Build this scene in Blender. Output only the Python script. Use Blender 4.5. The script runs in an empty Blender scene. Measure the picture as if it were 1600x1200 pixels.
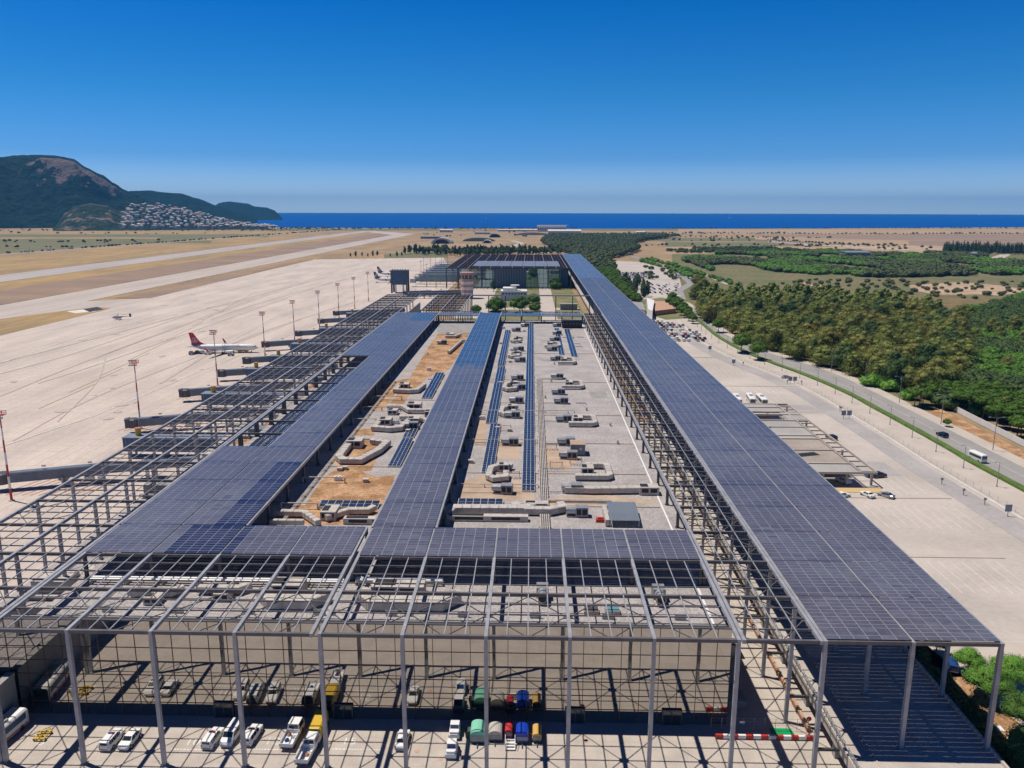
import bpy, math, random
from mathutils import Vector, Matrix, noise
random.seed(7)
D = bpy.data; SC = bpy.context.scene; COL = SC.collection
R = math.radians
# ------------------------------------------------------------------ camera
CAM = Vector((0.0, 0.0, 81.0))
YAW, PITCH, ROLL, FPX = -0.0242357, 0.2162654, 0.0017379, 1238.37
_f = Vector((math.sin(YAW)*math.cos(PITCH), math.cos(YAW)*math.cos(PITCH), -math.sin(PITCH)))
_r = Vector((math.cos(YAW), -math.sin(YAW), 0.0)); _u = _r.cross(_f)
_r2 = _r*math.cos(ROLL)+_u*math.sin(ROLL); _u2 = -_r*math.sin(ROLL)+_u*math.cos(ROLL)
cam = D.cameras.new("camera"); co = D.objects.new("camera", cam); COL.objects.link(co); SC.camera = co
mw = Matrix(((_r2.x, _u2.x, -_f.x, CAM.x), (_r2.y, _u2.y, -_f.y, CAM.y), (_r2.z, _u2.z, -_f.z, CAM.z), (0, 0, 0, 1)))
co.matrix_world = mw
cam.sensor_width = 36.0; cam.lens = 36.0*FPX/1600.0; cam.clip_start = 0.5; cam.clip_end = 60000
def at(px, py, z=0.0):          # where the line of sight through a photo pixel meets the level z
    d = _r2*((px-800)/FPX)+_u2*((600-py)/FPX)+_f
    t = (z-CAM.z)/d.z
    return (d.x*t, d.y*t)
def topx(x, y, z):
    v = Vector((x, y, z))-CAM; k = v.dot(_f)
    return 800+FPX*v.dot(_r2)/k, 600-FPX*v.dot(_u2)/k
# ------------------------------------------------------------------ world, sun, exposure
SUN = Vector((-0.40, 0.17, 1.0)).normalized()      # towards the sun
w = D.worlds.new("World"); SC.world = w; w.use_nodes = True
nt = w.node_tree; bg = nt.nodes["Background"]
sky = nt.nodes.new("ShaderNodeTexSky"); sky.sky_type = 'NISHITA'; sky.sun_disc = False
sky.sun_elevation = math.asin(SUN.z); sky.sun_rotation = math.atan2(SUN.x, SUN.y)
sky.altitude = 0; sky.air_density = 1.0; sky.dust_density = 0.0; sky.ozone_density = 3.0
hs = nt.nodes.new("ShaderNodeHueSaturation"); hs.inputs["Saturation"].default_value = 1.25
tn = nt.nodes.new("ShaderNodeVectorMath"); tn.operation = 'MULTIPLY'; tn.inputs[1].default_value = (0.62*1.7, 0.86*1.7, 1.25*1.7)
nt.links.new(sky.outputs[0], hs.inputs["Color"]); nt.links.new(hs.outputs[0], tn.inputs[0])
# deeper blue overhead, paler towards the horizon
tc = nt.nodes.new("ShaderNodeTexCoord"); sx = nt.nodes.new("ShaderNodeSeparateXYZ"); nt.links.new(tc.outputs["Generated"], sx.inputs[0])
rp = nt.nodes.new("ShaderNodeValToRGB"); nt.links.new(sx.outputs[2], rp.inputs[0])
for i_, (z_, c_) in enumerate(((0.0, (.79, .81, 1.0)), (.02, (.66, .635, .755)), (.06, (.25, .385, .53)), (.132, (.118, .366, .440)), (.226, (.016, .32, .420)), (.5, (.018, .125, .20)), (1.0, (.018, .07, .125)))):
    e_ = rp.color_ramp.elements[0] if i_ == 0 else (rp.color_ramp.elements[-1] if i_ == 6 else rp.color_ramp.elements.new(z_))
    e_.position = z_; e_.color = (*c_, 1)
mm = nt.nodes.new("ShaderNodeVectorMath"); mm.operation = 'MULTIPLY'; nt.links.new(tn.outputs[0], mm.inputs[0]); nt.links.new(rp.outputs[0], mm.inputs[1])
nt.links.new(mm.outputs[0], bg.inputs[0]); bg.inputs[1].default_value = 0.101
sl = D.lights.new("sun", 'SUN'); sl.energy = 4.55; sl.angle = R(0.53); sl.color = (1.0, 0.93, 0.83)
so = D.objects.new("sun", sl); COL.objects.link(so)
so.rotation_euler = (-SUN).to_track_quat('-Z', 'Y').to_euler()
SC.view_settings.view_transform = 'Standard'; SC.view_settings.look = 'None'
SC.view_settings.exposure = 0.0; SC.view_settings.gamma = 1.0
SC.cycles.caustics_reflective = False; SC.cycles.caustics_refractive = False
SC.cycles.max_bounces = 8; SC.cycles.glossy_bounces = 4; SC.cycles.transparent_max_bounces = 16
# ------------------------------------------------------------------ helpers
def tag(o, label=None, cat=None, group=None, kind=None):
    if label: o['label'] = label
    if cat: o['category'] = cat
    if group: o['group'] = group
    if kind: o['kind'] = kind
    return o
def thing(name, label, cat, loc=(0, 0, 0), rz=0.0, group=None):
    o = D.objects.new(name, None); COL.objects.link(o); o.location = loc; o.rotation_euler = (0, 0, rz)
    o.empty_display_size = 0.5
    return tag(o, label, cat, group)
def dup(root, loc=None, rz=None, label=None, group=None, scale=None, parent=None, cat=None):
    c = root.copy(); COL.objects.link(c)
    if parent is not None: c.parent = parent
    if loc is not None: c.location = loc
    if rz is not None: c.rotation_euler = (0, 0, rz)
    if scale is not None: c.scale = scale if hasattr(scale, '__len__') else (scale,)*3
    if label: c['label'] = label
    if group: c['group'] = group
    for ch in root.children: dup(ch, parent=c)
    return c
class MB:
    def __init__(s): s.v = []; s.f = []; s.m = []
    def add(s, vs, fs, m=0):
        b = len(s.v); s.v.extend(vs)
        for f in fs: s.f.append(tuple(b+i for i in f)); s.m.append(m)
    def box(s, x0, y0, z0, x1, y1, z1, m=0):
        if x0 > x1: x0, x1 = x1, x0
        if y0 > y1: y0, y1 = y1, y0
        if z0 > z1: z0, z1 = z1, z0
        s.add([(x0,y0,z0),(x1,y0,z0),(x1,y1,z0),(x0,y1,z0),(x0,y0,z1),(x1,y0,z1),(x1,y1,z1),(x0,y1,z1)],
              [(0,3,2,1),(4,5,6,7),(0,1,5,4),(1,2,6,5),(2,3,7,6),(3,0,4,7)], m)
    def cbox(s, cx, cy, z0, lx, ly, h, rz=0.0, m=0):
        c, n = math.cos(rz), math.sin(rz)
        P = [(cx+dx*lx/2*c-dy*ly/2*n, cy+dx*lx/2*n+dy*ly/2*c) for dx, dy in ((-1,-1),(1,-1),(1,1),(-1,1))]
        s.prism(P, z0, z0+h, m)
    def prism(s, P, z0, z1, m=0):
        n = len(P)
        a = sum(P[i][0]*P[(i+1) % n][1]-P[(i+1) % n][0]*P[i][1] for i in range(n))
        if a < 0: P = P[::-1]
        s.add([(p[0], p[1], z0) for p in P]+[(p[0], p[1], z1) for p in P],
              [tuple(range(n-1, -1, -1)), tuple(range(n, 2*n))]+[(i, (i+1) % n, n+(i+1) % n, n+i) for i in range(n)], m)
    def quad(s, a, b, c, d, m=0): s.add([a, b, c, d], [(0, 1, 2, 3)], m)
    def beam(s, p, q, wd, h=None, m=0):
        h = h or wd; p = Vector(p); q = Vector(q); d = (q-p)
        if d.length < 1e-6: return
        d.normalize(); up = Vector((0, 0, 1))
        if abs(d.z) > 0.98: up = Vector((0, 1, 0))
        sd = d.cross(up).normalized(); u2 = sd.cross(d)
        vs = []
        for e in (p, q):
            for a, b in ((-1,-1),(1,-1),(1,1),(-1,1)): vs.append(tuple(e+sd*(a*wd/2)+u2*(b*h/2)))
        s.add(vs, [(3,2,1,0),(4,5,6,7),(0,1,5,4),(1,2,6,5),(2,3,7,6),(3,0,4,7)], m)
    def cyl(s, p, q, r0, r1=None, n=8, m=0, cap=True):
        r1 = r0 if r1 is None else r1; p = Vector(p); q = Vector(q); d = (q-p).normalized()
        up = Vector((0, 0, 1)) if abs(d.z) < 0.98 else Vector((1, 0, 0))
        a = d.cross(up).normalized(); b = d.cross(a)
        vs = []
        for e, r in ((p, r0), (q, r1)):
            for k in range(n):
                t = 2*math.pi*k/n; vs.append(tuple(e+a*(r*math.cos(t))+b*(r*math.sin(t))))
        fs = [(k, n+k, n+(k+1) % n, (k+1) % n) for k in range(n)]
        if cap: fs += [tuple(range(n)), tuple(range(2*n-1, n-1, -1))]
        s.add(vs, fs, m)
    def loft(s, rings, m=0, cap=True, closed=True):
        n = len(rings[0]); vs = [v for r_ in rings for v in r_]; fs = []
        for i in range(len(rings)-1):
            for k in range(n if closed else n-1):
                k2 = (k+1) % n; fs.append((i*n+k, i*n+k2, (i+1)*n+k2, (i+1)*n+k))
        if cap: fs += [tuple(range(n-1, -1, -1)), tuple((len(rings)-1)*n+k for k in range(n))]
        s.add(vs, fs, m)
    def build(s, name, mats, parent=None, off=None, smooth=False, label=None, cat=None, group=None, kind=None):
        if not isinstance(mats, (list, tuple)): mats = [mats]
        if off is None:
            off = Vector((0, 0, 0)); q = parent
            while q is not None: off += q.location; q = q.parent
            off = tuple(off)
        me = D.meshes.new(name)
        vs = s.v if off == (0, 0, 0) else [(a-off[0], b-off[1], c-off[2]) for a, b, c in s.v]
        me.from_pydata(vs, [], s.f)
        for m in mats: me.materials.append(m)
        if len(mats) > 1: me.polygons.foreach_set("material_index", s.m)
        if smooth: me.polygons.foreach_set("use_smooth", [True]*len(s.f))
        me.update()
        o = D.objects.new(name, me); COL.objects.link(o)
        if parent is not None: o.parent = parent
        elif off != (0, 0, 0): o.location = off
        return tag(o, label, cat, group, kind)
def single(mb, name, mats, label, cat, group=None, smooth=False):   # a thing that is one mesh, origin at its base
    xs = [v[0] for v in mb.v]; ys = [v[1] for v in mb.v]; z = min(v[2] for v in mb.v)
    return mb.build(name, mats, off=((min(xs)+max(xs))/2, (min(ys)+max(ys))/2, z), label=label, cat=cat, group=group, smooth=smooth)
# ------------------------------------------------------------------ materials
def mat(name, c, rough=0.6, metal=0.0, var=0.0, vs=1.0, c2=None, fine=0.0, fs=8.0, bump=0.0, bs=10.0, spec=0.5, stretch=None, thr=(0.35, 0.65)):
    m = D.materials.new(name); m.use_nodes = True; n = m.node_tree.nodes; L = m.node_tree.links
    b = n["Principled BSDF"]; b.inputs["Roughness"].default_value = rough; b.inputs["Metallic"].default_value = metal
    b.inputs["Specular IOR Level"].default_value = spec
    b.inputs["Base Color"].default_value = (*c, 1)
    if var or c2 or fine or bump:
        geo = n.new("ShaderNodeNewGeometry"); src = geo.outputs["Position"]
        if stretch:
            mp = n.new("ShaderNodeMapping"); mp.inputs["Scale"].default_value = stretch
            L.new(src, mp.inputs[0]); src = mp.outputs[0]
        col = None
        if var or c2:
            t = n.new("ShaderNodeTexNoise"); t.inputs["Scale"].default_value = vs; t.inputs["Detail"].default_value = 6; t.inputs["Roughness"].default_value = 0.62
            L.new(src, t.inputs["Vector"])
            r = n.new("ShaderNodeValToRGB"); r.color_ramp.elements[0].position = thr[0]; r.color_ramp.elements[1].position = thr[1]
            a = c2 if c2 else tuple(x*(1-var) for x in c); bb = c if c2 else tuple(min(1, x*(1+var)) for x in c)
            r.color_ramp.elements[0].color = (*a, 1); r.color_ramp.elements[1].color = (*bb, 1)
            L.new(t.outputs[0], r.inputs[0]); col = r.outputs[0]
        if fine:
            t2 = n.new("ShaderNodeTexNoise"); t2.inputs["Scale"].default_value = fs; t2.inputs["Detail"].default_value = 3
            L.new(src, t2.inputs["Vector"])
            mr = n.new("ShaderNodeMapRange"); mr.inputs[1].default_value = 0.3; mr.inputs[2].default_value = 0.7
            mr.inputs[3].default_value = 1-fine; mr.inputs[4].default_value = 1+fine; L.new(t2.outputs[0], mr.inputs[0])
            vm = n.new("ShaderNodeVectorMath"); vm.operation = 'SCALE'
            if col: L.new(col, vm.inputs[0])
            else: vm.inputs[0].default_value = c
            L.new(mr.outputs[0], vm.inputs["Scale"]); col = vm.outputs[0]
        if col: L.new(col, b.inputs["Base Color"])
        if bump:
            t3 = n.new("ShaderNodeTexNoise"); t3.inputs["Scale"].default_value = bs; t3.inputs["Detail"].default_value = 4
            L.new(src, t3.inputs["Vector"])
            bp = n.new("ShaderNodeBump"); bp.inputs["Strength"].default_value = bump; bp.inputs["Distance"].default_value = 0.3
            L.new(t3.outputs[0], bp.inputs["Height"]); L.new(bp.outputs[0], b.inputs["Normal"])
    return m
def add_grid(m, sx, sy, wd, dark, off=(0, 0)):       # joints of concrete slabs: thin lines of the other colour every sx, sy metres
    n = m.node_tree.nodes; L = m.node_tree.links; b = n["Principled BSDF"]
    geo = n.new("ShaderNodeNewGeometry"); sp = n.new("ShaderNodeSeparateXYZ"); L.new(geo.outputs["Position"], sp.inputs[0])
    outs = []
    for k, (s_, o_) in enumerate(((sx, off[0]), (sy, off[1]))):
        a = n.new("ShaderNodeMath"); a.operation = 'ADD'; a.inputs[1].default_value = o_+s_*4000; L.new(sp.outputs[k], a.inputs[0])
        d = n.new("ShaderNodeMath"); d.operation = 'MODULO'; d.inputs[1].default_value = s_; L.new(a.outputs[0], d.inputs[0])
        l = n.new("ShaderNodeMath"); l.operation = 'LESS_THAN'; l.inputs[1].default_value = wd; L.new(d.outputs[0], l.inputs[0]); outs.append(l.outputs[0])
    mx = n.new("ShaderNodeMath"); mx.operation = 'MAXIMUM'; L.new(outs[0], mx.inputs[0]); L.new(outs[1], mx.inputs[1])
    mix = n.new("ShaderNodeMix"); mix.data_type = 'RGBA'
    old = b.inputs["Base Color"].links[0].from_socket if b.inputs["Base Color"].links else None
    if old: L.new(old, mix.inputs["A"])
    else: mix.inputs["A"].default_value = b.inputs["Base Color"].default_value
    mix.inputs["B"].default_value = (*dark, 1)
    L.new(mx.outputs[0], mix.inputs["Factor"]); L.new(mix.outputs["Result"], b.inputs["Base Color"])
    return m
M = {}
M['steel'] = mat('painted_steel', (0.34, 0.345, 0.37), 0.45, 0.1, var=0.15, vs=0.6)
M['steel_mid'] = mat('dull_steel', (0.115, 0.108, 0.115), 0.55, 0.0, var=0.2, vs=0.6)
M['steel_dk'] = mat('weathered_steel', (0.085, 0.085, 0.095), 0.5, 0.2, var=0.2, vs=0.8)
M['alu'] = mat('aluminium', (0.55, 0.56, 0.58), 0.35, 0.7)
M['galv'] = mat('galvanised', (0.42, 0.43, 0.44), 0.4, 0.5, var=0.2, vs=2)
M['pv'] = mat('dusty_solar_panel', (0.128, 0.122, 0.148), 0.22, 0, c2=(0.090, 0.088, 0.112), vs=0.10, fine=0.12, fs=0.9, spec=1.0)
M['pv2'] = mat('dusty_solar_panel_paler', (0.142, 0.144, 0.172), 0.26, 0, c2=(0.10, 0.102, 0.132), vs=0.12, fine=0.12, fs=0.9, spec=1.0)
M['pv3'] = mat('clean_solar_panel', (0.045, 0.050, 0.090), 0.12, 0, c2=(0.020, 0.026, 0.065), vs=0.2, fine=0.2, fs=1.2)
M['pv_blue'] = mat('blue_solar_panel', (0.045, 0.10, 0.21), 0.22, 0, c2=(0.03, 0.075, 0.17), vs=0.1, fine=0.15, fs=1.0)
M['frame'] = mat('panel_frame', (0.37, 0.38, 0.42), 0.4, 0.1)
M['concrete'] = mat('apron_concrete', (0.62, 0.525, 0.45), 0.85, c2=(0.47, 0.40, 0.35), vs=0.03, fine=0.09, fs=0.7, stretch=(2.2, 0.5, 1))
M['concrete'] = add_grid(M['concrete'], 5.0, 7.5, 0.16, (0.36, 0.31, 0.28))
M['taxiway'] = mat('taxiway_concrete', (0.52, 0.45, 0.39), 0.85, c2=(0.42, 0.36, 0.32), vs=0.02, fine=0.06, fs=0.4, stretch=(2.5, 0.3, 1))
M['runway'] = mat('runway_concrete', (0.46, 0.41, 0.38), 0.85, c2=(0.36, 0.32, 0.30), vs=0.02, fine=0.06, fs=0.4, stretch=(3, 0.25, 1))
M['yard'] = mat('yard_concrete', (0.52, 0.46, 0.405), 0.85, c2=(0.43, 0.38, 0.335), vs=0.25, fine=0.05, fs=3)
M['yard'] = add_grid(M['yard'], 6.0, 6.4, 0.05, (0.40, 0.31, 0.24))
M['parking'] = mat('parking_concrete', (0.55, 0.49, 0.44), 0.85, c2=(0.43, 0.385, 0.345), vs=0.035, fine=0.06, fs=0.8)
M['lane'] = mat('lane_asphalt', (0.42, 0.39, 0.38), 0.9, c2=(0.34, 0.32, 0.31), vs=0.05, fine=0.06, fs=0.8)
M['road'] = mat('road_asphalt', (0.33, 0.315, 0.30), 0.9, c2=(0.27, 0.26, 0.25), vs=0.04, fine=0.06, fs=0.8)
M['pave'] = mat('pavement', (0.50, 0.44, 0.38), 0.85, var=0.08, vs=0.1)
M['drygrass'] = mat('dry_grass', (0.40, 0.265, 0.13), 0.95, c2=(0.26, 0.19, 0.11), vs=0.010, fine=0.18, fs=0.12, stretch=(1.6, 0.6, 1))
M['goldgrass'] = mat('golden_grass', (0.44, 0.28, 0.115), 0.95, c2=(0.27, 0.20, 0.10), vs=0.014, fine=0.15, fs=0.1, stretch=(2.0, 0.35, 1))
M['brownfield'] = mat('brown_field', (0.33, 0.225, 0.15), 0.95, c2=(0.24, 0.17, 0.12), vs=0.008, fine=0.12, fs=0.08, stretch=(0.5, 1.5, 1))
M['tanfield'] = mat('stubble_field', (0.47, 0.32, 0.18), 0.95, c2=(0.33, 0.235, 0.14), vs=0.006, fine=0.12, fs=0.05, stretch=(0.5, 1.8, 1))
M['greenfield'] = mat('green_field', (0.13, 0.155, 0.065), 0.95, c2=(0.19, 0.16, 0.08), vs=0.008, fine=0.2, fs=0.08)
M['meadow'] = mat('scrub_meadow', (0.12, 0.14, 0.05), 0.95, c2=(0.20, 0.16, 0.075), vs=0.02, fine=0.25, fs=0.2)
M['lawn'] = mat('lawn', (0.11, 0.145, 0.05), 0.95, c2=(0.24, 0.20, 0.10), vs=0.06, fine=0.2, fs=1)
M['soil'] = mat('bare_soil', (0.48, 0.29, 0.16), 0.95, c2=(0.30, 0.165, 0.075), vs=0.16, thr=(.42, .58), fine=0.3, fs=1.5, bump=0.4, bs=1.2)
M['paleearth'] = mat('pale_earth', (0.52, 0.38, 0.27), 0.95, c2=(0.36, 0.25, 0.15), vs=0.03, fine=0.15, fs=0.3)
M['gravel'] = mat('roof_gravel', (0.44, 0.405, 0.395), 0.95, c2=(0.34, 0.315, 0.305), vs=0.12, fine=0.3, fs=3.0, bump=0.6, bs=5)
M['membrane'] = mat('roof_membrane', (0.50, 0.38, 0.28), 0.9, c2=(0.38, 0.28, 0.20), vs=0.2, fine=0.08, fs=2)
M['white'] = mat('white_paint', (0.78, 0.78, 0.77), 0.5)
M['line'] = mat('road_paint', (0.68, 0.66, 0.62), 0.7, var=0.15, vs=0.3)
M['yline'] = mat('worn_yellow_paint', (0.58, 0.42, 0.20), 0.7)
M['redline'] = mat('worn_red_paint', (0.50, 0.18, 0.14), 0.7)
M['duct'] = mat('roof_duct', (0.58, 0.53, 0.48), 0.6, 0.0, c2=(0.42, 0.38, 0.34), vs=0.9)
M['grey'] = mat('grey_metal', (0.30, 0.31, 0.33), 0.5, 0.3, var=0.15, vs=1.5)
M['bridge'] = mat('boarding_bridge_cladding', (0.13, 0.155, 0.205), 0.5, 0.1, var=0.15, vs=0.4)
M['bluegrey'] = mat('blue_grey_cladding', (0.22, 0.25, 0.31), 0.5, 0.1, var=0.15, vs=0.4)
M['bluesteel'] = mat('blue_cladding', (0.05, 0.10, 0.17), 0.5, 0.1, var=0.15, vs=0.4)
M['dark'] = mat('dark_opening', (0.015, 0.017, 0.02), 0.6)
M['black'] = mat('rubber', (0.02, 0.02, 0.02), 0.8)
M['darkglass'] = mat('dark_glass', (0.02, 0.03, 0.04), 0.08, 0, spec=0.8)
M['wallgrey'] = mat('rendered_wall', (0.34, 0.33, 0.31), 0.8, c2=(0.26, 0.25, 0.24), vs=0.3)
M['whitewall'] = mat('white_render', (0.70, 0.69, 0.67), 0.8, var=0.06, vs=0.2)
M['red'] = mat('red_paint', (0.50, 0.03, 0.02), 0.5)
M['yellow'] = mat('yellow_paint', (0.62, 0.40, 0.03), 0.5)
M['green'] = mat('green_paint', (0.0, 0.30, 0.10), 0.5)
M['mint'] = mat('mint_paint', (0.22, 0.58, 0.42), 0.45)
M['blue'] = mat('blue_paint', (0.01, 0.05, 0.45), 0.35)
M['beige'] = mat('beige_paint', (0.48, 0.45, 0.40), 0.5)
M['rust'] = mat('rusty_paint', (0.42, 0.20, 0.11), 0.8, c2=(0.55, 0.38, 0.27), vs=0.7)
M['carglass'] = mat('car_glass', (0.02, 0.03, 0.04), 0.05, 0, spec=0.9)
M['mullion'] = mat('mullion', (0.10, 0.05, 0.04), 0.5, 0.2)
def glassmat(name, tint, refl, rough, wave):
    m = D.materials.new(name); m.use_nodes = True; n = m.node_tree.nodes; L = m.node_tree.links
    n.remove(n["Principled BSDF"]); out = n["Material Output"]
    g = n.new("ShaderNodeBsdfGlossy"); g.inputs[0].default_value = (*refl, 1); g.inputs["Roughness"].default_value = rough
    d = n.new("ShaderNodeBsdfDiffuse"); d.inputs[0].default_value = (*tint, 1)
    a = n.new("ShaderNodeAddShader"); L.new(g.outputs[0], a.inputs[0]); L.new(d.outputs[0], a.inputs[1]); L.new(a.outputs[0], out.inputs[0])
    geo = n.new("ShaderNodeNewGeometry"); t = n.new("ShaderNodeTexNoise"); t.inputs["Scale"].default_value = 0.35; t.inputs["Detail"].default_value = 1
    L.new(geo.outputs["Position"], t.inputs["Vector"])
    bp = n.new("ShaderNodeBump"); bp.inputs["Strength"].default_value = wave; bp.inputs["Distance"].default_value = 0.02
    L.new(t.outputs[0], bp.inputs["Height"]); L.new(bp.outputs[0], g.inputs["Normal"])
    return m
M['facade_glass'] = glassmat('mirrored_facade_glass', (0.004, 0.008, 0.010), (0.46, 0.44, 0.415), 0.0, 0.4)
M['far_glass'] = glassmat('blue_facade_glass', (0.010, 0.035, 0.055), (0.22, 0.32, 0.36), 0.02, 0.3)
M['fin_glass'] = mat('pale_glass_fin', (0.22, 0.30, 0.28), 0.2, 0)
def leafmat(name, c, c2, c3=None):
    m = D.materials.new(name); m.use_nodes = True; n = m.node_tree.nodes; L = m.node_tree.links; b = n["Principled BSDF"]
    b.inputs["Roughness"].default_value = 0.7; b.inputs["Specular IOR Level"].default_value = 0.15
    oi = n.new("ShaderNodeObjectInfo"); tc = n.new("ShaderNodeTexCoord"); t = n.new("ShaderNodeTexNoise"); t.inputs["Scale"].default_value = 0.45; t.inputs["Detail"].default_value = 3
    L.new(tc.outputs["Object"], t.inputs["Vector"])
    r = n.new("ShaderNodeValToRGB"); r.color_ramp.elements[0].position = 0.38; r.color_ramp.elements[1].position = 0.62
    r.color_ramp.elements[0].color = (*c, 1); r.color_ramp.elements[1].color = (*c2, 1); L.new(t.outputs[0], r.inputs[0])
    if c3:
        mx = n.new("ShaderNodeMix"); mx.data_type = 'RGBA'; L.new(r.outputs[0], mx.inputs["A"]); mx.inputs["B"].default_value = (*c3, 1)
        mr = n.new("ShaderNodeMapRange"); mr.inputs[1].default_value = 0.45; mr.inputs[2].default_value = 1.0; mr.inputs[4].default_value = 0.85
        L.new(oi.outputs["Random"], mr.inputs[0]); L.new(mr.outputs[0], mx.inputs["Factor"]); col = mx.outputs["Result"]
    else: col = r.outputs[0]
    L.new(col, b.inputs["Base Color"]); return m
M['leaf_euc'] = leafmat('eucalyptus_leaves', (0.12, 0.145, 0.034), (0.20, 0.235, 0.055), (0.24, 0.215, 0.055))
M['leaf_dark'] = leafmat('dark_leaves', (0.04, 0.075, 0.025), (0.08, 0.125, 0.035), (0.09, 0.12, 0.03))
M['leaf_pine'] = leafmat('pine_needles', (0.05, 0.11, 0.015), (0.10, 0.18, 0.025))
M['leaf_bright'] = leafmat('bright_leaves', (0.075, 0.19, 0.026), (0.16, 0.31, 0.045), (0.05, 0.10, 0.02))
M['leaf_far'] = leafmat('distant_leaves', (0.035, 0.075, 0.035), (0.075, 0.115, 0.050), (0.10, 0.11, 0.04))
M['bark'] = mat('bark', (0.13, 0.10, 0.075), 0.9, var=0.2, vs=2)
M['tyre'] = mat('tyre_marked_concrete', (0.52, 0.44, 0.385), 0.85, c2=(0.44, 0.375, 0.33), vs=0.1)
# ================================================================== ground, water, hills
def sheet(name, P, z, m):
    mb = MB(); n = len(P)
    a = sum(P[i][0]*P[(i+1) % n][1]-P[(i+1) % n][0]*P[i][1] for i in range(n))
    if a < 0: P = P[::-1]
    mb.add([(p[0], p[1], z) for p in P], [tuple(range(n))])
    return mb.build(name, m, kind='structure')
def psheet(name, pts, z, m): return sheet(name, [at(x, y, 0) for x, y in pts], z, m)
def ribbon_pts(pts, wl, wr):
    L_, R_ = [], []
    for i, p in enumerate(pts):
        a = Vector(pts[max(0, i-1)]); b = Vector(pts[min(len(pts)-1, i+1)]); d = (b-a).normalized(); nn = Vector((-d.y, d.x))
        L_.append(tuple(Vector(p)+nn*wl)); R_.append(tuple(Vector(p)-nn*wr))
    return L_, R_
def ribbon(name, pts, wd, z, m, kind='structure', h=None, wl=None):
    wl = wd/2 if wl is None else wl; L_, R_ = ribbon_pts(pts, wl, wd-wl); mb = MB()
    for i in range(len(pts)-1):
        if h is None: mb.quad((*R_[i], z), (*R_[i+1], z), (*L_[i+1], z), (*L_[i], z))
        else: mb.prism([R_[i], R_[i+1], L_[i+1], L_[i]], z, z+h)
    return mb.build(name, m, kind=kind) if kind else mb
def smooth_line(pts, k=6):
    out = []
    for i in range(len(pts)-1):
        p0 = Vector(pts[max(0, i-1)]); p1 = Vector(pts[i]); p2 = Vector(pts[i+1]); p3 = Vector(pts[min(len(pts)-1, i+2)])
        for j in range(k):
            t = j/k; out.append(tuple(0.5*((2*p1)+(p2-p0)*t+(2*p0-5*p1+4*p2-p3)*t*t+(3*p1-p0-3*p2+p3)*t**3)))
    out.append(tuple(pts[-1])); return out
# sea: a disc out to the visible horizon
sea_m = D.materials.new('sea_water'); sea_m.use_nodes = True
_b = sea_m.node_tree.nodes["Principled BSDF"]; _b.inputs["Base Color"].default_value = (0.002, 0.040, 0.16, 1); _b.inputs["Roughness"].default_value = 0.6; _b.inputs["Specular IOR Level"].default_value = 0.04
_g = sea_m.node_tree.nodes.new("ShaderNodeNewGeometry"); _t = sea_m.node_tree.nodes.new("ShaderNodeTexNoise"); _t.inputs["Scale"].default_value = 0.004; _t.inputs["Detail"].default_value = 5
_mp = sea_m.node_tree.nodes.new("ShaderNodeMapping"); _mp.inputs["Scale"].default_value = (0.3, 1, 1)
_rr = sea_m.node_tree.nodes.new("ShaderNodeValToRGB"); _rr.color_ramp.elements[0].color = (0.0004, 0.062, 0.29, 1); _rr.color_ramp.elements[1].color = (0.0006, 0.085, 0.36, 1)
sea_m.node_tree.links.new(_g.outputs["Position"], _mp.inputs[0]); sea_m.node_tree.links.new(_mp.outputs[0], _t.inputs["Vector"]); sea_m.node_tree.links.new(_t.outputs[0], _rr.inputs[0]); sea_m.node_tree.links.new(_rr.outputs[0], _b.inputs["Base Color"])
sheet('sea', [(21000*math.cos(a), 21000*math.sin(a)) for a in [math.pi*(-0.1+1.2*k/96) for k in range(97)]], -1.0, sea_m)
# land: one sheet that ends on the coast
coast = [(-9000, 5200), (-6000, 4300), (-3600, 4400), (-2300, 4250), (-1500, 3900), (-1130, 3690), (-600, 3610), (0, 3590), (600, 3630), (1078, 3715), (1700, 3880), (2482, 4138), (4200, 4600), (9000, 6200)]
cc = smooth_line(coast, 8)
cc = [(x, y+18*noise.noise(Vector((x*0.004, 3, 0)))+10*noise.noise(Vector((x*0.02, 7, 0)))) for x, y in cc]
sheet('ground', [(-9000, -600), (9000, -600)]+cc[::-1], 0.0, M['drygrass'])
# strips along the shore and the wide fields
def xband(name, px0, px1, y0, y1, z, m, n=26, amp=0.8):
    up = []; lo = []
    for k in range(n+1):
        x = px0+(px1-px0)*k/n
        ya = y0(x) if callable(y0) else y0; yb = y1(x) if callable(y1) else y1
        up.append(at(x, ya+amp*0.4*noise.noise(Vector((x*0.02, z*50, 1))))); lo.append(at(x, yb+amp*noise.noise(Vector((x*0.03, z*70, 5)))))
    return sheet(name, up+lo[::-1], z, m)
xband('shore_scrub', 380, 1300, 357.2, 360.2, 0.05, M['greenfield'])
xband('beach', 720, 860, 357.6, 358.8, 0.3, M['tanfield'])
xband('field', 1060, 2100, 358.0, 365.5, 0.06, M['tanfield'])
xband('field', 1180, 2100, 366.5, 384, 0.08, M['brownfield'])
xband('field', 1040, 2100, 386, 396.5, 0.10, M['tanfield'])
xband('field', 960, 1200, 372, 377, 0.12, M['greenfield'])
xband('meadow', 1050, 2100, 397, 440, 0.14, M['meadow'])
xband('meadow', 1060, 2300, 438, 640, 0.16, M['meadow'], amp=4)
xband('field', 1480, 2100, 384.5, 394.5, 0.2, M['goldgrass'])
psheet('bare_ground', [(1420, 446), (1500, 441), (1560, 446), (1600, 452), (1640, 460), (1590, 464), (1530, 460), (1470, 461), (1425, 454)], 0.18, M['paleearth'])
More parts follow.
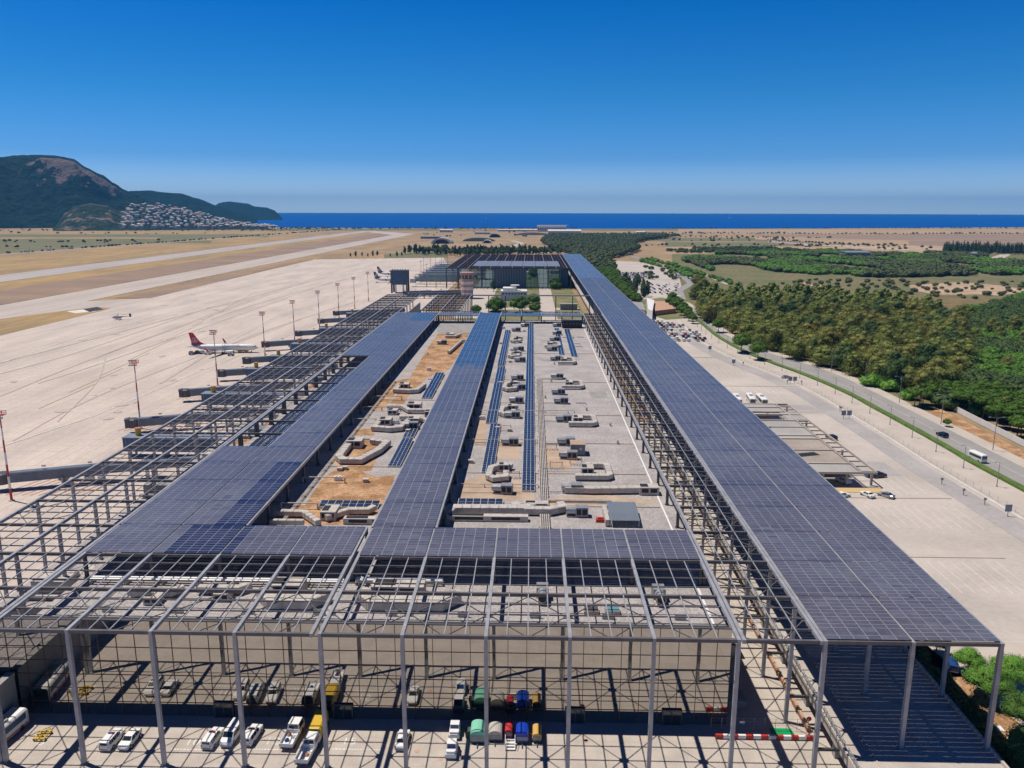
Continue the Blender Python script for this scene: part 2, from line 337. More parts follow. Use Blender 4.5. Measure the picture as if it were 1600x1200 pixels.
psheet('dirt_track', [(1255, 441), (1275, 444), (1322, 454), (1330, 457), (1318, 456.5), (1270, 447), (1250, 443)], 0.18, M['paleearth'])
psheet('bare_ground', [(1300, 383), (1460, 384), (1520, 390), (1440, 392.5), (1330, 389)], 0.22, M['paleearth'])
# left of the runway: green and golden fields
xband('field', -700, 470, 361.5, 366, 0.05, M['goldgrass'])
xband('field', -700, 420, lambda x: 366, lambda x: max(371, 396-x*0.072), 0.07, M['greenfield'])
xband('field', -700, 330, 376, lambda x: 380, 0.12, M['meadow'])
xband('field', -700, 250, 371, 373, 0.12, M['goldgrass'])
def xstrip(name, x0, x1, y0, y1, z, m): return sheet(name, [(x0, y0), (x1, y0), (x1, y1), (x0, y1)], z, m)
fr = [(-1180, -300), (-1010, 900), (-964, 1431), (-880, 2200), (-793, 3003), (-760, 3400)]
ribbon('perimeter_road', fr, 9, 0.25, M['pave'])
xstrip('grass', -900, -690, -300, 2400, 0.10, M['goldgrass'])
xstrip('runway', -662, -602, -300, 3150, 0.25, M['runway'])
xstrip('grass', -600, -540, -300, 2950, 0.12, M['goldgrass'])
xstrip('grass', -540, -458, -300, 2950, 0.13, M['brownfield'])
xstrip('taxiway', -455, -401, -300, 2750, 0.25, M['taxiway'])
sheet('taxiway', [(-602, 2950), (-455, 2620), (-401, 2620), (-401, 2750), (-590, 3100), (-602, 3100)], 0.22, M['taxiway'])
for x in (-662, -603, -455, -402): xstrip('edge_line', x+1.2, x+2.2, -300, 2740, 0.29, M['line'])
xstrip('centre_line', -632.5, -631.5, -300, 3100, 0.29, M['line']); xstrip('centre_line', -428.5, -427.8, -300, 2700, 0.29, M['yline'])
# apron
sheet('apron', [(-345, -300), (-345, 496), (-401, 560), (-401, 700), (-356, 730), (-360, 1318), (-152, 1380), (-118, 1140), (-86, 1110), (-86, 96), (-60, 96), (-60, -300)], 0.20, M['concrete'])
sheet('taxi_link', [(-401, 586), (-352, 560), (-352, 730), (-401, 700)], 0.26, M['taxiway'])
psheet('grass_island', [(-400, 640), (0, 499), (100, 486), (150, 480), (172, 482), (160, 486), (0, 525), (-400, 690)], 0.30, M['goldgrass'])
psheet('grass_island', [(178, 466), (240, 455), (330, 436), (430, 414), (487, 406), (487, 407), (430, 418.5), (340, 441), (234, 466.5)], 0.30, M['brownfield'])
psheet('pale_earth', [(104, 487), (140, 483), (150, 487), (118, 490)], 0.34, M['line'])
psheet('asphalt_patch', [(130, 484), (152, 480), (162, 484), (140, 488)], 0.36, M['dark'])
# apron paint
def pline(name, pts, wd, m, z=0.33): return ribbon(name, [at(*p) for p in pts], wd, z, m)
for pts in ([(0, 568), (120, 528), (260, 490), (400, 470)], [(0, 532), (180, 495), (420, 440), (640, 405)], [(300, 566), (420, 500), (560, 455)], [(340, 480), (560, 427), (690, 404)]):
    pline('apron_line', pts, 0.7, M['line'])
pline('apron_line', [(0, 700), (150, 650), (330, 574), (560, 480)], 0.5, M['line'])
for i in range(7):
    pline('stand_line', [(60+i*48, 640-i*26), (150+i*42, 600-i*24)], 0.35, M['yline'])
for k, (cx, cy) in enumerate(((-140, 222), (-140, 290), (-140, 340))):
    mb = MB()
    for j in range(11):
        x0 = cx-14+j*2.4; mb.add([(x0, cy-9, 0.33), (x0+0.3, cy-9, 0.33), (x0+5.3, cy+5, 0.33), (x0+5.0, cy+5, 0.33)], [(0, 1, 2, 3)])
    mb.build('hatched_marking', M['redline'], kind='structure')
for i, (pa, pb, pc) in enumerate((((20, 690), (200, 600), (470, 500)), ((60, 600), (240, 540), (520, 440)), ((0, 620), (200, 540), (470, 440)), ((150, 560), (300, 505), (520, 425)), ((0, 585), (140, 545), (330, 480)), ((250, 600), (380, 530), (560, 470)), ((90, 660), (150, 600), (165, 560)), ((330, 500), (420, 470), (600, 420)), ((0, 508+60), (260, 500), (560, 420)))):
    ribbon('tyre_mark', smooth_line([at(*pa), at(*pb), at(*pc)], 8), (.5, .9, 1.3)[i % 3], 0.315+.002*i, M['tyre'])
for i in range(46):
    x = random.uniform(-330, -165); y = random.uniform(230, 900); q = random.uniform(.6, 3.2); mb = MB(); n = 11; mb.add([(x+q*math.cos(6.283*k/n)*random.uniform(.6, 1.2), y+q*1.3*math.sin(6.283*k/n)*random.uniform(.6, 1.2), .335) for k in range(n)], [tuple(range(n))]); mb.build('oil_stain', M['tyre'] if i % 3 else M['pave'], kind='structure')
# yard in front of the terminal
sheet('yard', [(-130, 60), (60, 60), (60, 300), (29, 300), (29, 116), (-130, 116)], 0.0042+0.22, M['yard'])
# garden between the terminals
sheet('garden_lawn', [(-60, 560), (42, 560), (42, 840), (-60, 840)], 0.23, M['lawn'])
sheet('garden_path', [(8, 560), (20, 560), (20, 838), (8, 838)], 0.26, M['pave'])
sheet('garden_path', [(-60, 690), (-36, 690), (-36, 838), (-60, 838)], 0.26, M['pave'])
sheet('garden_path', [(-60, 600), (-36, 600), (-30, 700), (-60, 700)], 0.27, M['pave'])
sheet('garden_path', [(-30, 655), (40, 655), (40, 668), (-30, 668)], 0.28, M['pave'])
sheet('garden_path', [(20, 585), (40, 590), (40, 600), (20, 596)], 0.28, M['pave'])
# right-hand side: parking, lanes, road with its median
med = smooth_line([(150, 120), (146, 224), (145, 250), (145, 282), (144, 321), (143, 353), (138, 390), (131, 421), (126, 450), (123, 483), (122, 520), (124, 570), (125, 610), (127, 660)], 5)
rdr = smooth_line([(160, 120), (158.5, 245), (158, 274), (157, 317), (156, 359), (154, 393), (148, 422), (139, 452), (131, 500), (129, 543), (131, 610), (135, 680), (134, 718), (120, 760)], 5)
pk = [(66, 60)]+[(m_[0]-5, m_[1]) for m_ in med]+[(118, 668), (66, 700)]
sheet('car_park', pk, 0.21, M['parking'])
L_, R_ = [(m_[0], m_[1]) for m_ in med], [(r_[0], r_[1]) for r_ in rdr]
sheet('road', L_+[(118, 740)]+R_[::-1], 0.26, M['road'])
ribbon('pavement', rdr, 5.5, 0.26, M['pave'], h=0.12, wl=0)
ribbon('pavement', med, 14, 0.26, M['pave'], wl=15)
ribbon('driveway', [(m_[0]-20.5, m_[1]) for m_ in med if m_[1] < 560], 7.5, 0.27, M['lane'])
ribbon('kerb', [(m_[0]-14.8, m_[1]) for m_ in med if m_[1] < 600], 0.5, 0.27, M['line'], h=0.12)
ribbon('lane_line', [((a[0]+b[0])/2+1.5, a[1]) for a, b in zip(med, rdr) if a[1] < 430], 0.18, 0.30, M['line'])
# forest floor and earth bank beyond the road
psheet('forest_floor', [(1092, 490), (1130, 516), (1200, 548), (1262, 567), (1330, 590), (1400, 615), (1440, 628), (1560, 640), (1700, 600), (1650, 470), (1350, 458), (1085, 458)], 0.24, mat('forest_floor', (0.13, 0.115, 0.045), 0.95, c2=(0.24, 0.16, 0.07), vs=0.05, fine=0.25, fs=0.4))
psheet('earth_bank', [(1430, 645), (1470, 640), (1600, 706), (1720, 760), (1720, 790), (1600, 731), (1530, 694)], 0.25, M['soil'])
psheet('earth_bank', [(1090, 480), (1120, 503), (1160, 530), (1200, 545), (1160, 522), (1110, 485)], 0.27, M['soil'])
# parking bays
mb = MB()
for (y0, xa, xb) in ((196, 72, 118), (222, 78, 116), (160, 72, 112), (330, 80, 112), (352, 84, 118), (396, 78, 116), (425, 80, 108), (470, 80, 104)):
    x = xa
    while x < xb:
        mb.add([(x, y0, 0.24), (x+0.14, y0, 0.24), (x+0.14, y0+16, 0.24), (x, y0+16, 0.24)], [(0, 1, 2, 3)]); x += 2.7
mb.build('parking_line', M['line'], kind='structure')
for (y0, xa, xb) in ((178, 68, 113), (218, 70, 121), (269, 76, 105), (318, 100, 118), (366, 76, 124), (440, 74, 112), (500, 70, 100)):
    mb = MB(); mb.box(xa, y0, 0.21, xb, y0+1.4, 0.36); mb.build('kerb', M['pave'], kind='structure')
sheet('driveway', [(66, 238), (116, 238), (116, 252), (66, 252)], 0.24, M['lane'])
sheet('driveway', [(76, 316), (120, 316), (118, 330), (76, 330)], 0.24, M['lane'])
sheet('driveway', [(66, 128), (124, 128), (124, 140), (66, 140)], 0.24, M['pave'])
psheet('field', [(1180, 369), (1420, 376), (1420, 384), (1300, 380), (1180, 374)], 0.13, M['tanfield'])
psheet('field', [(1040, 378), (1200, 379), (1260, 383), (1180, 386), (1040, 385)], 0.14, M['greenfield'])
psheet('field', [(1270, 393), (1335, 391), (1345, 398), (1280, 400)], 0.24, M['meadow'])
psheet('dirt_track', [(1200, 377), (1290, 383), (1420, 389.5), (1420, 390.5), (1290, 384.3), (1200, 378)], 0.25, M['pave'])
sheet('soil_strip', [(66.2, 60), (82, 60), (80, 110), (74, 150), (66.2, 170)], 0.24, M['soil'])
# far car park and roads among trees
psheet('car_park', [(940, 411), (968, 408), (1002, 410), (1040, 420), (1062, 436), (1066, 452), (1040, 470), (1000, 472), (985, 450), (955, 430)], 0.28, M['parking'])
ribbon('road', [at(*p) for p in ((1064, 468), (1060, 455), (1080, 443), (1060, 425), (1020, 410), (985, 400), (975, 396))], 9, 0.3, M['road'])
ribbon('road', [at(*p) for p in ((1140, 445), (1110, 433), (1075, 421), (1040, 411), (1010, 404))], 8, 0.3, M['pave'])
psheet('lawn', [(1000, 470), (1060, 462), (1066, 474), (1075, 498), (1040, 500), (1010, 490)], 0.3, M['lawn'])
ribbon('driveway', [at(*p) for p in ((985, 466), (1010, 466), (1040, 464), (1062, 462))], 9, 0.34, M['pave'])
# far airfield tracks
ribbon('road', [at(*p) for p in ((500, 391), (560, 392), (620, 394), (700, 392))], 9, 0.2, M['pave'])
ribbon('road', [at(*p) for p in ((640, 383), (700, 381), (760, 384), (800, 386), (815, 380), (800, 376))], 14, 0.2, M['pave'])
ribbon('road', [at(*p) for p in ((660, 372), (760, 374), (860, 372))], 10, 0.2, M['pave'])
psheet('field', [(600, 397), (700, 393), (700, 402), (600, 403)], 0.18, M['greenfield'])
psheet('field', [(1535, 407), (1565, 397), (1582, 397), (1560, 408)], 0.3, M['pave'])
# ------------------------------------------------------------------ hills
def hill_mat(name, g1, g2, rock, amt, rock_at=None):
    m = D.materials.new(name); m.use_nodes = True; n = m.node_tree.nodes; L = m.node_tree.links; b = n["Principled BSDF"]; b.inputs["Roughness"].default_value = 0.95; b.inputs["Specular IOR Level"].default_value = 0.1
    geo = n.new("ShaderNodeNewGeometry")
    t = n.new("ShaderNodeTexNoise"); t.inputs["Scale"].default_value = 0.02; t.inputs["Detail"].default_value = 8; t.inputs["Roughness"].default_value = 0.7; L.new(geo.outputs["Position"], t.inputs["Vector"])
    r = n.new("ShaderNodeValToRGB"); r.color_ramp.elements[0].position = 0.42; r.color_ramp.elements[1].position = 0.6; r.color_ramp.elements[0].color = (*g1, 1); r.color_ramp.elements[1].color = (*g2, 1); L.new(t.outputs[0], r.inputs[0])
    t2 = n.new("ShaderNodeTexNoise"); t2.inputs["Scale"].default_value = 0.012; t2.inputs["Detail"].default_value = 9; t2.inputs["Roughness"].default_value = 0.72; L.new(geo.outputs["Position"], t2.inputs["Vector"])
    vc = n.new("ShaderNodeVertexColor"); vc.layer_name = 'rock'
    ad = n.new("ShaderNodeMath"); ad.operation = 'MULTIPLY_ADD'; ad.inputs[1].default_value = 0.34; L.new(vc.outputs[0], ad.inputs[0]); L.new(t2.outputs[0], ad.inputs[2])
    r2 = n.new("ShaderNodeValToRGB"); r2.color_ramp.elements[0].position = amt; r2.color_ramp.elements[1].position = amt+0.05; L.new(ad.outputs[0], r2.inputs[0])
    mx = n.new("ShaderNodeMix"); mx.data_type = 'RGBA'; L.new(r2.outputs[0], mx.inputs["Factor"]); L.new(r.outputs[0], mx.inputs["A"]); mx.inputs["B"].default_value = (*rock, 1)
    L.new(mx.outputs["Result"], b.inputs["Base Color"])
    t3 = n.new("ShaderNodeTexNoise"); t3.inputs["Scale"].default_value = 0.022; t3.inputs["Detail"].default_value = 6; t3.inputs["Roughness"].default_value = 0.65; L.new(geo.outputs["Position"], t3.inputs["Vector"])
    bp = n.new("ShaderNodeBump"); bp.inputs["Strength"].default_value = 1.0; bp.inputs["Distance"].default_value = 45.0; L.new(t3.outputs[0], bp.inputs["Height"]); L.new(bp.outputs[0], b.inputs["Normal"]); return m
def az(px): return at(px, 400, 0)
def ridge(name, prof, dist, depth, m, nu=150, nv=44, rough=1.0, rock=None, back=0.8, kind='structure'):
    # prof: photo px -> px height of the skyline; the crest runs at distance `dist`, the foot `depth` nearer
    xs = [p[0] for p in prof]; mb = MB(); rk = []
    def sk(x):
        for i in range(len(prof)-1):
            if prof[i][0] <= x <= prof[i+1][0]:
                t = (x-prof[i][0])/(prof[i+1][0]-prof[i][0]); t = t*t*(3-2*t)*0.5+t*0.5
                return prof[i][1]+(prof[i+1][1]-prof[i][1])*t
        return prof[0][1] if x < xs[0] else prof[-1][1]
    H = {}
    for i in range(nu+1):
        px = xs[0]+(xs[-1]-xs[0])*i/nu; y = sk(px)
        d = Vector(at(px, 400, 0)).normalized()
        # height of the skyline at the crest distance
        a, b_ = d*dist; lo, hi = -5, 2500
        for _ in range(24):
            mid = (lo+hi)/2
            if topx(a, b_, mid)[1] > y: lo = mid
            else: hi = mid
        h = lo
        for j in range(nv+1):
            v = j/nv*(1+back)
            r_ = dist-depth+v*depth
            s_ = math.sin(min(v, 1.0)*math.pi/2)**1.15 if v <= 1 else max(0, math.cos((v-1)/back*math.pi/2))
            p = d*r_
            q = Vector((p.x, p.y, 0))
            gul = noise.fractal(q*0.0016+Vector((dist*0.01, 0, 0)), 0.9, 2.1, 6)
            z = h*s_*(1.0+0.42*gul*math.sin(min(v, 1)*math.pi)*rough)+(h*0.05*noise.fractal(q*0.012, 0.7, 2.2, 5))*min(1, s_*3)*(1-.8*min(v, 1)**4)
            if v < .93: z = min(z, (81+(h-81)*r_/dist)*(.93+.05*v)+8*noise.noise(q*0.01))      # spurs stay below the crest
            if h < 1: z = min(z, h)
            mb.v.append((p.x, p.y, z-2 if s_ < 0.02 else z)); rk.append(rock(px, v) if rock else 0.0)
    n1 = nv+1
    for i in range(nu):
        for j in range(nv):
            mb.f.append((i*n1+j, (i+1)*n1+j, (i+1)*n1+j+1, i*n1+j+1)); mb.m.append(0)
    o = mb.build(name, m, smooth=True, kind=kind)
    at_ = o.data.color_attributes.new('rock', 'FLOAT_COLOR', 'POINT')
    for k, v in enumerate(rk): at_.data[k].color = (v, v, v, 1)
    return o, mb
def g2(x, y, cx, cy, sx, sy): return math.exp(-((x-cx)/sx)**2-((y-cy)/sy)**2)
hm = hill_mat('wooded_mountain', (0.006, 0.026, 0.020), (0.018, 0.045, 0.030), (0.20, 0.16, 0.14), 0.725)
hm2 = hill_mat('wooded_ridge', (0.006, 0.028, 0.022), (0.014, 0.042, 0.030), (0.12, 0.10, 0.08), 0.76)
ridge('mountain', [(-700, 300), (-420, 262), (-200, 250), (-60, 248), (0, 243), (22, 246), (45, 243.5), (75, 241.5), (105, 243), (132, 248), (150, 262), (172, 276), (190, 290), (205, 300), (225, 309), (250, 322), (275, 340), (300, 356)],
      4900, 850, hm, 240, 90, rough=1.5, rock=lambda x, v: g2(x, v, 130, 0.55, 60, 0.2)+0.8*g2(x, v, 175, 0.7, 35, 0.16)+0.35*g2(x, v, 40, 0.6, 60, 0.3)-0.5*(v > 0.9))
ridge('ridge', [(150, 330), (195, 306), (213, 299), (240, 298), (268, 301), (290, 302), (315, 310), (345, 321), (380, 333), (400, 342), (420, 356)], 6000, 900, hm2, 110, 36, rough=0.6)
ridge('headland', [(300, 350), (335, 325), (350, 317), (365, 315), (392, 318), (404, 323), (420, 324), (432, 328), (440, 335), (444, 341), (447, 350)], 7600, 900, hm2, 90, 30, rough=0.5)
rocky = hill_mat('rocky_scrub', (0.018, 0.042, 0.026), (0.05, 0.075, 0.045), (0.26, 0.20, 0.165), 0.60)
ridge('rocky_hill', [(88, 357), (110, 333), (128, 323), (150, 318), (172, 321), (195, 330), (215, 336), (240, 345), (262, 356)], 3900, 420, rocky, 80, 30, rough=0.7, rock=lambda x, v: 0.15)
town_o, town_mb = ridge('town_hill', [(165, 357), (190, 336), (205, 325), (218, 318), (240, 318), (262, 321), (290, 326), (320, 334), (350, 343), (385, 350), (412, 354), (440, 357)], 3950, 480, rocky, 90, 30, rough=0.25, rock=lambda x, v: 0.02)
# inlet of water at the foot of the mountain
xband('lake', 60, 178, 353.2, 355.2, 0.3, sea_m)
# ================================================================== steel canopies
ZC = 22.2; Y0 = 101.8; BAY = 12.8
def Y(k): return Y0+BAY*k
def panels(mb, x0, x1, y0, y1, z, nx=6, ny=12, pick=None, g=0.05, ref=None):
    dx = (x1-x0)/nx; dy = (y1-y0)/ny
    for i in range(nx):
        for j in range(ny):
            m = pick(x0+(i+.5)*dx, y0+(j+.5)*dy) if pick else 0
            t = random.uniform(-.012, .012)
            a, b, c, d = x0+i*dx+g, y0+j*dy+g*.25, x0+(i+1)*dx-g, y0+(j+1)*dy-g*.25
            mb.add([(a,b,z+t),(c,b,z-t),(c,d,z-t),(a,d,z+t),(a,b,z-.05),(c,b,z-.05),(c,d,z-.05),(a,d,z-.05)],
                   [(0,1,2,3),(7,6,5,4),(0,4,5,1),(1,5,6,2),(2,6,7,3),(3,7,4,0)], m)
    for i in range(1, nx):      # aluminium rails showing in the gaps
        mb.box(x0+i*dx-.045, y0+.1, z-.12, x0+i*dx+.045, y1-.1, z-.055+.04, 4)
    if y0 < 700:
        for j in range(1, ny):
            if (j*7+int(x0)) % 11: mb.box(x0+.1, y0+j*dy-.10, z+.013, x1-.1, y0+j*dy-.022, z+.03, 4)
PVM = [M['pv'], M['pv2'], M['pv3'], M['pv_blue'], M['frame']]
def canopy(label, xs, ks, solar=None, pick=None, col_foot=None, brace='', sub='steel_mid', skip_cols=(), xend=True, group=None, name='steel_canopy', lattice=True, bw=0.50, colw=0.55):
    xc = (xs[0]+xs[-1])/2; root = thing(name, label, 'canopy', (xc, Y(ks[0]), 0), 0, group)
    z1 = ZC; zb = ZC-0.6
    ya, yb = Y(ks[0]), Y(ks[-1])
    for i, x in enumerate(xs):
        mb = MB(); mb.box(x-bw/2, ya-.28, zb, x+bw/2, yb+.28, z1); mb.build('main_beam', M['steel'], root)
    for k in ks:
        mb = MB()
        for i in range(len(xs)-1): mb.box(xs[i]+bw/2+.002, Y(k)-.22, zb+.05, xs[i+1]-bw/2-.002, Y(k)+.22, z1-.03)
        mb.build('cross_beam', M[sub], root)
    ncol = 0
    for k in ks:
        for x in xs:
            if (x, k) in skip_cols: continue
            zf = col_foot(x, Y(k)) if col_foot else 17.5
            if zf is None: continue
            ncol += 1
            if ncol > 100: continue
            w_ = colw*(1.06 if (zf < 10 and k == 0) else 1.0)
            mb = MB()
            r0 = w_*0.5; r1 = w_*0.42
            mb.loft([[(x-r0,Y(k)-r0,zf),(x+r0,Y(k)-r0,zf),(x+r0,Y(k)+r0,zf),(x-r0,Y(k)+r0,zf)],
                     [(x-r0,Y(k)-r0,zb-1.2),(x+r0,Y(k)-r0,zb-1.2),(x+r0,Y(k)+r0,zb-1.2),(x-r0,Y(k)+r0,zb-1.2)],
                     [(x-r1,Y(k)-r1,zb),(x+r1,Y(k)-r1,zb),(x+r1,Y(k)+r1,zb),(x-r1,Y(k)+r1,zb)]])
            mb.box(x-w_*.8, Y(k)-w_*.8, zf, x+w_*.8, Y(k)+w_*.8, zf+.12)
            mb.build('column', M['steel_dk'] if zf > 10 else M['steel'], root)
    nbay = 0; rest = None
    for k0, k1 in zip(ks[:-1], ks[1:]):
        for i in range(len(xs)-1):
            xa, xb = xs[i], xs[i+1]; y0_, y1_ = Y(k0), Y(k1)
            if xb-xa < 2: continue
            if solar and solar(i, k0):
                mb = MB() if nbay < 100 else (rest or MB())
                panels(mb, xa+bw/2-.12, xb-bw/2+.12, y0_+.08, y1_-.08, ZC+.16, pick=lambda x, y: pick(x, y) if pick else random.choice((0, 0, 1)))
                if nbay < 100: mb.build('solar_array', PVM, root)
                else: rest = mb
                nbay += 1
            elif lattice:
                mb = MB(); n = 4
                for j in range(1, n):
                    x = xa+(xb-xa)*j/n; mb.box(x-.075, y0_+.23, ZC-.16, x+.075, y1_-.23, ZC-.02, 1)
                for j in range(1, n):
                    y = y0_+(y1_-y0_)*j/n; mb.box(xa+bw/2+.002, y-.10, ZC-.34, xb-bw/2-.002, y+.10, ZC-.163)
                if brace and brace(i, k0):
                    xm, ym = (xa+xb)/2, (y0_+y1_)/2; zz = ZC-.46
                    for p, q in (((xa+.3, ym), (xm, y0_+.3)), ((xm, y0_+.3), (xb-.3, ym)), ((xb-.3, ym), (xm, y1_-.3)), ((xm, y1_-.3), (xa+.3, ym))):
                        mb.beam((*p, zz), (*q, zz), .13, .13)
                    mb.box(xa+.28, ym-.5, zz-.1, xa+.7, ym+.5, zz+.1); mb.box(xb-.7, ym-.5, zz-.1, xb-.28, ym+.5, zz+.1)
                mb.build('purlin_grid', [M[sub], M['steel']], root)
    if rest: rest.build('solar_array', PVM, root, kind='stuff')
    return root
XF1 = [-78.0, -66.2, -54.1, -42.0, -30.95]; XF2 = [-29.75, -18.0, -6.1, 5.8, 17.65, 29.5]
def dusty(x, y):
    r_ = random.random(); n_ = noise.noise(Vector((x*0.05, y*0.03, 0)))
    return 1 if n_+0.35*(r_-.5) > 0.05 else 0
def foot_front(x, y):
    if y < 112: return 0.23
    if y < 116: return None
    return 17.6
def pick_fw(x, y):
    if y > Y(2) and -63.5 < x < -51.9 and y < Y(3)-.3: return 2
    return dusty(x, y)
canopy('grey steel lattice over the forecourt left of the expansion joint, solar strip behind it', XF1, [0, 1, 2, 3], solar=lambda i, k: k >= 2, pick=pick_fw, col_foot=foot_front, skip_cols=[(-30.95, 0)], brace=lambda i, k: k == 0, colw=.54)
canopy('grey steel lattice over the forecourt right of the expansion joint, solar strip behind it', XF2, [0, 1, 2, 3], solar=lambda i, k: k >= 2, pick=dusty, col_foot=foot_front, brace=lambda i, k: k == 0, colw=.54)
def foot_west(x, y):
    if y < 112: return 0.23
    if x < -85: return 0.25 if x < -95 else 9.0
    return 17.5 if y > 128 else None
canopy('long open steel lattice along the apron side of the terminal', [-102.3, -90.2, -78.7], list(range(0, 37)), col_foot=lambda x, y: foot_west(x, y), brace=lambda i, k: k == 0 or (i == 0 and k % 6 == 3), name='lattice_canopy')
def pick_w(x, y):
    if x > -66 and y > 425: return 3
    if -60.4 < x < -54 and y < Y(6): return 2
    return dusty(x, y)
canopy('grey solar canopy strip nearest the apron lattice, its left half missing midway', [-78.0, -66.3, -54.0], list(range(3, 29)), solar=lambda i, k: i == 1 or k < 7 or k >= 17, pick=pick_w, lattice=False, name='solar_canopy', col_foot=lambda x, y: 17.55 if x > -60 or x < -75 else None)
canopy('narrow solar canopy strip down the middle of the roof, far half bright blue', [-29.9, -17.8], list(range(3, 29)), solar=lambda i, k: True, pick=lambda x, y: 3 if y > 300+3*math.sin(x) else dusty(x, y), name='solar_canopy', col_foot=lambda x, y: 17.55)
canopy('open lattice walkway canopy between the gravel roof and the widest solar canopy', [30.2, 40.95], list(range(0, 29)), brace=lambda i, k: True, col_foot=lambda x, y: 17.55 if x < 35 and y > 116 else None, name='lattice_canopy')
canopy('widest and longest solar canopy over the elevated roadway, right of the terminal', [41.55, 53.7, 65.9], list(range(0, 79)), solar=lambda i, k: True, pick=dusty, col_foot=lambda x, y: 5.3 if x > 45 else 0.23, name='solar_canopy')
canopy('dark lattice bridge at the far end of the roof, left part', [-66.3, -54.2, -42.5], list(range(29, 37)), col_foot=lambda x, y: 0.3, name='lattice_canopy')
def crossbar(label, x0, x1, y0, y1, solar):
    xc = (x0+x1)/2; root = thing('link_canopy', label, 'canopy', (xc, y0, 0)); n = max(1, round((x1-x0)/12)); mb = MB()
    for y in (y0, y1): mb.box(x0, y-.25, ZC-.6, x1, y+.25, ZC-.05)
    mb.build('main_beam', M['steel'], root)
    for i in range(n+1):
        x = x0+(x1-x0)*i/n; mb = MB(); mb.box(x-.25, y0+.26, ZC-.6, x+.25, y1-.26, ZC-.02); mb.build('cross_beam', M['steel'], root)
        mb = MB(); mb.box(x-.3, y0-.3, 0.3 if y0 > 500 else 17.55, x+.3, y0+.3, ZC-.602); mb.build('column', M['steel_dk'], root)
    if solar:
        for i in range(n):
            xa = x0+(x1-x0)*i/n; xb = x0+(x1-x0)*(i+1)/n; mb = MB()
            panels(mb, xa+.1, xb-.1, y0+.1, y0+(y1-y0)*solar, ZC+.16, 6, 4, pick=lambda x, y: 3 if (solar < .9 and x < 8 and x > -18) else 1); mb.build('solar_array', PVM, root)
    mb = MB()
    for i in range(n*4):
        x = x0+(x1-x0)*(i+.5)/(n*4); mb.box(x-.08, y0+.26, ZC-.16, x+.08, y1-.26, ZC-.04)
    mb.build('purlin_grid', M['steel'], root)
    return root
crossbar('solar link canopy at the far end of the roof, right of the blue strip', -17.4, 29.1, 450.5, 468, 0.5)
crossbar('solar link canopy at the far end of the roof, between the two solar strips', -53.4, -30.2, 450.5, 468, 0.55)
crossbar('thin steel link canopy crossing above the garden trees', -42, 41, 559.5, 562.6, 0)
# ================================================================== near terminal
T = thing('terminal_building', 'long low terminal with gravel roof and mirror glass front under steel canopies', 'building', (-24, 113.4, 0))
XR0, XR1, YF, YB, ZR = -79.0, 31.8, 113.4, 462.0, 17.5
mb = MB(); mb.box(XR0, YF+.5, ZR-.5, XR1, YB, ZR); roof = mb.build('roof', M['gravel'], T)
mb = MB()
mb.box(XR0-20, YF, ZR-.35, XR1, YF+.5, ZR+.25); mb.box(XR1-.35, YF+.5, ZR, XR1, YB-.02, ZR+.30); mb.box(XR0, YB, ZR-.5, XR1, YB+.4, ZR+.4)
mb.build('parapet', M['wallgrey'], roof)
mb = MB(); mb.box(28.8, YF+.6, ZR+.003, 29.15, YB-.5, ZR+.06); mb.build('roof_edge_line', M['white'], roof)
mb = MB(); mb.box(XR1-.4, YF+.3, .22, XR1-.05, YB, ZR-.5); mb.box(XR0, YB-.4, .22, XR1-.4, YB-.02, ZR-.5); mb.build('wall', M['bluegrey'], T)
mb = MB(); mb.quad((XR0-20, YF+.10, .22), (XR1-.06, YF+.10, .22), (XR1-.06, YF+.10, ZR-.36), (XR0-20, YF+.10, ZR-.36)); mb.box(XR0-20, YF+.12, .22, XR1-.41, YF+.3, ZR-.52); gl = mb.build('glass_front', [M['facade_glass']], T)
mb = MB(); x = XR0-20
while x <= XR1: mb.box(x-.045, YF+.02, .22, x+.045, YF+.095, ZR-.36); x += 2.99
z = 2.6
while z < ZR: mb.box(XR0-20, YF+.03, z-.045, XR1, YF+.094, z+.045); z += 2.45
mb.build('mullion_grid', M['mullion'], gl)
for xs_ in (-49.5, 7.5, -30, 23):
    mb = MB(); mb.box(xs_-1.6, YF-.25, .22, xs_+1.6, YF+.018, 2.9, 0); mb.box(xs_-1.4, YF-.29, .3, xs_-.05, YF-.252, 2.75, 1); mb.box(xs_+.05, YF-.29, .3, xs_+1.4, YF-.252, 2.75, 1); mb.build('entrance_door', [M['steel_dk'], M['darkglass']], T)
# lower west roof and the apron-side wall
mb = MB(); mb.box(-99, 132, 8.6, -79.02, 560, 9.0); mb.box(-98.5, 132.5, .25, -98.1, 559, 8.58, 1); mb.box(-98.1, 132.5, .25, -79.1, 132.9, 8.58, 1); mb.box(-79.02, 128, .25, -78.6, 559, ZR-.55, 1)
mb.build('lower_roof', [M['gravel'], M['bluegrey']], T)
A = thing('annex_building', 'low grey concrete annex at the left edge of the forecourt', 'building', (-95, 100, 0))
mb = MB(); mb.box(-118, 80, .22, -83.2, YF-.3, 7.2, 0); mb.box(-118, 80, 7.2, -83.6, YF-.6, 7.35, 1); mb.build('wall', [M['wallgrey'], M['gravel']], A)
mb = MB(); mb.box(-84.4, 80, 7.2, -83.1, YF-.3, 7.9); mb.build('parapet', M['wallgrey'], A)
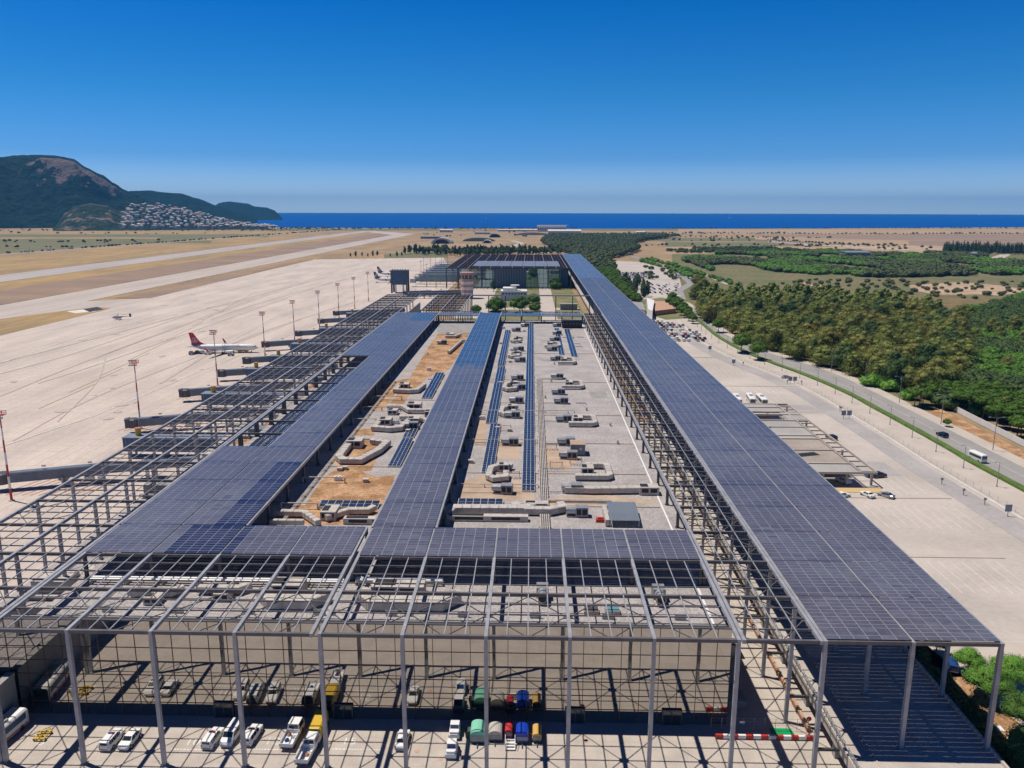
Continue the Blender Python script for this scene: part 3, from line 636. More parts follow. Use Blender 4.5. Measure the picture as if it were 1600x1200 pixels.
# ================================================================== apron: light masts, boarding bridges, aircraft
def make_mast(label, loc, h=25.0):
    t = thing('floodlight_mast', label, 'floodlight mast', loc, 0, 'floodlight masts along the apron')
    x, y, z = loc; n = 7
    mb = MB()
    for i in range(n):
        a, b = i/n, (i+1)/n
        mb.cyl((x, y, z+h*a), (x, y, z+h*b-.002), .36-.2*a, .36-.2*b, 8, 0 if i % 2 == 0 else 1, cap=False)
    mb.cyl((x, y, z-.02), (x, y, z+.25), .8, .8, 10, 2); mb.build('pole', [M['red'], M['white'], M['pave']], t)
    mb = MB(); mb.box(x-1.3, y-.9, z+h, x+1.3, y+.9, z+h+.12, 0)
    for dz in (.5, 1.15): 
        for dy in (-.9, .9): mb.beam((x-1.3, y+dy, z+h+dz), (x+1.3, y+dy, z+h+dz), .09, .09)
        for dx in (-1.3, 1.3): mb.beam((x+dx, y-.9, z+h+dz), (x+dx, y+.9, z+h+dz), .09, .09)
    for dx in (-1.3, 0, 1.3):
        for dy in (-.9, .9): mb.box(x+dx-.05, y+dy-.05, z+h+.12, x+dx+.05, y+dy+.05, z+h+1.2)
    mb.build('platform', M['red'], t)
    for i, dx in enumerate((-1.55, -.75, .05, .85)):
        for zz in (-.75, .95):
            mb = MB(); mb.box(x+dx, y-1.35, z+h+zz, x+dx+.6, y-.95, z+h+zz+.5); mb.build('floodlight', M['galv'], t)
    return t
MAST = make_mast('red and white floodlight mast at the left edge of the photo', (-147, 209, .22))
for yy, l in ((285, 'red and white mast over the second boarding bridge, second from the left edge'), (360, 'red and white mast in front of the parked red-tailed airliner'), (428, 'red and white mast at the nose of the red-tailed airliner'), (484, 'fifth red and white mast, beyond the red-tailed airliner'), (543, 'sixth red and white mast along the apron'), (600, 'seventh red and white mast along the apron, near the lattice end'), (655, 'eighth red and white mast, just before the dark stair tower'), (712, 'ninth red and white mast, left of the dark stair tower')):
    dup(MAST, loc=(-147, yy, .22), label=l)
thin = thing('light_pole', 'thin pale apron pole near the far boarding bridges', 'light pole', (-125, 900, .2), 0, 'thin poles by the far boarding bridges')
mb = MB(); mb.cyl((-125, 900, .2), (-125, 900, 24), .3, .14, 6); mb.build('pole', M['rust'], thin)
mb = MB(); mb.box(-126, 899.6, 24, -124, 900.4, 24.6); mb.build('lamp_head', M['galv'], thin)
for i, (x, y) in enumerate(((-130, 960), (-128, 1010), (-128, 1065), (-126, 1120), (-124, 1180), (-112, 850), (-100, 830))): dup(thin, loc=(x, y, .2))
# boarding bridges
def make_bridge(label, tip, root_pt, z=4.6, grp='boarding bridges on the apron'):
    t = thing('boarding_bridge', label, 'boarding bridge', (root_pt[0], root_pt[1], .22), 0, grp)
    a = Vector((*root_pt, z)); b = Vector((*tip, z-.6)); d = (b-a); L_ = d.length; d.normalize()
    s = Vector((-d.y, d.x, 0)).normalized()
    m1 = a+d*(L_*.52)
    mb = MB(); mb.beam(a, m1, 2.6, 2.4, 0)
    for k in range(1, 9):
        p = a+d*(L_*.52*k/9); mb.beam(p-s*1.32+Vector((0, 0, -1.2)), p-s*1.32+Vector((0, 0, 1.21)), .08, .08, 1)
        mb.beam(p+s*1.32+Vector((0, 0, -1.2)), p+s*1.32+Vector((0, 0, 1.21)), .08, .08, 1)
    mb.build('inner_tunnel', [M['bridge'], M['grey']], t)
    mb = MB(); mb.beam(m1+Vector((0, 0, .12)), b-d*3.0, 2.95, 2.8, 0); mb.beam(m1+Vector((0, 0, 1.58)), b-d*3.2+Vector((0, 0, 1.47)), 2.4, .1, 1)
    mb.build('outer_tunnel', [M['bridge'], M['bridge']], t)
    # rounded cab with bellows
    mb = MB(); c = b-d*1.4
    ring = lambda zz, r_: [tuple(c+Vector((math.cos(k*math.pi/6)*r_, math.sin(k*math.pi/6)*r_, zz))) for k in range(12)]
    mb.loft([ring(-1.7, 2.0), ring(1.3, 2.1), ring(1.6, 1.7)]); mb.beam(b-d*.3-s*1.6, b+d*1.3-s*1.4, .3, 3.2, 0); mb.beam(b-d*.3+s*1.6, b+d*1.3+s*1.4, .3, 3.2, 0); mb.beam(b-d*.2+Vector((0, 0, 1.7)), b+d*1.5+Vector((0, 0, 1.4)), 3.2, .25, 0)
    mb.build('cab', M['steel_dk'], t)
    w_ = a+d*(L_*.72); mb = MB()
    for q in (-1, 1): mb.box(w_.x+s.x*q*1.9-.22, w_.y+s.y*q*1.9-.22, 1.1, w_.x+s.x*q*1.9+.22, w_.y+s.y*q*1.9+.22, z-1.2)
    mb.beam(w_+s*2.6+Vector((0, 0, 1.0-w_.z)), w_-s*2.6+Vector((0, 0, 1.0-w_.z)), .8, .5)
    mb.box(w_.x-1.1, w_.y-1.1, 1.9, w_.x+1.1, w_.y+1.1, 2.9); mb.build('drive_frame', M['grey'], t)
    for q in (-1, 1):
        c2 = Vector((w_.x, w_.y, .22+.55))+s*(q*2.0); mb = MB(); mb.cyl(c2-s*.3, c2+s*.3, .55, .55, 12); mb.build('wheel', M['black'], t)
    mb = MB()
    for k in (.12, .34): p = a+d*(L_*k+.0); mb.box(p.x-.5, p.y-1.6, .22, p.x+.5, p.y-1.1, z-1.4); 
    p = m1+d*5; mb.box(p.x-1, p.y-2.2, z-3.3, p.x+1.6, p.y-1.0, z-1.8); mb.box(p.x+3, p.y-2.0, z-3.0, p.x+4.4, p.y-1.0, z-1.8)
    p = a+d*3; mb.cyl((p.x, p.y, .22), (p.x, p.y, z-1.4), 1.0, 1.0, 12)
    mb.build('support_and_service_boxes', M['galv'], t)
    for k in (.35, .6, .8):
        p = a+d*(L_*k); mb = MB(); mb.box(p.x-.5, p.y-.3, z+1.45 if k < .5 else z+1.9, p.x+.5, p.y+.3, z+2.3); mb.build('roof_box', M['galv'], t)
    return t
B0 = make_bridge('nearest blue-grey boarding bridge, reaching the left edge of the photo', (-156, 217), (-97, 236))
B1 = make_bridge('second boarding bridge from the left edge, under the second mast', (-148, 279), (-97, 296))
for k, (y, l) in enumerate(((282, 'second boarding bridge from the left edge, under the second mast'), (331, 'third boarding bridge from the left edge'), (372, 'fourth boarding bridge, just before the red-tailed airliner'), (407, 'fifth boarding bridge, hiding the nose gear of the red-tailed airliner'), (447, 'long boarding bridge docked at the red-tailed airliner'), (500, 'seventh boarding bridge, beyond the red-tailed airliner'), (556, 'eighth boarding bridge, before the lattice end'), (600, 'ninth and farthest boarding bridge of the near row'))):
    if k: dup(B1, loc=(-106 if k == 4 else -98.5, y+(26 if k == 4 else 14), .22), label=l, rz=(0, 0, -.02, .02, .05, .03, 0, 0)[k])
# blue stair boxes with yellow beacons between bridges
S0 = thing('stair_tower', 'blue clad stair box beside the nearest boarding bridge', 'stair tower', (-112, 252, .22), 0, 'blue stair boxes at the foot of the boarding bridges')
mb = MB(); mb.box(-135, 249, 2.4, -99, 254, 7.0, 0); mb.box(-135.2, 248.8, 7.0, -99, 254.2, 7.25, 1)
for q in range(12): mb.box(-134+q*3, 248.93, 2.6, -133.85+q*3, 248.998, 6.9, 1)
mb.build('box', [M['bluesteel'], M['bluegrey']], S0)
mb = MB(); mb.cyl((-131, 252, 7.27), (-131, 252, 9.6), .95, .95, 12); mb.cyl((-131, 252, 9.6), (-131, 252, 9.8), 1.05, 1.05, 12, 1); mb.build('yellow_beacon', [M['yellow'], M['redline']], S0)
mb = MB()
for xx in (-133, -122, -110): mb.box(xx-.3, 249.4, .22, xx+.3, 250, 2.38); mb.box(xx-.3, 253, .22, xx+.3, 253.6, 2.38)
mb.build('stilt', M['grey'], S0)
for y, l in ((316, 'blue stair box with yellow drum, second from the left edge'), (368, 'blue stair box with yellow drum, third from the left edge'), (402, 'blue stair box with yellow drum before the airliner'), (440, 'blue stair box with yellow drum below the airliner nose'), (500, 'blue stair box with yellow drum beyond the airliner'), (575, 'small farthest blue stair box near the lattice end')):
    dup(S0, loc=(-112, y, .22), label=l)
# airliner, built along +x (nose) with its nose at the origin
def make_plane(label, tailmat, loc, rz, style):
    t = thing('airliner', label, 'airplane', (0, 0, 0))
    mw_, eng = M['white'], M['galv']
    z0 = 3.15
    def ring(x, r, zc, rz_=None, n=20): rz_ = rz_ or r; return [(x, r*math.cos(k*2*math.pi/n), zc+rz_*math.sin(k*2*math.pi/n)) for k in range(n)]
    st = [(0, .08, z0-.45), (-.5, .55, z0-.38), (-1.4, 1.05, z0-.25), (-3, 1.55, z0-.08), (-5, 1.83, z0), (-8, 1.88, z0), (-26, 1.88, z0), (-30, 1.65, z0+.2), (-34, 1.1, z0+.6), (-37, .6, z0+.95), (-38.6, .22, z0+1.15)]
    mb = MB(); mb.loft([ring(x, r, zc) for x, r, zc in st][::-1])
    fus = mb.build('fuselage', mw_, t, smooth=True)
    mb = MB()
    for i in range(46):
        x = -6.2-i*.58
        for s in (-1, 1): mb.box(x, s*1.835, z0+.42, x+.28, s*1.875, z0+.78)
    for s in (-1, 1): mb.box(-2.3, s*1.0, z0+.42, -1.5, s*1.45, z0+.8)
    mb.box(-1.75, -.75, z0+.5, -1.2, .75, z0+.75)
    mb.build('windows', M['carglass'], fus)
    mb = MB()
    for s in (-1, 1):
        mb.loft([[(-13.5, s*1.2, z0-1.2), (-20.5, s*1.2, z0-1.0), (-20.5, s*1.2, z0-1.35), (-14.5, s*1.2, z0-1.7)],
                 [(-18.3, s*6, z0-.85), (-21.6, s*6, z0-.75), (-21.6, s*6, z0-.9), (-18.8, s*6, z0-1.1)],
                 [(-22.3, s*16.5, z0+.05), (-23.8, s*16.5, z0+.08), (-23.8, s*16.5, z0+0), (-22.5, s*16.5, z0-.06)]])
    mb.build('wings', M['galv'], t)
    for s in (-1, 1):
        mb = MB(); mb.loft([[(-22.3, s*16.5, z0+.0), (-23.8, s*16.5, z0+0), (-23.8, s*16.6, z0+.06), (-22.4, s*16.6, z0+.08)], [(-24.3, s*17.3, z0+2.5), (-25, s*17.3, z0+2.5), (-25, s*17.38, z0+2.5), (-24.3, s*17.38, z0+2.5)]]); mb.build('winglet', tailmat, t)
        mb = MB(); zc = z0-1.75
        mb.loft([[(x, s*4.9+r*math.cos(k*2*math.pi/14), zc+r*math.sin(k*2*math.pi/14)) for k in range(14)] for x, r in ((-17.6, .45), (-15.6, .85), (-13.6, 1.02), (-12.9, .98))], 0)
        mb.cyl((-12.95, s*4.9, zc), (-12.84, s*4.9, zc), .8, .8, 14, 1); mb.box(-16.8, s*4.9-.12, zc+.7, -13.8, s*4.9+.12, z0-.9, 0); mb.build('engine', [mw_, M['dark']], t)
        mb = MB(); mb.loft([[(-33.5, s*.6, z0+.9), (-36.8, s*.6, z0+1.1), (-36.8, s*.6, z0+.85), (-33.8, s*.6, z0+.7)], [(-37, s*7, z0+1.5), (-38.4, s*7, z0+1.55), (-38.4, s*7, z0+1.45), (-37.1, s*7, z0+1.4)]]); mb.build('tailplane', M['galv'], t)
        mb = MB(); mb.cyl((-19.5, s*2.8, .22+.55), (-19.5, s*2.8, z0-1.2), .14, .14, 8, 1); mb.cyl((-19.5, s*2.5, .55), (-19.5, s*3.1, .55), .55, .55, 14, 0); mb.build('main_gear', [M['black'], M['galv']], t)
    mb = MB(); mb.cyl((-4, 0, .55), (-4, 0, z0-1.5), .1, .1, 8, 1); mb.cyl((-4, -.3, .36), (-4, .3, .36), .36, .36, 12, 0); mb.build('nose_gear', [M['black'], M['galv']], t)
    P = [(-27.5, z0+1.62), (-30.5, z0+2.2), (-32.6, z0+3.4), (-36.2, z0+8.6), (-38.6, z0+8.75), (-37.4, z0+3.2), (-37.6, z0+1.0), (-33, z0+1.0)]
    mb = MB(); mb.add([(x, -.16, z) for x, z in P]+[(x, .16, z) for x, z in P], [tuple(range(8)), tuple(range(15, 7, -1))]+[(i, 8+i, 8+(i+1) % 8, (i+1) % 8) for i in range(8)])
    fin = mb.build('tail_fin', tailmat, t)
    mb = MB()
    cx, cz = -35.4, z0+4.3
    for s in (-1, 1):
        y = s*.18
        if style == 'red':
            n = 28
            for k in range(n):      # thin white circle
                a0, a1 = 2*math.pi*k/n, 2*math.pi*(k+1)/n
                mb.add([(cx+1.62*math.cos(a0), y, cz+1.62*math.sin(a0)), (cx+1.62*math.cos(a1), y, cz+1.62*math.sin(a1)), (cx+1.42*math.cos(a1), y, cz+1.42*math.sin(a1)), (cx+1.42*math.cos(a0), y, cz+1.42*math.sin(a0))], [(0, 1, 2, 3)])
            mb.add([(cx-.5, y, cz+1.2), (cx+.15, y, cz+.5), (cx+1.1, y, cz-.9), (cx+.2, y, cz-.55), (cx-.9, y, cz-.95), (cx-.2, y, cz-.1)], [(0, 1, 2, 3, 4, 5)])
        else:
            for a_, b_ in (((-36.9, z0+2.0), (-35.9, z0+6.4)), ((-35.9, z0+6.4), (-34.3, z0+2.4))):
                mb.beam((a_[0], y, a_[1]), (b_[0], y, b_[1]), .05, .75)
    mb.build('tail_emblem', M['white'], fin)
    if style == 'red':
        ft = textmesh('TURKISH AIRLINES', 1.25, M['bluegrey'])
        for s in (-1, 1):
            o = D.objects.new('airline_lettering', ft); COL.objects.link(o); o.parent = fus
            o.rotation_euler = (math.pi/2-.32, 0, 0 if s < 0 else math.pi); o.location = (-20.3 if s < 0 else -7.2, s*1.66, z0+.98)
    t.location = loc; t.rotation_euler = (0, 0, rz)
    return t
def textmesh(txt, size, m, align='LEFT'):
    cu = D.curves.new('t', 'FONT'); cu.body = txt; cu.size = size; cu.extrude = 0.01; cu.align_x = align
    o = D.objects.new('t', cu); COL.objects.link(o)
    bpy.context.view_layer.update()
    me = D.meshes.new_from_object(o.evaluated_get(bpy.context.evaluated_depsgraph_get())); me.name = 'lettering'
    D.objects.remove(o); D.curves.remove(cu); me.materials.clear(); me.materials.append(m); return me
M['navy'] = mat('navy_paint', (0.02, 0.03, 0.12), 0.4); M['crimson'] = mat('crimson_paint', (0.52, 0.008, 0.03), 0.35)
a_ = Vector(at(404, 551)); b_ = Vector(at(311, 552)); ang = math.atan2(a_.y-b_.y, a_.x-b_.x)
make_plane('white airliner with red tail parked at a boarding bridge', M['crimson'], (*a_, .2), ang, 'red')
a_ = Vector(at(640, 441)); make_plane('white airliner with pale and navy tail, behind the dark stair tower', M['navy'], (a_.x-2, a_.y, .2), ang+.02, 'a')
a_ = Vector(at(648, 431.5)); make_plane('farthest white airliner with navy tail, above the other navy-tailed one', M['navy'], (a_.x-8, a_.y, .2), ang+.02, 'a')
# helicopter
hx, hy = at(186, 500); H = thing('helicopter', 'small grey helicopter parked alone on the wide apron', 'helicopter', (hx, hy, .22))
mb = MB(); rr = lambda x, r_, zc: [(hx+x, hy+r_*math.cos(k*math.pi/5), .22+zc+r_*math.sin(k*math.pi/5)) for k in range(10)]
mb.loft([rr(-5, .2, 1.8), rr(-3.8, 1.0, 1.8), rr(-1, 1.3, 2.0), rr(1.5, 1.1, 2.1), rr(3, .45, 2.5), rr(8.5, .22, 2.8), rr(9.3, .1, 2.8)]); mb.build('fuselage', M['grey'], H, smooth=True)
mb = MB(); mb.cyl((hx-.5, hy, 3.3), (hx-.5, hy, 4.3), .15, .15); [mb.beam((hx-.5, hy, 4.25), (hx-.5+6.4*math.cos(a), hy+6.4*math.sin(a), 4.15), .35, .05) for a in (.4, 1.97, 3.54, 5.1)]; mb.build('main_rotor', M['steel_dk'], H)
mb = MB(); mb.prism([(hx+8, hy-.06), (hx+9.6, hy-.06), (hx+9.6, hy+.06), (hx+8, hy+.06)], 2.4, 4.9); mb.build('tail_fin', M['navy'], H)
mb = MB(); [mb.beam((hx-2.6, hy+s*1.2, .34), (hx+2, hy+s*1.2, .34), .14) for s in (-1, 1)]; [mb.beam((hx+x, hy+s*1.2, .34), (hx+x, hy+s*.5, 1.3), .1) for s in (-1, 1) for x in (-1.5, 1)]; mb.build('skids', M['steel_dk'], H)
# ground equipment round the airliner
def cart(name, label, cat, px, py, m, L_=3.2, W_=1.7, h=1.5, grp=None):
    x, y = at(px, py); t = thing(name, label, cat, (x, y, .22), 0, grp)
    mb = MB(); mb.box(x-L_/2, y-W_/2, .7, x+L_/2, y+W_/2, .22+h); mb.box(x-L_/2+.2, y-W_/2+.2, .22+h, x+L_*.1, y+W_/2-.2, .22+h+.5); mb.build('body', m, t)
    for dx in (-.35, .35):
        for s in (-1, 1): mb = MB(); mb.cyl((x+dx*L_, y+s*W_/2, .6), (x+dx*L_, y+s*(W_/2+.18), .6), .38, .38, 10); mb.build('wheel', M['black'], t)
    return t
for px, py, m, l in ((300, 554.5, 'grey', 'flat grey baggage trailer leftmost under the red-tailed airliner'), (310, 553.5, 'steel_dk', 'dark ground cart second from left under the red tail'), (318, 553.5, 'galv', 'pale ground cart under the red tail'), (325, 554.5, 'white', 'white ground cart below the rear fuselage'), (332, 553, 'galv', 'grey tug below the rear fuselage')):
    cart('ground_cart', l, 'ground cart', px, py, M[m])
cart('ground_cart', 'small grey tug alone in front of the airliner engine', 'ground cart', 361, 556.5, M['grey'])
cart('service_truck', 'yellow service truck beside the airliner nose', 'truck', 380, 550.5, M['yellow'], 6, 2.3, 3)
# ================================================================== dark stair tower, control tower, far terminal
sx0, sy0 = at(611, 458.5); DT = thing('service_tower', 'dark boxy tower on legs at the far end of the lattice', 'tower', (sx0+8, sy0, .2))
a, b = sx0, sx0+16.5; y0, y1 = sy0, sy0+13
mb = MB(); mb.box(a+.6, y0+.5, 8.5, b-.6, y1, 20.5); mb.build('body', M['bluesteel'], DT)
for xx in (a, b-1.6):
    for yy in (y0+.2, y1-1): mb = MB(); mb.box(xx, yy, .2, xx+1.6, yy+1, 22); mb.build('leg', M['steel_dk'], DT)
for xx in (a+3.6, b-5.2): mb = MB(); mb.cyl((xx+.8, y0+2, .2), (xx+.8, y0+2, 8.48), .9, .9, 12); mb.build('column', M['white'], DT)
mb = MB(); mb.box(a-.4, y0-.2, 22.02, b+.4, y1+.3, 22.5); [mb.beam((a+.3, y0+q, 22.5), (a+.3, y0+q, 23.6), .12) for q in (0, 6, 12)]; mb.box(a+.6, y0+.3, 20.52, b-.6, y1, 22.0); mb.build('roof', M['steel_dk'], DT)
for q in range(6): mb = MB(); mb.cyl((a+2+q*2.5, y0+1.5, 22.5), (a+2+q*2.5, y0+1.5, 24.2), .55, .3, 8); mb.build('ventilator', M['galv'], DT)
cx, cy = -60, 742; CT = thing('control_tower', 'small round pink and white control tower between the terminals', 'control tower', (cx, cy, .2))
M['pink'] = mat('pink_render', (0.48, 0.28, 0.25), 0.7)
mb = MB(); [mb.cyl((cx, cy, .2+i*2.6), (cx, cy, .2+(i+1)*2.6-.003), 5.3+.12*i, 5.3+.12*(i+1), 12, i % 2) for i in range(7)]; mb.build('shaft', [M['pink'], M['whitewall']], CT)
mb = MB(); mb.cyl((cx, cy, 18.4), (cx, cy, 22.2), 5.2, 6.2, 10, 0); mb.build('cab_windows', M['darkglass'], CT)
for k in range(10):
    an = 2*math.pi*k/10; mb = MB(); mb.beam((cx+5.3*math.cos(an), cy+5.3*math.sin(an), 18.4), (cx+6.3*math.cos(an), cy+6.3*math.sin(an), 22.2), .35); mb.build('mullion', M['whitewall'], CT)
mb = MB(); mb.cyl((cx, cy, 22.2), (cx, cy, 24.2), 6.6, 6.9, 12); rf = mb.build('roof', M['pink'], CT)
mb = MB(); mb.cyl((cx+.5, cy, 24.2), (cx+.5, cy, 46), .3, .1, 6); mb.beam((cx-3, cy, 40), (cx+4, cy, 40), .12); mb.build('aerial', M['redline'], rf)
WB = thing('service_building', 'white two-storey service building with antenna disc among garden trees', 'building', (-13, 724, .23))
mb = MB(); mb.box(-28, 720, .23, -4, 738, 9); mb.box(-26, 722, 9, -14, 736, 11.5); mb.build('wall', M['whitewall'], WB)
for i in range(8):
    mb = MB(); mb.box(-26.5+i*2.8, 719.9, 5.4, -24.7+i*2.8, 719.997, 7.3); mb.build('window', M['bluesteel'], WB)
mb = MB(); mb.cyl((-15, 728, 11.5), (-15, 728, 13.4), .3, .3); mb.cyl((-15, 728, 13.4), (-15, 728, 13.9), 4.2, 4.2, 16); mb.build('antenna_disc', M['white'], WB)
GB = thing('garden_kiosk', 'small grey louvred kiosk on the garden lawn', 'kiosk', (30, 655, .23))
mb = MB(); mb.box(24, 655, .23, 38, 662, 4.8); mb.box(23.5, 654.5, 4.8, 38.5, 662.5, 5.1); mb.build('wall', M['wallgrey'], GB)
mb = MB(); [mb.box(25+i*1.4, 654.9, .8, 25.9+i*1.4, 654.997, 4.2) for i in range(9)]; mb.build('louvre', M['grey'], GB)
# far terminal
F = thing('terminal_building', 'far terminal with blue glass wall under dark red-brown lattice roof', 'building', (-20, 838, .2))
fx0, fx1, fy0, fy1 = -74.5, 38.5, 842, 1085
mb = MB(); mb.box(fx0, fy0+1, .2, fx1, fy1, 20.4, 0); mb.build('wall', M['bluesteel'], F)
mb = MB(); mb.box(fx0, fy0, .25, fx0+35, fy0+.9, 20.3, 0); mb.build('glass_wall', M['far_glass'], F); mb = MB(); mb.box(fx1-44, fy0, .25, fx1-8, fy0+.9, 20.3, 0); fg = mb.build('glass_wall', M['far_glass'], F)
mb = MB()
for i in range(9):
    for (xa, w_) in ((fx0, 35), (fx1-44, 36)): mb.box(xa+w_*i/8-.15, fy0-.1, .3, xa+w_*i/8+.15, fy0-.003, 20.3)
for z in (5, 10, 15): mb.box(fx0, fy0-.12, z-.12, fx0+35, fy0-.103, z+.12); mb.box(fx1-44, fy0-.12, z-.12, fx1-8, fy0-.103, z+.12)
mb.build('mullion_grid', M['steel_dk'], fg)
mb = MB(); [mb.box(fx0+35+i*1.7, fy0+.6, .25, fx0+35.9+i*1.7, fy0+.998, 20.3) for i in range(20)]; mb.build('metal_cladding', M['bluegrey'], F)
mb = MB(); mb.box(fx0-.4, fy0-1, 20.42, fx1+.5, fy1, 20.7); mb.build('roof', mat('dark_roof', (0.05, 0.04, 0.05), 0.8), F)
M['brownsteel'] = mat('red_brown_steel', (0.085, 0.06, 0.07), 0.6)
mb = MB(); n = 34
for i in range(n+1): x = -89+(41-(-89))*i/n; mb.box(x-(.28 if i % 3 == 0 else .12), 832, 21.7, x+(.28 if i % 3 == 0 else .12), 1092, 22.2, 1 if i % 3 == 0 else 0)
for k in range(41): y = 832+260*k/40; mb.box(-89, y-.55, 21.3, 41, y+.55, 21.69)
mb.build('roof_lattice', [M['brownsteel'], M['grey']], F)
M['pv_far'] = mat('solar_panel_far', (0.20, 0.215, 0.25), 0.4, var=0.1, vs=.2)
for i in range(7):
    xa = -63+i*13.4; mb = MB(); mb.box(xa, 850, 22.3, xa+13.1, 938, 22.5); mb.build('solar_array', M['pv_far'], F)
for x in (-89, -77, 41):
    for y in (832, 900, 980, 1088): mb = MB(); mb.box(x-.5, y-.5, .2, x+.5, y+.5, 21.3); mb.build('column', M['steel_dk'], F)
for i in range(11):
    x = -76+i*11.7; mb = MB(); mb.box(x-.3, 832.4, .2, x+.3, 833, 21.3); mb.build('column', M['steel_dk'], F)
# glass-finned gangways of the far terminal
g0 = thing('gangway', 'pale glass and steel gangway beside the far terminal', 'gangway', (0, 0, 0), 0, 'gangways left of the far terminal')
mb = MB(); mb.box(-46, -2, 6.5, 0, 2, 9.6, 0); mb.build('tunnel', [M['fin_glass']], g0, off=(0, 0, 0))
mb = MB()
for k in range(9): mb.box(-46+k*5.6, -2.3, .2 if k % 2 == 0 else 6.2, -45.7+k*5.6, -2.05, 13.5)
mb.box(-46, -2.3, 13.5, 0, 2.3, 13.8); mb.box(-46, -2.35, 6.0, 0, 2.35, 6.4); mb.build('frame', M['bluegrey'], g0, off=(0, 0, 0))
mb = MB(); mb.box(-52, -3, 4.5, -46.1, 3, 8.5); mb.build('cab', M['galv'], g0, off=(0, 0, 0))
g0.location = (-78, 852, 0)
for i in range(1, 8): dup(g0, loc=(-78, 852+i*32, 0))
dup(B1, loc=(-68, 762, .2), label='long boarding bridge left of the control tower, farther one', rz=-.12); dup(B1, loc=(-62, 745, .2), label='long boarding bridge left of the control tower, nearer one', rz=-.12)
# ================================================================== rooftop: plant, ducts, pipes, low solar rows
ZT = 17.52
def rp(px, py, z=ZT): x, y = at(px, py, z); return x, y
RM = [M['duct'], M['galv'], M['dark'], M['grey']]
# soil and membrane patches
def roof_patch(name, pts, m, z=.012):
    P = [rp(*p) for p in pts]; n = len(P); Q = []
    for i in range(n):          # uneven outline
        a = Vector(P[i]); b = Vector(P[(i+1) % n]); k = max(1, int((b-a).length/3))
        for j in range(k):
            p = a+(b-a)*j/k; Q.append((p.x+.5*noise.noise(Vector((p.x, p.y, 3)))*min(1, j), p.y+.8*noise.noise(Vector((p.x, p.y, 9)))*min(1, j)))
    a_ = sum(Q[i][0]*Q[(i+1) % len(Q)][1]-Q[(i+1) % len(Q)][0]*Q[i][1] for i in range(len(Q)))
    if a_ < 0: Q = Q[::-1]
    mb = MB(); mb.add([(x, y, ZR+z) for x, y in Q], [tuple(range(len(Q)))])
    return mb.build(name, m, roof)
roof_patch('soil_bed', [(686, 520), (735, 518), (722, 548), (700, 578), (668, 590), (636, 620), (628, 640), (606, 634), (640, 590), (668, 545)], M['soil'])
roof_patch('soil_bed', [(555, 640), (600, 600), (640, 590), (620, 610), (600, 640)], M['soil'], .02)
roof_patch('soil_bed', [(470, 800), (500, 752), (530, 728), (560, 735), (590, 745), (618, 742), (610, 785), (540, 800)], M['soil'])
roof_patch('soil_bed', [(520, 720), (545, 690), (590, 685), (606, 690), (592, 712), (580, 735), (540, 740)], M['soil'], .018)
roof_patch('soil_bed', [(625, 715), (640, 690), (652, 688), (640, 712)], M['soil'], .018)
roof_patch('soil_bed', [(430, 820), (455, 790), (560, 790), (600, 800), (590, 820)], M['soil'], .016)
roof_patch('soil_bed', [(552, 672), (585, 668), (584, 680), (555, 680)], M['soil'], .02)
roof_patch('membrane', [(712, 782), (722, 752), (760, 742), (812, 752), (835, 772), (836, 782)], M['membrane'])
roof_patch('membrane', [(735, 690), (748, 650), (764, 650), (756, 690), (755, 700)], M['membrane'])
roof_patch('membrane', [(850, 700), (884, 702), (900, 724), (884, 736), (852, 728)], M['membrane'], .015)
roof_patch('membrane', [(770, 686), (800, 680), (815, 690), (812, 718), (770, 716)], M['membrane'], .018)
roof_patch('membrane', [(852, 778), (930, 772), (1030, 782), (1032, 786), (852, 790)], M['membrane'], .02)
roof_patch('dark_stain', [(920, 612), (945, 610), (950, 620), (925, 624)], M['wallgrey'], .02)
roof_patch('light_gravel', [(680, 505), (742, 505), (738, 520), (684, 522)], M['wallgrey'], .022)
# roof seams and thin pipes across
for (xa, xb, y) in ((-16.5, 28.5, 186), (-16.5, 28.5, 212), (-16.5, 28.5, 243), (-16.5, 28.5, 292), (-16.5, 28.5, 353), (1.0, 28.5, 164), (-52, -31, 190), (-52, -31, 262)):
    mb = MB(); mb.box(xa, y, ZR+.03, xb, y+.30, ZR+.16); mb.build('roof_seam', M['membrane'], roof)
# low solar rows standing on the roof
def solar_row(label, pts, nx, ny, group='low solar rows on the gravel roof'):
    (xa, ya), (xb, yb) = pts; t = thing('solar_row', label, 'solar panels', ((xa+xb)/2, ya, ZR), 0, group)
    nseg = max(1, int((yb-ya)/14)); dy = (yb-ya)/nseg
    for s in range(nseg):
        mb = MB(); y0_ = ya+s*dy; y1_ = y0_+dy-.5; mx = nx; my = max(2, int((y1_-y0_)/1.65)); cw = (xb-xa)/mx; ch = (y1_-y0_)/my
        mb.add([(xa-.06, y0_-.06, ZR+.42), (xb+.06, y0_-.06, ZR+.42), (xb+.06, y1_+.06, ZR+.80), (xa-.06, y1_+.06, ZR+.80)], [(0, 1, 2, 3), (3, 2, 1, 0)], 1)
        for i in range(mx):
            for j in range(my):
                f0, f1 = j/my, (j+1)/my; g = .07
                za, zb_ = ZR+.45+.38*f0, ZR+.45+.38*f1
                mb.quad((xa+i*cw+g, y0_+j*ch+g, za), (xa+(i+1)*cw-g, y0_+j*ch+g, za), (xa+(i+1)*cw-g, y0_+(j+1)*ch-g, zb_), (xa+i*cw+g, y0_+(j+1)*ch-g, zb_), 0)
        mb.build('panel_block', [M['pv_low'], M['white']], t)
    mb = MB()
    k = 0
    while ya+k*3.5 < yb: mb.box(xa, ya+k*3.5, ZR, xb, ya+k*3.5+.12, ZR+.36); k += 1
    mb.build('support_rail', M['alu'], t)
    return t
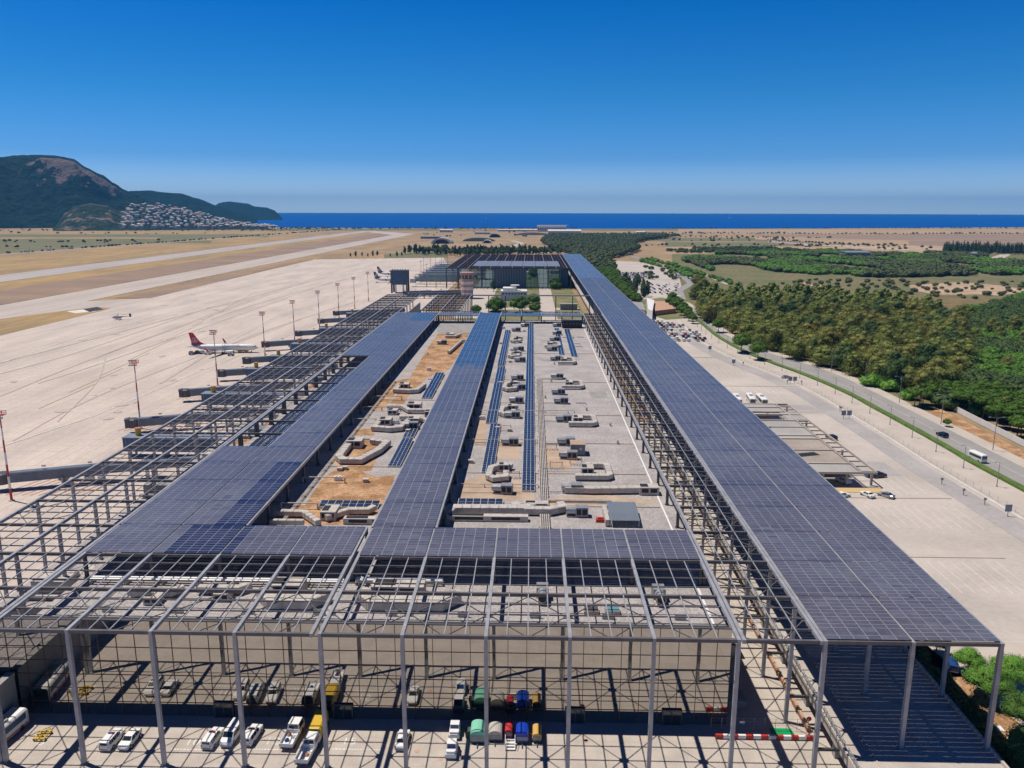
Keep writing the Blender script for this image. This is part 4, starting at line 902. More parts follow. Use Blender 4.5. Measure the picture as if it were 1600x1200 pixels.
M['pv_low'] = mat('low_solar_panel', (0.030, 0.050, 0.105), 0.2, 0, c2=(0.018, 0.032, 0.07), vs=.3, fine=.2, fs=2)
solar_row('long central row of blue panels running the length of the roof', ((-1.9, 173), (1.1, 450)), 3, 9)
solar_row('row of blue panels left of the central row, far part', ((-13.6, 232), (-10.4, 318)), 3, 9)
solar_row('row of blue panels left of the central row, beyond the middle', ((-13.9, 322), (-11.0, 420)), 3, 9)
solar_row('row of blue panels beside the blue canopy shadow, near part', ((-12.0, 186), (-9.0, 230)), 3, 9)
solar_row('short row of blue panels among the far ducts, left one', ((12.5, 350), (15.0, 428)), 2, 5)
solar_row('short row of blue panels among the far ducts, right one', ((17.8, 345), (20.6, 425)), 2, 5)
solar_row('blue panel row beside the orange soil bed', ((-35.9, 190), (-32.8, 214)), 3, 5)
solar_row('blue panel row beside the U-shaped duct near the soil', ((-36.3, 216), (-33.2, 238)), 3, 5)
solar_row('blue panel row in the middle of the left roof', ((-37.5, 264), (-34.0, 306)), 3, 5)
solar_row('small block of blue panels behind the front canopy, left roof', ((-46, 161.5), (-33, 165)), 8, 2)
solar_row('small block of blue panels behind the front canopy, right roof', ((-15.8, 163.5), (-6, 167)), 6, 2)
for i in range(3):
    solar_row('one of three rows of blue panels lying open left of the solar strip', ((-76.5+i*3.4, 198), (-73.6+i*3.4, 312)), 2, 9, 'three blue panel rows left of the solar strip')
# plant units
def unit(label, x, y, s=1.0, rz=0.0, proto={}):
    if 'o' not in proto:
        t = thing('air_handling_unit', label, 'air conditioning unit', (0, 0, ZR), 0, 'fan units on the roof')
        mb = MB(); mb.box(-.1, -.9, ZR+.25, 2.2, .9, ZR+1.9); mb.box(.1, -.92, ZR+.5, .9, -.902, ZR+1.6, 1); mb.box(1.1, -.92, ZR+.5, 2.0, -.902, ZR+1.6, 1); mb.build('casing', [M['grey'], M['dark']], t)
        mb = MB(); mb.cyl((-1.9, 0, ZR+1.15), (-.1, 0, ZR+1.15), .75, .85, 12); mb.cyl((-1.98, 0, ZR+1.15), (-1.9, 0, ZR+1.15), .6, .6, 12, 1); mb.build('fan_housing', [M['galv'], M['dark']], t)
        mb = MB(); mb.box(-1.8, -.8, ZR+.004, 2.2, -.6, ZR+.25); mb.box(-1.8, .6, ZR+.004, 2.2, .8, ZR+.25); mb.build('skid', M['pave'], t)
        proto['o'] = t; t.location = (x, y, ZR); t.rotation_euler = (0, 0, rz); t.scale = (s,)*3
        return t
    return dup(proto['o'], loc=(x, y, ZR), rz=rz, label=label, scale=s)
def rect_path(mb, pts, w_, h, z, m=0):
    for i in range(len(pts)-1):
        a = Vector(pts[i]); b = Vector(pts[i+1]); d = (b-a).normalized()
        mb.beam((*(a-d*w_*.0), z), (*(b+d*w_*.45), z), w_, h, m)
def duct(label, pts, w_=1.5, h=1.1, z=None, boxes=(), legs=True, grp='ducts on the roof'):
    z = ZR+1.0 if z is None else z
    x0, y0 = pts[0]; t = thing('air_duct', label, 'air duct', (x0, y0, ZR), 0, grp)
    mb = MB()
    # one swept body with mitred corners
    L_, R_ = [], []
    for i, p in enumerate(pts):
        p = Vector(p); d0 = (p-Vector(pts[i-1])).normalized() if i > 0 else None; d1 = (Vector(pts[i+1])-p).normalized() if i < len(pts)-1 else None
        if d0 is None: d0 = d1
        if d1 is None: d1 = d0
        n0 = Vector((-d0.y, d0.x)); n1 = Vector((-d1.y, d1.x)); mt = (n0+n1); mt = mt.normalized()/max(.4, mt.normalized().dot(n0)) if mt.length > .1 else n0
        L_.append(p+mt*w_/2); R_.append(p-mt*w_/2)
    mb.loft([[(R_[i].x, R_[i].y, z-h/2), (L_[i].x, L_[i].y, z-h/2), (L_[i].x, L_[i].y, z+h/2-.12), (L_[i].x*.9+R_[i].x*.1, L_[i].y*.9+R_[i].y*.1, z+h/2), (R_[i].x*.9+L_[i].x*.1, R_[i].y*.9+L_[i].y*.1, z+h/2), (R_[i].x, R_[i].y, z+h/2-.12)] for i in range(len(pts))])
    mb.build('duct_run', M['duct'], t)
    mb = MB()
    for i in range(len(pts)-1):     # flanges
        a = Vector(pts[i]); b = Vector(pts[i+1]); n = int((b-a).length/2.2)
        for k in range(1, n+1):
            p = a+(b-a)*k/(n+1); d = (b-a).normalized(); mb.beam((*(p-d*.05), z), (*(p+d*.05), z), w_+.12, h+.1)
            if legs and k % 2: q = p; mb.box(q.x-.1, q.y-.1, ZR+.004, q.x+.1, q.y+.1, z-h/2)
    if mb.v: mb.build('flanges_and_feet', M['galv'], t)
    for (bx, by, lx, ly, hh) in boxes:
        mb = MB(); mb.box(bx-lx/2, by-ly/2, ZR+.006, bx+lx/2, by+ly/2, ZR+hh, 0); mb.box(bx-lx*.4, by-ly/2-.02, ZR+hh*.35, bx-lx*.05, by-ly/2-.003, ZR+hh*.85, 2); mb.box(bx+lx*.05, by-ly/2-.02, ZR+hh*.35, bx+lx*.4, by-ly/2-.003, ZR+hh*.85, 2)
        mb.box(bx-lx*.45, by-ly*.3, ZR+hh, bx-lx*.05, by+ly*.3, ZR+hh+.12, 2); mb.build('plenum_box', RM, t)
    return t
def U(label, cx, cy, lx, ly, **k):      # C-shaped return duct open to the left
    return duct(label, [(cx-lx/2, cy-ly/2), (cx+lx/2-.8, cy-ly/2), (cx+lx/2, cy-ly/2+.8), (cx+lx/2, cy+ly/2-.8), (cx+lx/2-.8, cy+ly/2), (cx-lx*.15, cy+ly/2)], boxes=[(cx-lx*.12, cy-ly*.02+.3, lx*.36, ly*.40, 2.1)], **k)
def P(px, py): return rp(px, py, ZR+1)
for label, px, py, lx, ly in (
    ('C-shaped duct loop nearest the front canopy on the right roof', 924, 735, 8.4, 9.0), ('C-shaped duct loop in the middle of the right roof', 908, 656, 8.0, 8.5),
    ('C-shaped duct loop in the right roof beyond the middle', 893, 600, 7.5, 9.0), ('far C-shaped duct loop on the right roof beside the short panel rows', 884, 563, 7, 10),
    ('far C-shaped duct loop close to the dark plant box', 862, 538, 7, 10)):
    x, y = P(px, py); U(label, x, y, lx, ly)
for label, px, py, lx, ly in (
    ('C-shaped duct loop between the pipe bundle and the panel row, nearest one', 778, 735, 7, 12), ('duct loop left of the central panel row, middle one', 793, 640, 6.5, 12),
    ('duct loop left of the central panel row, beyond the middle', 797, 602, 6.5, 13), ('duct loop left of the central panel row, second farthest', 803, 553, 6.5, 12), ('duct loop left of the central panel row, farthest', 806, 530, 6.5, 12)):
    x, y = P(px, py); duct(label, [(x+lx*.5, y+ly*.3), (x+lx*.1, y+ly*.35), (x-lx*.25, y+ly*.15), (x-lx*.3, y-ly*.35), (x-lx*.1, y-ly*.5), (x+lx*.3, y-ly*.42), (x+lx*.3, y-ly*.1)], boxes=[(x+lx*.2, y+ly*.2, 2.6, 2.2, 2.0)])
x, y = P(562, 707); duct('large U-shaped duct on the soil between the two solar strips', [(x-4.5, y+8), (x-4.5, y-4), (x-3, y-6.5), (x+1.5, y-6.5), (x+4.6, y+2), (x+5.6, y+9), (x+1, y+11)], w_=1.9, h=1.3, boxes=[(x-3.0, y+8.5, 4.2, 4, 2.2)])
for label, px, py in (('square duct loop on the left roof before the panel row', 612, 663), ('square duct loop on the left roof beyond the panel row', 640, 606)):
    x, y = P(px, py); duct(label, [(x-4.2, y+4), (x-4.4, y-4), (x+.6, y-5), (x+3.2, y-4), (x+4.6, y+5)], w_=1.7, h=1.3, boxes=[(x-2.4, y+3.5, 3.6, 4, 2.0)])
x, y = P(645, 640); duct('tangled ducts crossing the middle of the left roof', [(x-9, y+4), (x-4, y+4), (x-1, y-1), (x+5, y-1), (x+9, y+4)], boxes=[(x, y+4, 4.5, 4, 2.3), (x+6, y-4, 3, 3, 1.8), (x-6, y-2, 3, 3, 1.6)])
x, y = P(665, 652); duct('second tangle of ducts crossing the left roof', [(x-8, y), (x-2, y), (x+1, y-4), (x+6, y-4)], boxes=[(x-3, y-4, 3.5, 3, 2), (x+6, y, 3, 3, 1.7)])
x, y = P(706, 524); duct('far duct fitting on the light gravel of the left roof', [(x-3, y-3), (x+2, y-3), (x+4, y+3)], boxes=[(x-1, y+1, 4, 5, 2)])
x, y = P(722, 540); duct('long thin duct beside the far end of the soil bed', [(x-4.5, y-18), (x-1.5, y+14), (x+3, y+15)], w_=1.2)
x, y = P(770, 800); duct('wide sand-coloured duct behind the front canopy, beside the centre strip', [(x-9.5, y-1), (x-8.5, y+1.5), (x+7, y+1.8), (x+8.5, y+4)], w_=2.2, h=1.6, boxes=[(x-1, y-2.2, 17, 1.6, 1.2)])
x, y = P(845, 793); duct('wide duct ending over the pipe bundle behind the front canopy', [(x-6, y+1.5), (x-3, y-1.5), (x+2, y-1.6), (x+4.8, y), (x+4.2, y+2)], w_=1.8, h=1.4, boxes=[(x-1, y+1.4, 5, 2, 1.7)])
x, y = P(965, 762); duct('long double duct running towards the right roof edge', [(x-12, y+1.5), (x-11.5, y-1), (x-6, y-1.4), (x+4, y-.8), (x+9, y-.5)], w_=1.7, h=1.3, boxes=[(x+7, y-.8, 4.4, 3, 1.9)])
x, y = P(495, 805); duct('angled duct in the near left corner of the roof', [(x-9.5, y+1.5), (x-3, y+1.2), (x+1.4, y-4)], w_=1.3, boxes=[(x+2.5, y+1.5, 3.2, 4.5, 2)])
x, y = P(490, 816); duct('second angled duct in the near left corner of the roof', [(x-9, y), (x-2, y)], w_=.9)
x, y = P(555, 806); duct('stepped duct crossing over near-left panels', [(x-6, y-1), (x-2, y+3), (x+2, y+3.2), (x+3, y+5)], w_=1.4, boxes=[(x+3.5, y-1.5, 11, 1.8, 1.3)])
for i, (px, py) in enumerate(((870, 588), (872, 612), (876, 626), (880, 654), (884, 690), (887, 711), (893, 763), (900, 799), (808, 590), (810, 605), (806, 625), (800, 648), (796, 690), (812, 562), (810, 545), (784, 764), (868, 560), (866, 530), (862, 545), (746+60, 515), (870, 520), (820, 508), (870, 508), (640, 665), (690, 535))):
    x, y = P(px, py)
    unit(('grey roof fan unit', 'galvanised roof fan unit')[i % 2]+' '+('right of the pipe bundle' if px > 845 else 'left of the central panel row' if px > 745 else 'on the left roof')+', '+['nearest', 'near', 'middle', 'far', 'farthest'][min(4, int((y-160)/60))]+' group', x, y, 1.15, (i % 5-2)*.04)
# loose small clutter: vents, conduits, cable trays
random.seed(21)
for i in range(46):
    left = i % 3 == 0; x = random.uniform(-49, -33) if left else (random.uniform(-15.5, -3.5) if i % 2 else random.uniform(5, 27)); y = random.uniform(170, 430)
    if left and y > 300 and random.random() < .6: continue
    mb = MB(); k = i % 4
    if k == 0: mb.cyl((x, y, ZR), (x, y, ZR+.8), .28, .28, 8); mb.cyl((x, y, ZR+.8), (x, y, ZR+1.0), .45, .3, 8); l, nm = 'small round roof vent', 'roof_vent'
    elif k == 1: mb.box(x-.6, y-.5, ZR, x+.6, y+.5, ZR+.75); mb.box(x-.7, y-.6, ZR+.75, x+.7, y+.6, ZR+.85); l, nm = 'small square roof vent box', 'vent_box'
    elif k == 2: mb.box(x-random.uniform(1, 3), y, ZR, x+1.5, y+.22, ZR+.3); mb.box(x+1.28, y-2, ZR, x+1.5, y, ZR+.3); l, nm = 'short angled cable tray on the roof', 'cable_tray'
    else: mb.box(x-.9, y-.35, ZR, x+.9, y+.35, ZR+1.1); mb.cyl((x-.4, y, ZR+1.1), (x-.4, y, ZR+1.3), .3, .3, 8); mb.cyl((x+.4, y, ZR+1.1), (x+.4, y, ZR+1.3), .3, .3, 8); l, nm = 'small twin-fan outdoor unit', 'outdoor_unit'
    single(mb, nm, (M['galv'], M['duct'], M['galv'], M['white'])[k], l+(' on the left roof' if left else ' left of the central panel row' if x < 0 else ' on the wide gravel at the right'), 'roof unit' if k == 3 else 'vent' if k < 2 else 'cable tray', l+(' on the left roof' if left else ' left of the central row' if x < 0 else ' at the right'))
for i, (px, py) in enumerate(((870, 588), (876, 626), (880, 654), (884, 690), (893, 763), (870, 560), (866, 530))):
    x, y = P(px, py); mb = MB(); mb.beam((4.4, y-.6, ZR+.35), (x-1.8, y-.6, ZR+.35), .14); mb.beam((4.4, y-.25, ZR+.35), (x-1.8, y-.25, ZR+.35), .1); single(mb, 'connecting_pipe', M['duct'], 'thin pipes joining a fan unit to the pipe bundle', 'pipes', 'thin pipes joining the fan units to the bundle')
for i, (px, py) in enumerate(((808, 590), (806, 625), (800, 648), (796, 690), (812, 562), (784, 764))):
    x, y = P(px, py); mb = MB(); mb.beam((-15.5, y-.6, ZR+.35), (x-2.0, y-.6, ZR+.35), .14); mb.beam((x+2.4, y-.25, ZR+.4), (-2.1, y-.25, ZR+.4), .14); single(mb, 'connecting_pipe', M['duct'], 'thin pipes joining a fan unit to the centre strip side', 'pipes', 'thin pipes joining the left fan units')
random.seed(33)
# rusty pipe frames
for i, (px, py, l) in enumerate(((861, 697, 'small rusty steel frame left of the roof hut'), (869, 726, 'small rusty steel frame nearest the C-shaped duct'), (900, 720, 'rusty pipe manifold beside the nearest duct loop'), (802, 741, 'rusty pipe manifold left of the central panel row'), (790, 668, 'pile of pipes and rusty scrap left of the central panel row'))):
    x, y = P(px, py); t = thing('pipe_rack', l, 'pipe rack', (x, y, ZR)); mb = MB()
    for k in range(5): mb.beam((x-1.4+k*.7, y-1.2, ZR+.3+.1*(k % 3)), (x-1.4+k*.7+.2, y+1.2, ZR+.9), .1); 
    for s in (-1.5, 1.5): mb.box(x+s-.06, y-.06, ZR+.004, x+s+.06, y+.06, ZR+1.7); mb.box(x+s-.06, y+.9, ZR+.004, x+s+.06, y+1.02, ZR+1.7)
    mb.beam((x-1.5, y, ZR+1.6), (x+1.5, y, ZR+1.6), .12); mb.build('rack', M['rust'], t)
# pipe bundles
def pipes(label, x0, y0, x1, y1, n, gap=.42, r=.13, z=.55, axis='y', m='duct'):
    t = thing('pipe_bundle', label, 'pipes', ((x0+x1)/2, (y0+y1)/2, ZR))
    for k in range(n):
        mb = MB(); o = k*gap
        if axis == 'y': mb.cyl((x0+o, y0, ZR+z), (x1+o, y1, ZR+z), r, r, 8)
        else: mb.cyl((x0, y0+o, ZR+z), (x1, y1+o, ZR+z), r, r, 8)
        mb.build('pipe', M[m], t)
    mb = MB(); L_ = (y1-y0) if axis == 'y' else (x1-x0); c = int(abs(L_)/6)
    for k in range(c+1):
        f = k/max(1, c)
        if axis == 'y': mb.box(x0-.3, y0+L_*f-.1, ZR+.004, x0+n*gap, y0+L_*f+.1, ZR+z-r)
        else: mb.box(x0+L_*f-.1, y0-.3, ZR+.004, x0+L_*f+.1, y0+n*gap, ZR+z-r)
    mb.build('pipe_support', M['pave'], t)
    return t
pipes('bundle of pale pipes running beside the central panel row', 2.3, 146, 2.3, 296, 5)
pipes('thin pale pipes along the edge of the left roof', -51.4, 150, -51.4, 290, 3, .3, .09)
pipes('thin pale pipes hugging the right side of the centre strip', -16.6, 190, -16.6, 300, 2, .3, .08)
pipes('double pipe crossing the right roof before the long duct', 3.8, 166.5, 18, 166.5, 2, .6, .22, .5, 'x')
pipes('double pipe crossing to the right from the bundle top', 3, 297, 12, 297, 2, .35, .12, .6, 'x')
for i, (xa, xb, yy) in enumerate(((-54, -44, 178), (-54, -40, 232), (-54, -44, 262), (-54, -42, 247), (-54, -46, 161))): pipes('pale cross pipe from under the left solar strip, '+['second nearest', 'middle', 'farthest', 'fourth', 'nearest'][i], xa, yy, xb, yy, 1, .3, .14, 1.4, 'x')
for i, (xa, xb, yy) in enumerate(((-17, 2, 176), (-17, 2, 213), (-17, 12, 246), (3, 14, 188), (3, 14, 246.6))): pipes('thin pale pipe crossing the right roof, '+['nearest, left', 'second, left', 'long middle one', 'nearest, right', 'middle, right'][i], xa, yy, xb, yy, 1, .3, .1, .8, 'x')
pipes('long pale pipe pair under the front lattice, left part', -76, 125.0, -32, 125.0, 2, .8, .26, .9, 'x', 'white')
pipes('long pale pipe pair under the front lattice, middle part', -30, 126.0, -15, 126.0, 2, .8, .26, .9, 'x', 'white')
# hut, corrugated shelter, dark plant box, red and blue bits
x, y = rp(903, 712); t = thing('roof_hut', 'small square roof hut with sand-coloured top', 'hut', (x, y, ZR)); mb = MB(); mb.box(x-1.9, y, ZR, x+1.9, y+4.4, ZR+2.9); mb.build('wall', M['wallgrey'], t)
mb = MB(); mb.box(x-2, y-.1, ZR+2.9, x+2, y+4.5, ZR+3.1); mb.box(x-1.6, y+.3, ZR+3.1, x+1.6, y+4.1, ZR+3.13); mb.build('roof', M['membrane'], t); mb = MB(); mb.box(x+.4, y-.04, ZR+1.5, x+1.0, y-.003, ZR+2.2); mb.build('vent', M['white'], t)
x0, y0 = rp(953, 824); x1 = rp(1000, 824)[0]; t = thing('corrugated_shelter', 'sloping corrugated metal shelter roof behind the front canopy', 'shelter', (x0, y0, ZR)); mb = MB(); n = 22
for i in range(n): xa = x0+(x1-x0)*i/n; xb = x0+(x1-x0)*(i+1)/n; mb.loft([[(xa, y0, ZR+1.5), ((xa+xb)/2, y0, ZR+1.62), (xb-.01, y0, ZR+1.5)], [(xa, y0+8.5, ZR+2.3), ((xa+xb)/2, y0+8.5, ZR+2.42), (xb-.01, y0+8.5, ZR+2.3)]])
mb.build('roof_sheet', mat('corrugated_sheet', (0.30, 0.34, 0.38), 0.4, .5), t); mb = MB(); [mb.box(xx, yy, ZR, xx+.15, yy+.15, zz) for xx in (x0+.1, x1-.3) for yy, zz in ((y0+.2, ZR+1.5), (y0+8.2, ZR+2.25))]; mb.build('post', M['galv'], t)
mb = MB(); mb.box(x0-.9, y0+.3, ZR+.2, x0-.05, y0+8.3, ZR+1.5); mb.build('side_panel', M['duct'], t)
x, y = rp(938, 815); mb = MB(); mb.box(x-.9, y-.5, ZR+.01, x+.9, y+.6, ZR+.7); mb.box(x-.5, y-.2, ZR+.7, x+.6, y+.3, ZR+.95); single(mb, 'red_cover', M['red'], 'small red covered object beside the corrugated shelter', 'cover')
x, y = rp(894, 513); t = thing('plant_box', 'long dark plant box at the far right corner of the roof', 'plant', (x, y, ZR)); mb = MB(); mb.box(x-5.5, y, ZR+.5, x+5.5, y+6, ZR+4.2); mb.build('casing', M['dark'], t); mb = MB(); [mb.cyl((x-4.5+i*1.8, y+3, ZR+4.2), (x-4.5+i*1.8, y+3, ZR+4.5), .7, .7, 10) for i in range(6)]; mb.build('fan', M['grey'], t)
mb = MB(); [mb.cyl((x-4.6+i*1.8, y-.06, ZR+2.6), (x-4.6+i*1.8, y-.003, ZR+2.6), .22, .22, 8) for i in range(6)]; mb.build('porthole', M['galv'], t)
x, y = rp(893, 815); 
# zone under the front lattice
for label, x, y, L_ in (('big sand-coloured duct with angled end under the front lattice, left of the joint', -39, 119, 11), ('big sand-coloured duct with angled ends under the front lattice, right of the joint', -20, 119.0, 16)):
    duct(label, [(x-L_/2, y+2.0), (x-L_/2+2.5, y-1), (x+L_/2-2.5, y-1), (x+L_/2, y+1.5)], w_=2.4, h=1.7, boxes=[(x-2, y+3.6, L_*.55, 3.2, 2.2)])
for label, x, y in (('duct with square bellows under the front lattice, far left', -63, 120.5), ('low duct under the left part of the front lattice', -52, 122)):
    duct(label, [(x-4, y), (x+3, y), (x+4.5, y+1.6)], w_=1.2, boxes=[(x+1, y-1.8, 2.6, 2, 1.4)])
for i, x in enumerate((2.2, 21.6)): unit('roof fan unit on a frame under the front lattice, '+('middle' if i == 0 else 'right'), x, 121.5, 1.1, 1.57)
for l, x, m in (('low wooden-edged tray with dark top under the front lattice', 10.0, 'steel_dk'), ('low tray with turquoise top under the front lattice', 13.4, 'mintdk')):
    M.setdefault('mintdk', mat('turquoise_paint', (0.10, 0.25, 0.30), .6)); t = thing('roof_hatch', l, 'hatch', (x, 117.4, ZR)); mb = MB(); mb.box(x-1.2, 116.6, ZR+.01, x+1.2, 118.3, ZR+.6); mb.build('frame', M['membrane'], t); mb = MB(); mb.box(x-1.1, 116.7, ZR+.6, x+1.1, 118.2, ZR+.68); mb.build('lid', M[m], t)
for i in range(9):
    x = -68+i*11.5; mb = MB(); mb.box(x-.9, 115.3, ZR+.01, x+.9, 115.5, ZR+.9); mb.beam((x-1.1, 115.4, ZR+.95), (x+1.1, 115.4, ZR+.95), .12); single(mb, 'safety_rail', M['galv'], 'short guard rail at the front roof edge', 'rail', 'guard rails at the front roof edge')
# things seen under the apron-side lattice
for i in range(15):
    y = 140+i*27; x = -92+4*math.sin(i*2.1)
    mb = MB(); mb.cbox(x, y, 9.0, 7+2*math.sin(i), 4.5, 2.4, .1*math.sin(i)); mb.cbox(x+3.5, y+4, 9.0, 3, 6, 1.6)
    mb.cyl((x-4, y-5, 9.7), (x+6, y-5, 9.7), .5, .5, 8); single(mb, 'plant_unit', (M['duct'], M['bluegrey'], M['wallgrey'])[i % 3], 'large plant box and pipe on the low roof under the apron lattice', 'plant', 'plant boxes on the low roof under the apron lattice')
for i, (ya, yb) in enumerate(((196, 222), (236, 262), (300, 330), (370, 395), (440, 470))):
    mb = MB(); mb.add([(-94, ya, 9.03), (-80, ya, 9.03), (-80, yb, 9.03), (-92, yb, 9.03)], [(0, 1, 2, 3)]); mb.build('soil_bed', M['soil'], T)
# ================================================================== vehicles
CP = {'white': M['white'], 'silver': mat('silver_paint', (0.42, 0.43, 0.45), 0.25, 0.6), 'dark': mat('dark_grey_paint', (0.03, 0.032, 0.04), 0.2), 'red': mat('red_car_paint', (0.32, 0.01, 0.015), 0.25), 'blue': mat('blue_car_paint', (0.02, 0.06, 0.22), 0.25), 'black': mat('black_car_paint', (0.01, 0.01, 0.012), 0.15), 'beige': M['beige']}
M['redlight'] = mat('red_lamp', (0.45, 0.01, 0.01), 0.2); M['lampglass'] = mat('lamp_glass', (0.6, 0.62, 0.65), 0.1)
PROF = {  # stations: x, half width, top z, roof half width
 'sedan': [(-2.25,.72,.82,.66),(-2.1,.86,1.0,.74),(-1.55,.88,1.06,.74),(-.85,.9,1.40,.62),(.25,.9,1.43,.62),(1.05,.9,1.02,.74),(1.95,.86,.86,.72),(2.2,.72,.62,.62)],
 'suv': [(-2.3,.84,1.05,.74),(-2.2,.92,1.58,.66),(-1.8,.94,1.68,.70),(.3,.94,1.70,.70),(1.05,.94,1.18,.78),(2.1,.90,1.02,.76),(2.35,.76,.7,.66)],
 'van': [(-2.5,.90,1.5,.78),(-2.45,.96,1.88,.80),(.9,.96,1.92,.80),(1.65,.96,1.25,.84),(2.35,.90,1.02,.78),(2.55,.78,.7,.70)]}
def car_mesh(kind, paint, windows=True):
    st = PROF[kind]; mb = MB(); zb = .30; rings = []
    for x, w_, zt, wr in st:
        belt = min(zt-.02, {'sedan': .92, 'suv': 1.08, 'van': 1.15}[kind]); rings.append([(x, -w_*.94, zb), (x, w_*.94, zb), (x, w_, (zb+belt)/2), (x, w_*.97, belt), (x, wr, zt), (x, -wr, zt), (x, -w_*.97, belt), (x, -w_, (zb+belt)/2)])
    mb.loft(rings[::-1])
    g = MB()
    belt = {'sedan': .94, 'suv': 1.10, 'van': 1.17}[kind]
    i0, i1 = {'sedan': (2, 5), 'suv': (0, 4), 'van': (0, 3)}[kind]
    # side glass following the cabin sides, pillars left between panes
    def sec(x):
        for a, b in zip(st[:-1], st[1:]):
            if a[0] <= x <= b[0]: t = (x-a[0])/(b[0]-a[0]); return [a[k]+(b[k]-a[k])*t for k in range(4)]
    xa = {'sedan': -1.25, 'suv': -2.0, 'van': -2.2}[kind]; xb = {'sedan': .75, 'suv': .75, 'van': 1.35}[kind]
    cuts = {'sedan': (xa, -.3, xb), 'suv': (xa, -1.1, -.2, xb), 'van': (xa, -.9, .35, xb)}[kind]
    for c0, c1 in zip(cuts[:-1], cuts[1:]):
        for s in (-1, 1):
            P_ = []
            n = 4; up = []; lo = []
            for k in range(n+1):
                x = c0+.05+(c1-c0-.1)*k/n; _, w_, zt, wr = sec(x)
                f = .86; wl = w_*.97; zl = belt+.03; zu = belt+(zt-belt)*f; wu = wl+(wr-wl)*f
                if zu < zl+.02: zu = zl+.02
                lo.append((x, s*(wl+.012-(wl-wr)*.03), zl)); up.append((x, s*(wu+.02), zu))
            for k in range(n):
                q = [lo[k], lo[k+1], up[k+1], up[k]]; g.add(q if s < 0 else q[::-1], [(0, 1, 2, 3)])
    def pane(x0, x1):
        _, w0, z0, r0 = sec(x0); _, w1, z1, r1 = sec(x1); f = .1; L = []
        for (t, ) in ((f,), (1-f,)): L.append((x0+(x1-x0)*t, (r0+(r1-r0)*t)*.93, z0+(z1-z0)*t+.018))
        (xa_, ya_, za_), (xb_, yb_, zb_) = L
        nx = .015*(1 if x1 > x0 else -1)
        g.add([(xa_+nx, -ya_, za_), (xb_+nx, -yb_, zb_), (xb_+nx, yb_, zb_), (xa_+nx, ya_, za_)], [(0, 1, 2, 3) if x1 > x0 else (3, 2, 1, 0)])
    pane(*{'sedan': (.25, 1.05), 'suv': (.3, 1.05), 'van': (.9, 1.65)}[kind])
    if kind == 'sedan': pane(-.85, -1.55)
    else:
        x = {'suv': -2.27, 'van': -2.49}[kind]; g.add([(x-.02, .62, belt+.05), (x-.02, -.62, belt+.05), (x+.06, -.58, belt+.42), (x+.06, .58, belt+.42)], [(0, 1, 2, 3)])
    return mb, g
CARP = {}
def car(kind, paint, label, x, y, rz, z=.23, group=None, cat='car', name=None, lightbar=False, s=1.0):
    key = (kind, paint, lightbar)
    if key not in CARP:
        t = thing(name or {'sedan': 'parked_car', 'suv': 'parked_suv', 'van': 'parked_van'}[kind], label, cat)
        mb, g = car_mesh(kind, paint); mb.build('body', CP[paint], t); g.build('windows', M['carglass'], t)
        L_ = PROF[kind][-1][0]; B_ = PROF[kind][0][0]
        for dx in (-1.35, 1.35):
            for sd in (-1, 1):
                mb = MB(); mb.cyl((dx, sd*.80, .33), (dx, sd*.97, .33), .33, .33, 14, 0); mb.cyl((dx, sd*.971, .33), (dx, sd*.985, .33), .19, .19, 10, 1); mb.build('wheel', [M['black'], M['galv']], t)
        for sd in (-1, 1):
            mb = MB(); mb.box(L_-.12, sd*.62-.14, .62, L_-.02, sd*.62+.14, .76); mb.build('headlight', M['lampglass'], t)
            mb = MB(); mb.box(B_+.0, sd*.70-.1, .78, B_+.14, sd*.70+.1, .95); mb.build('tail_light', M['redlight'], t)
        mb = MB(); mb.box(B_-.05, -.7, .36, B_+.1, .7, .52); mb.box(L_-.08, -.7, .34, L_+.06, .7, .5); mb.build('bumper', M['grey'], t)
        if lightbar:
            zt = PROF[kind][3][2]; mb = MB(); mb.box(-.25, -.5, zt+.02, .05, 0, zt+.15, 0); mb.box(-.25, 0.002, zt+.02, .05, .5, zt+.15, 1); mb.build('light_bar', [M['redlight'], CP['blue']], t)
        CARP[key] = t; o = t; t.location = (x, y, z); t.rotation_euler = (0, 0, rz)
        if group: t['group'] = group
        t.scale = (s,)*3; return t
    o = dup(CARP[key], loc=(x, y, z), rz=rz, label=label, scale=s)
    if 'group' in o: del o['group']
    if group: o['group'] = group
    return o
U90 = math.pi/2
def g0(px, py): return at(px, py, .6)
x, y = g0(176, 1157); car('suv', 'white', 'white estate car seen from behind, left of the white saloon in the left bay', x, y, U90-.06, lightbar=True)
x, y = g0(203, 1157); car('sedan', 'white', 'white saloon with nose to the camera, right of the white estate in the left bay', x, y, -U90-.04)
x, y = g0(333, 1155); car('suv', 'white', 'white estate car with light bar, left of the white van', x, y, U90-.08, lightbar=True)
x, y = g0(363, 1150); car('van', 'white', 'white van with its nose to the camera, just left of a steel column', x, y, -U90-.08, name='parked_van', cat='van')
x, y = g0(394, 1150); car('suv', 'white', 'white patrol car with red light bar, right of the van and half behind a column', x, y, U90-.1, lightbar=True)
x, y = g0(629, 1157); car('sedan', 'white', 'white saloon half behind a steel column in the middle bay', x, y, U90-.03)
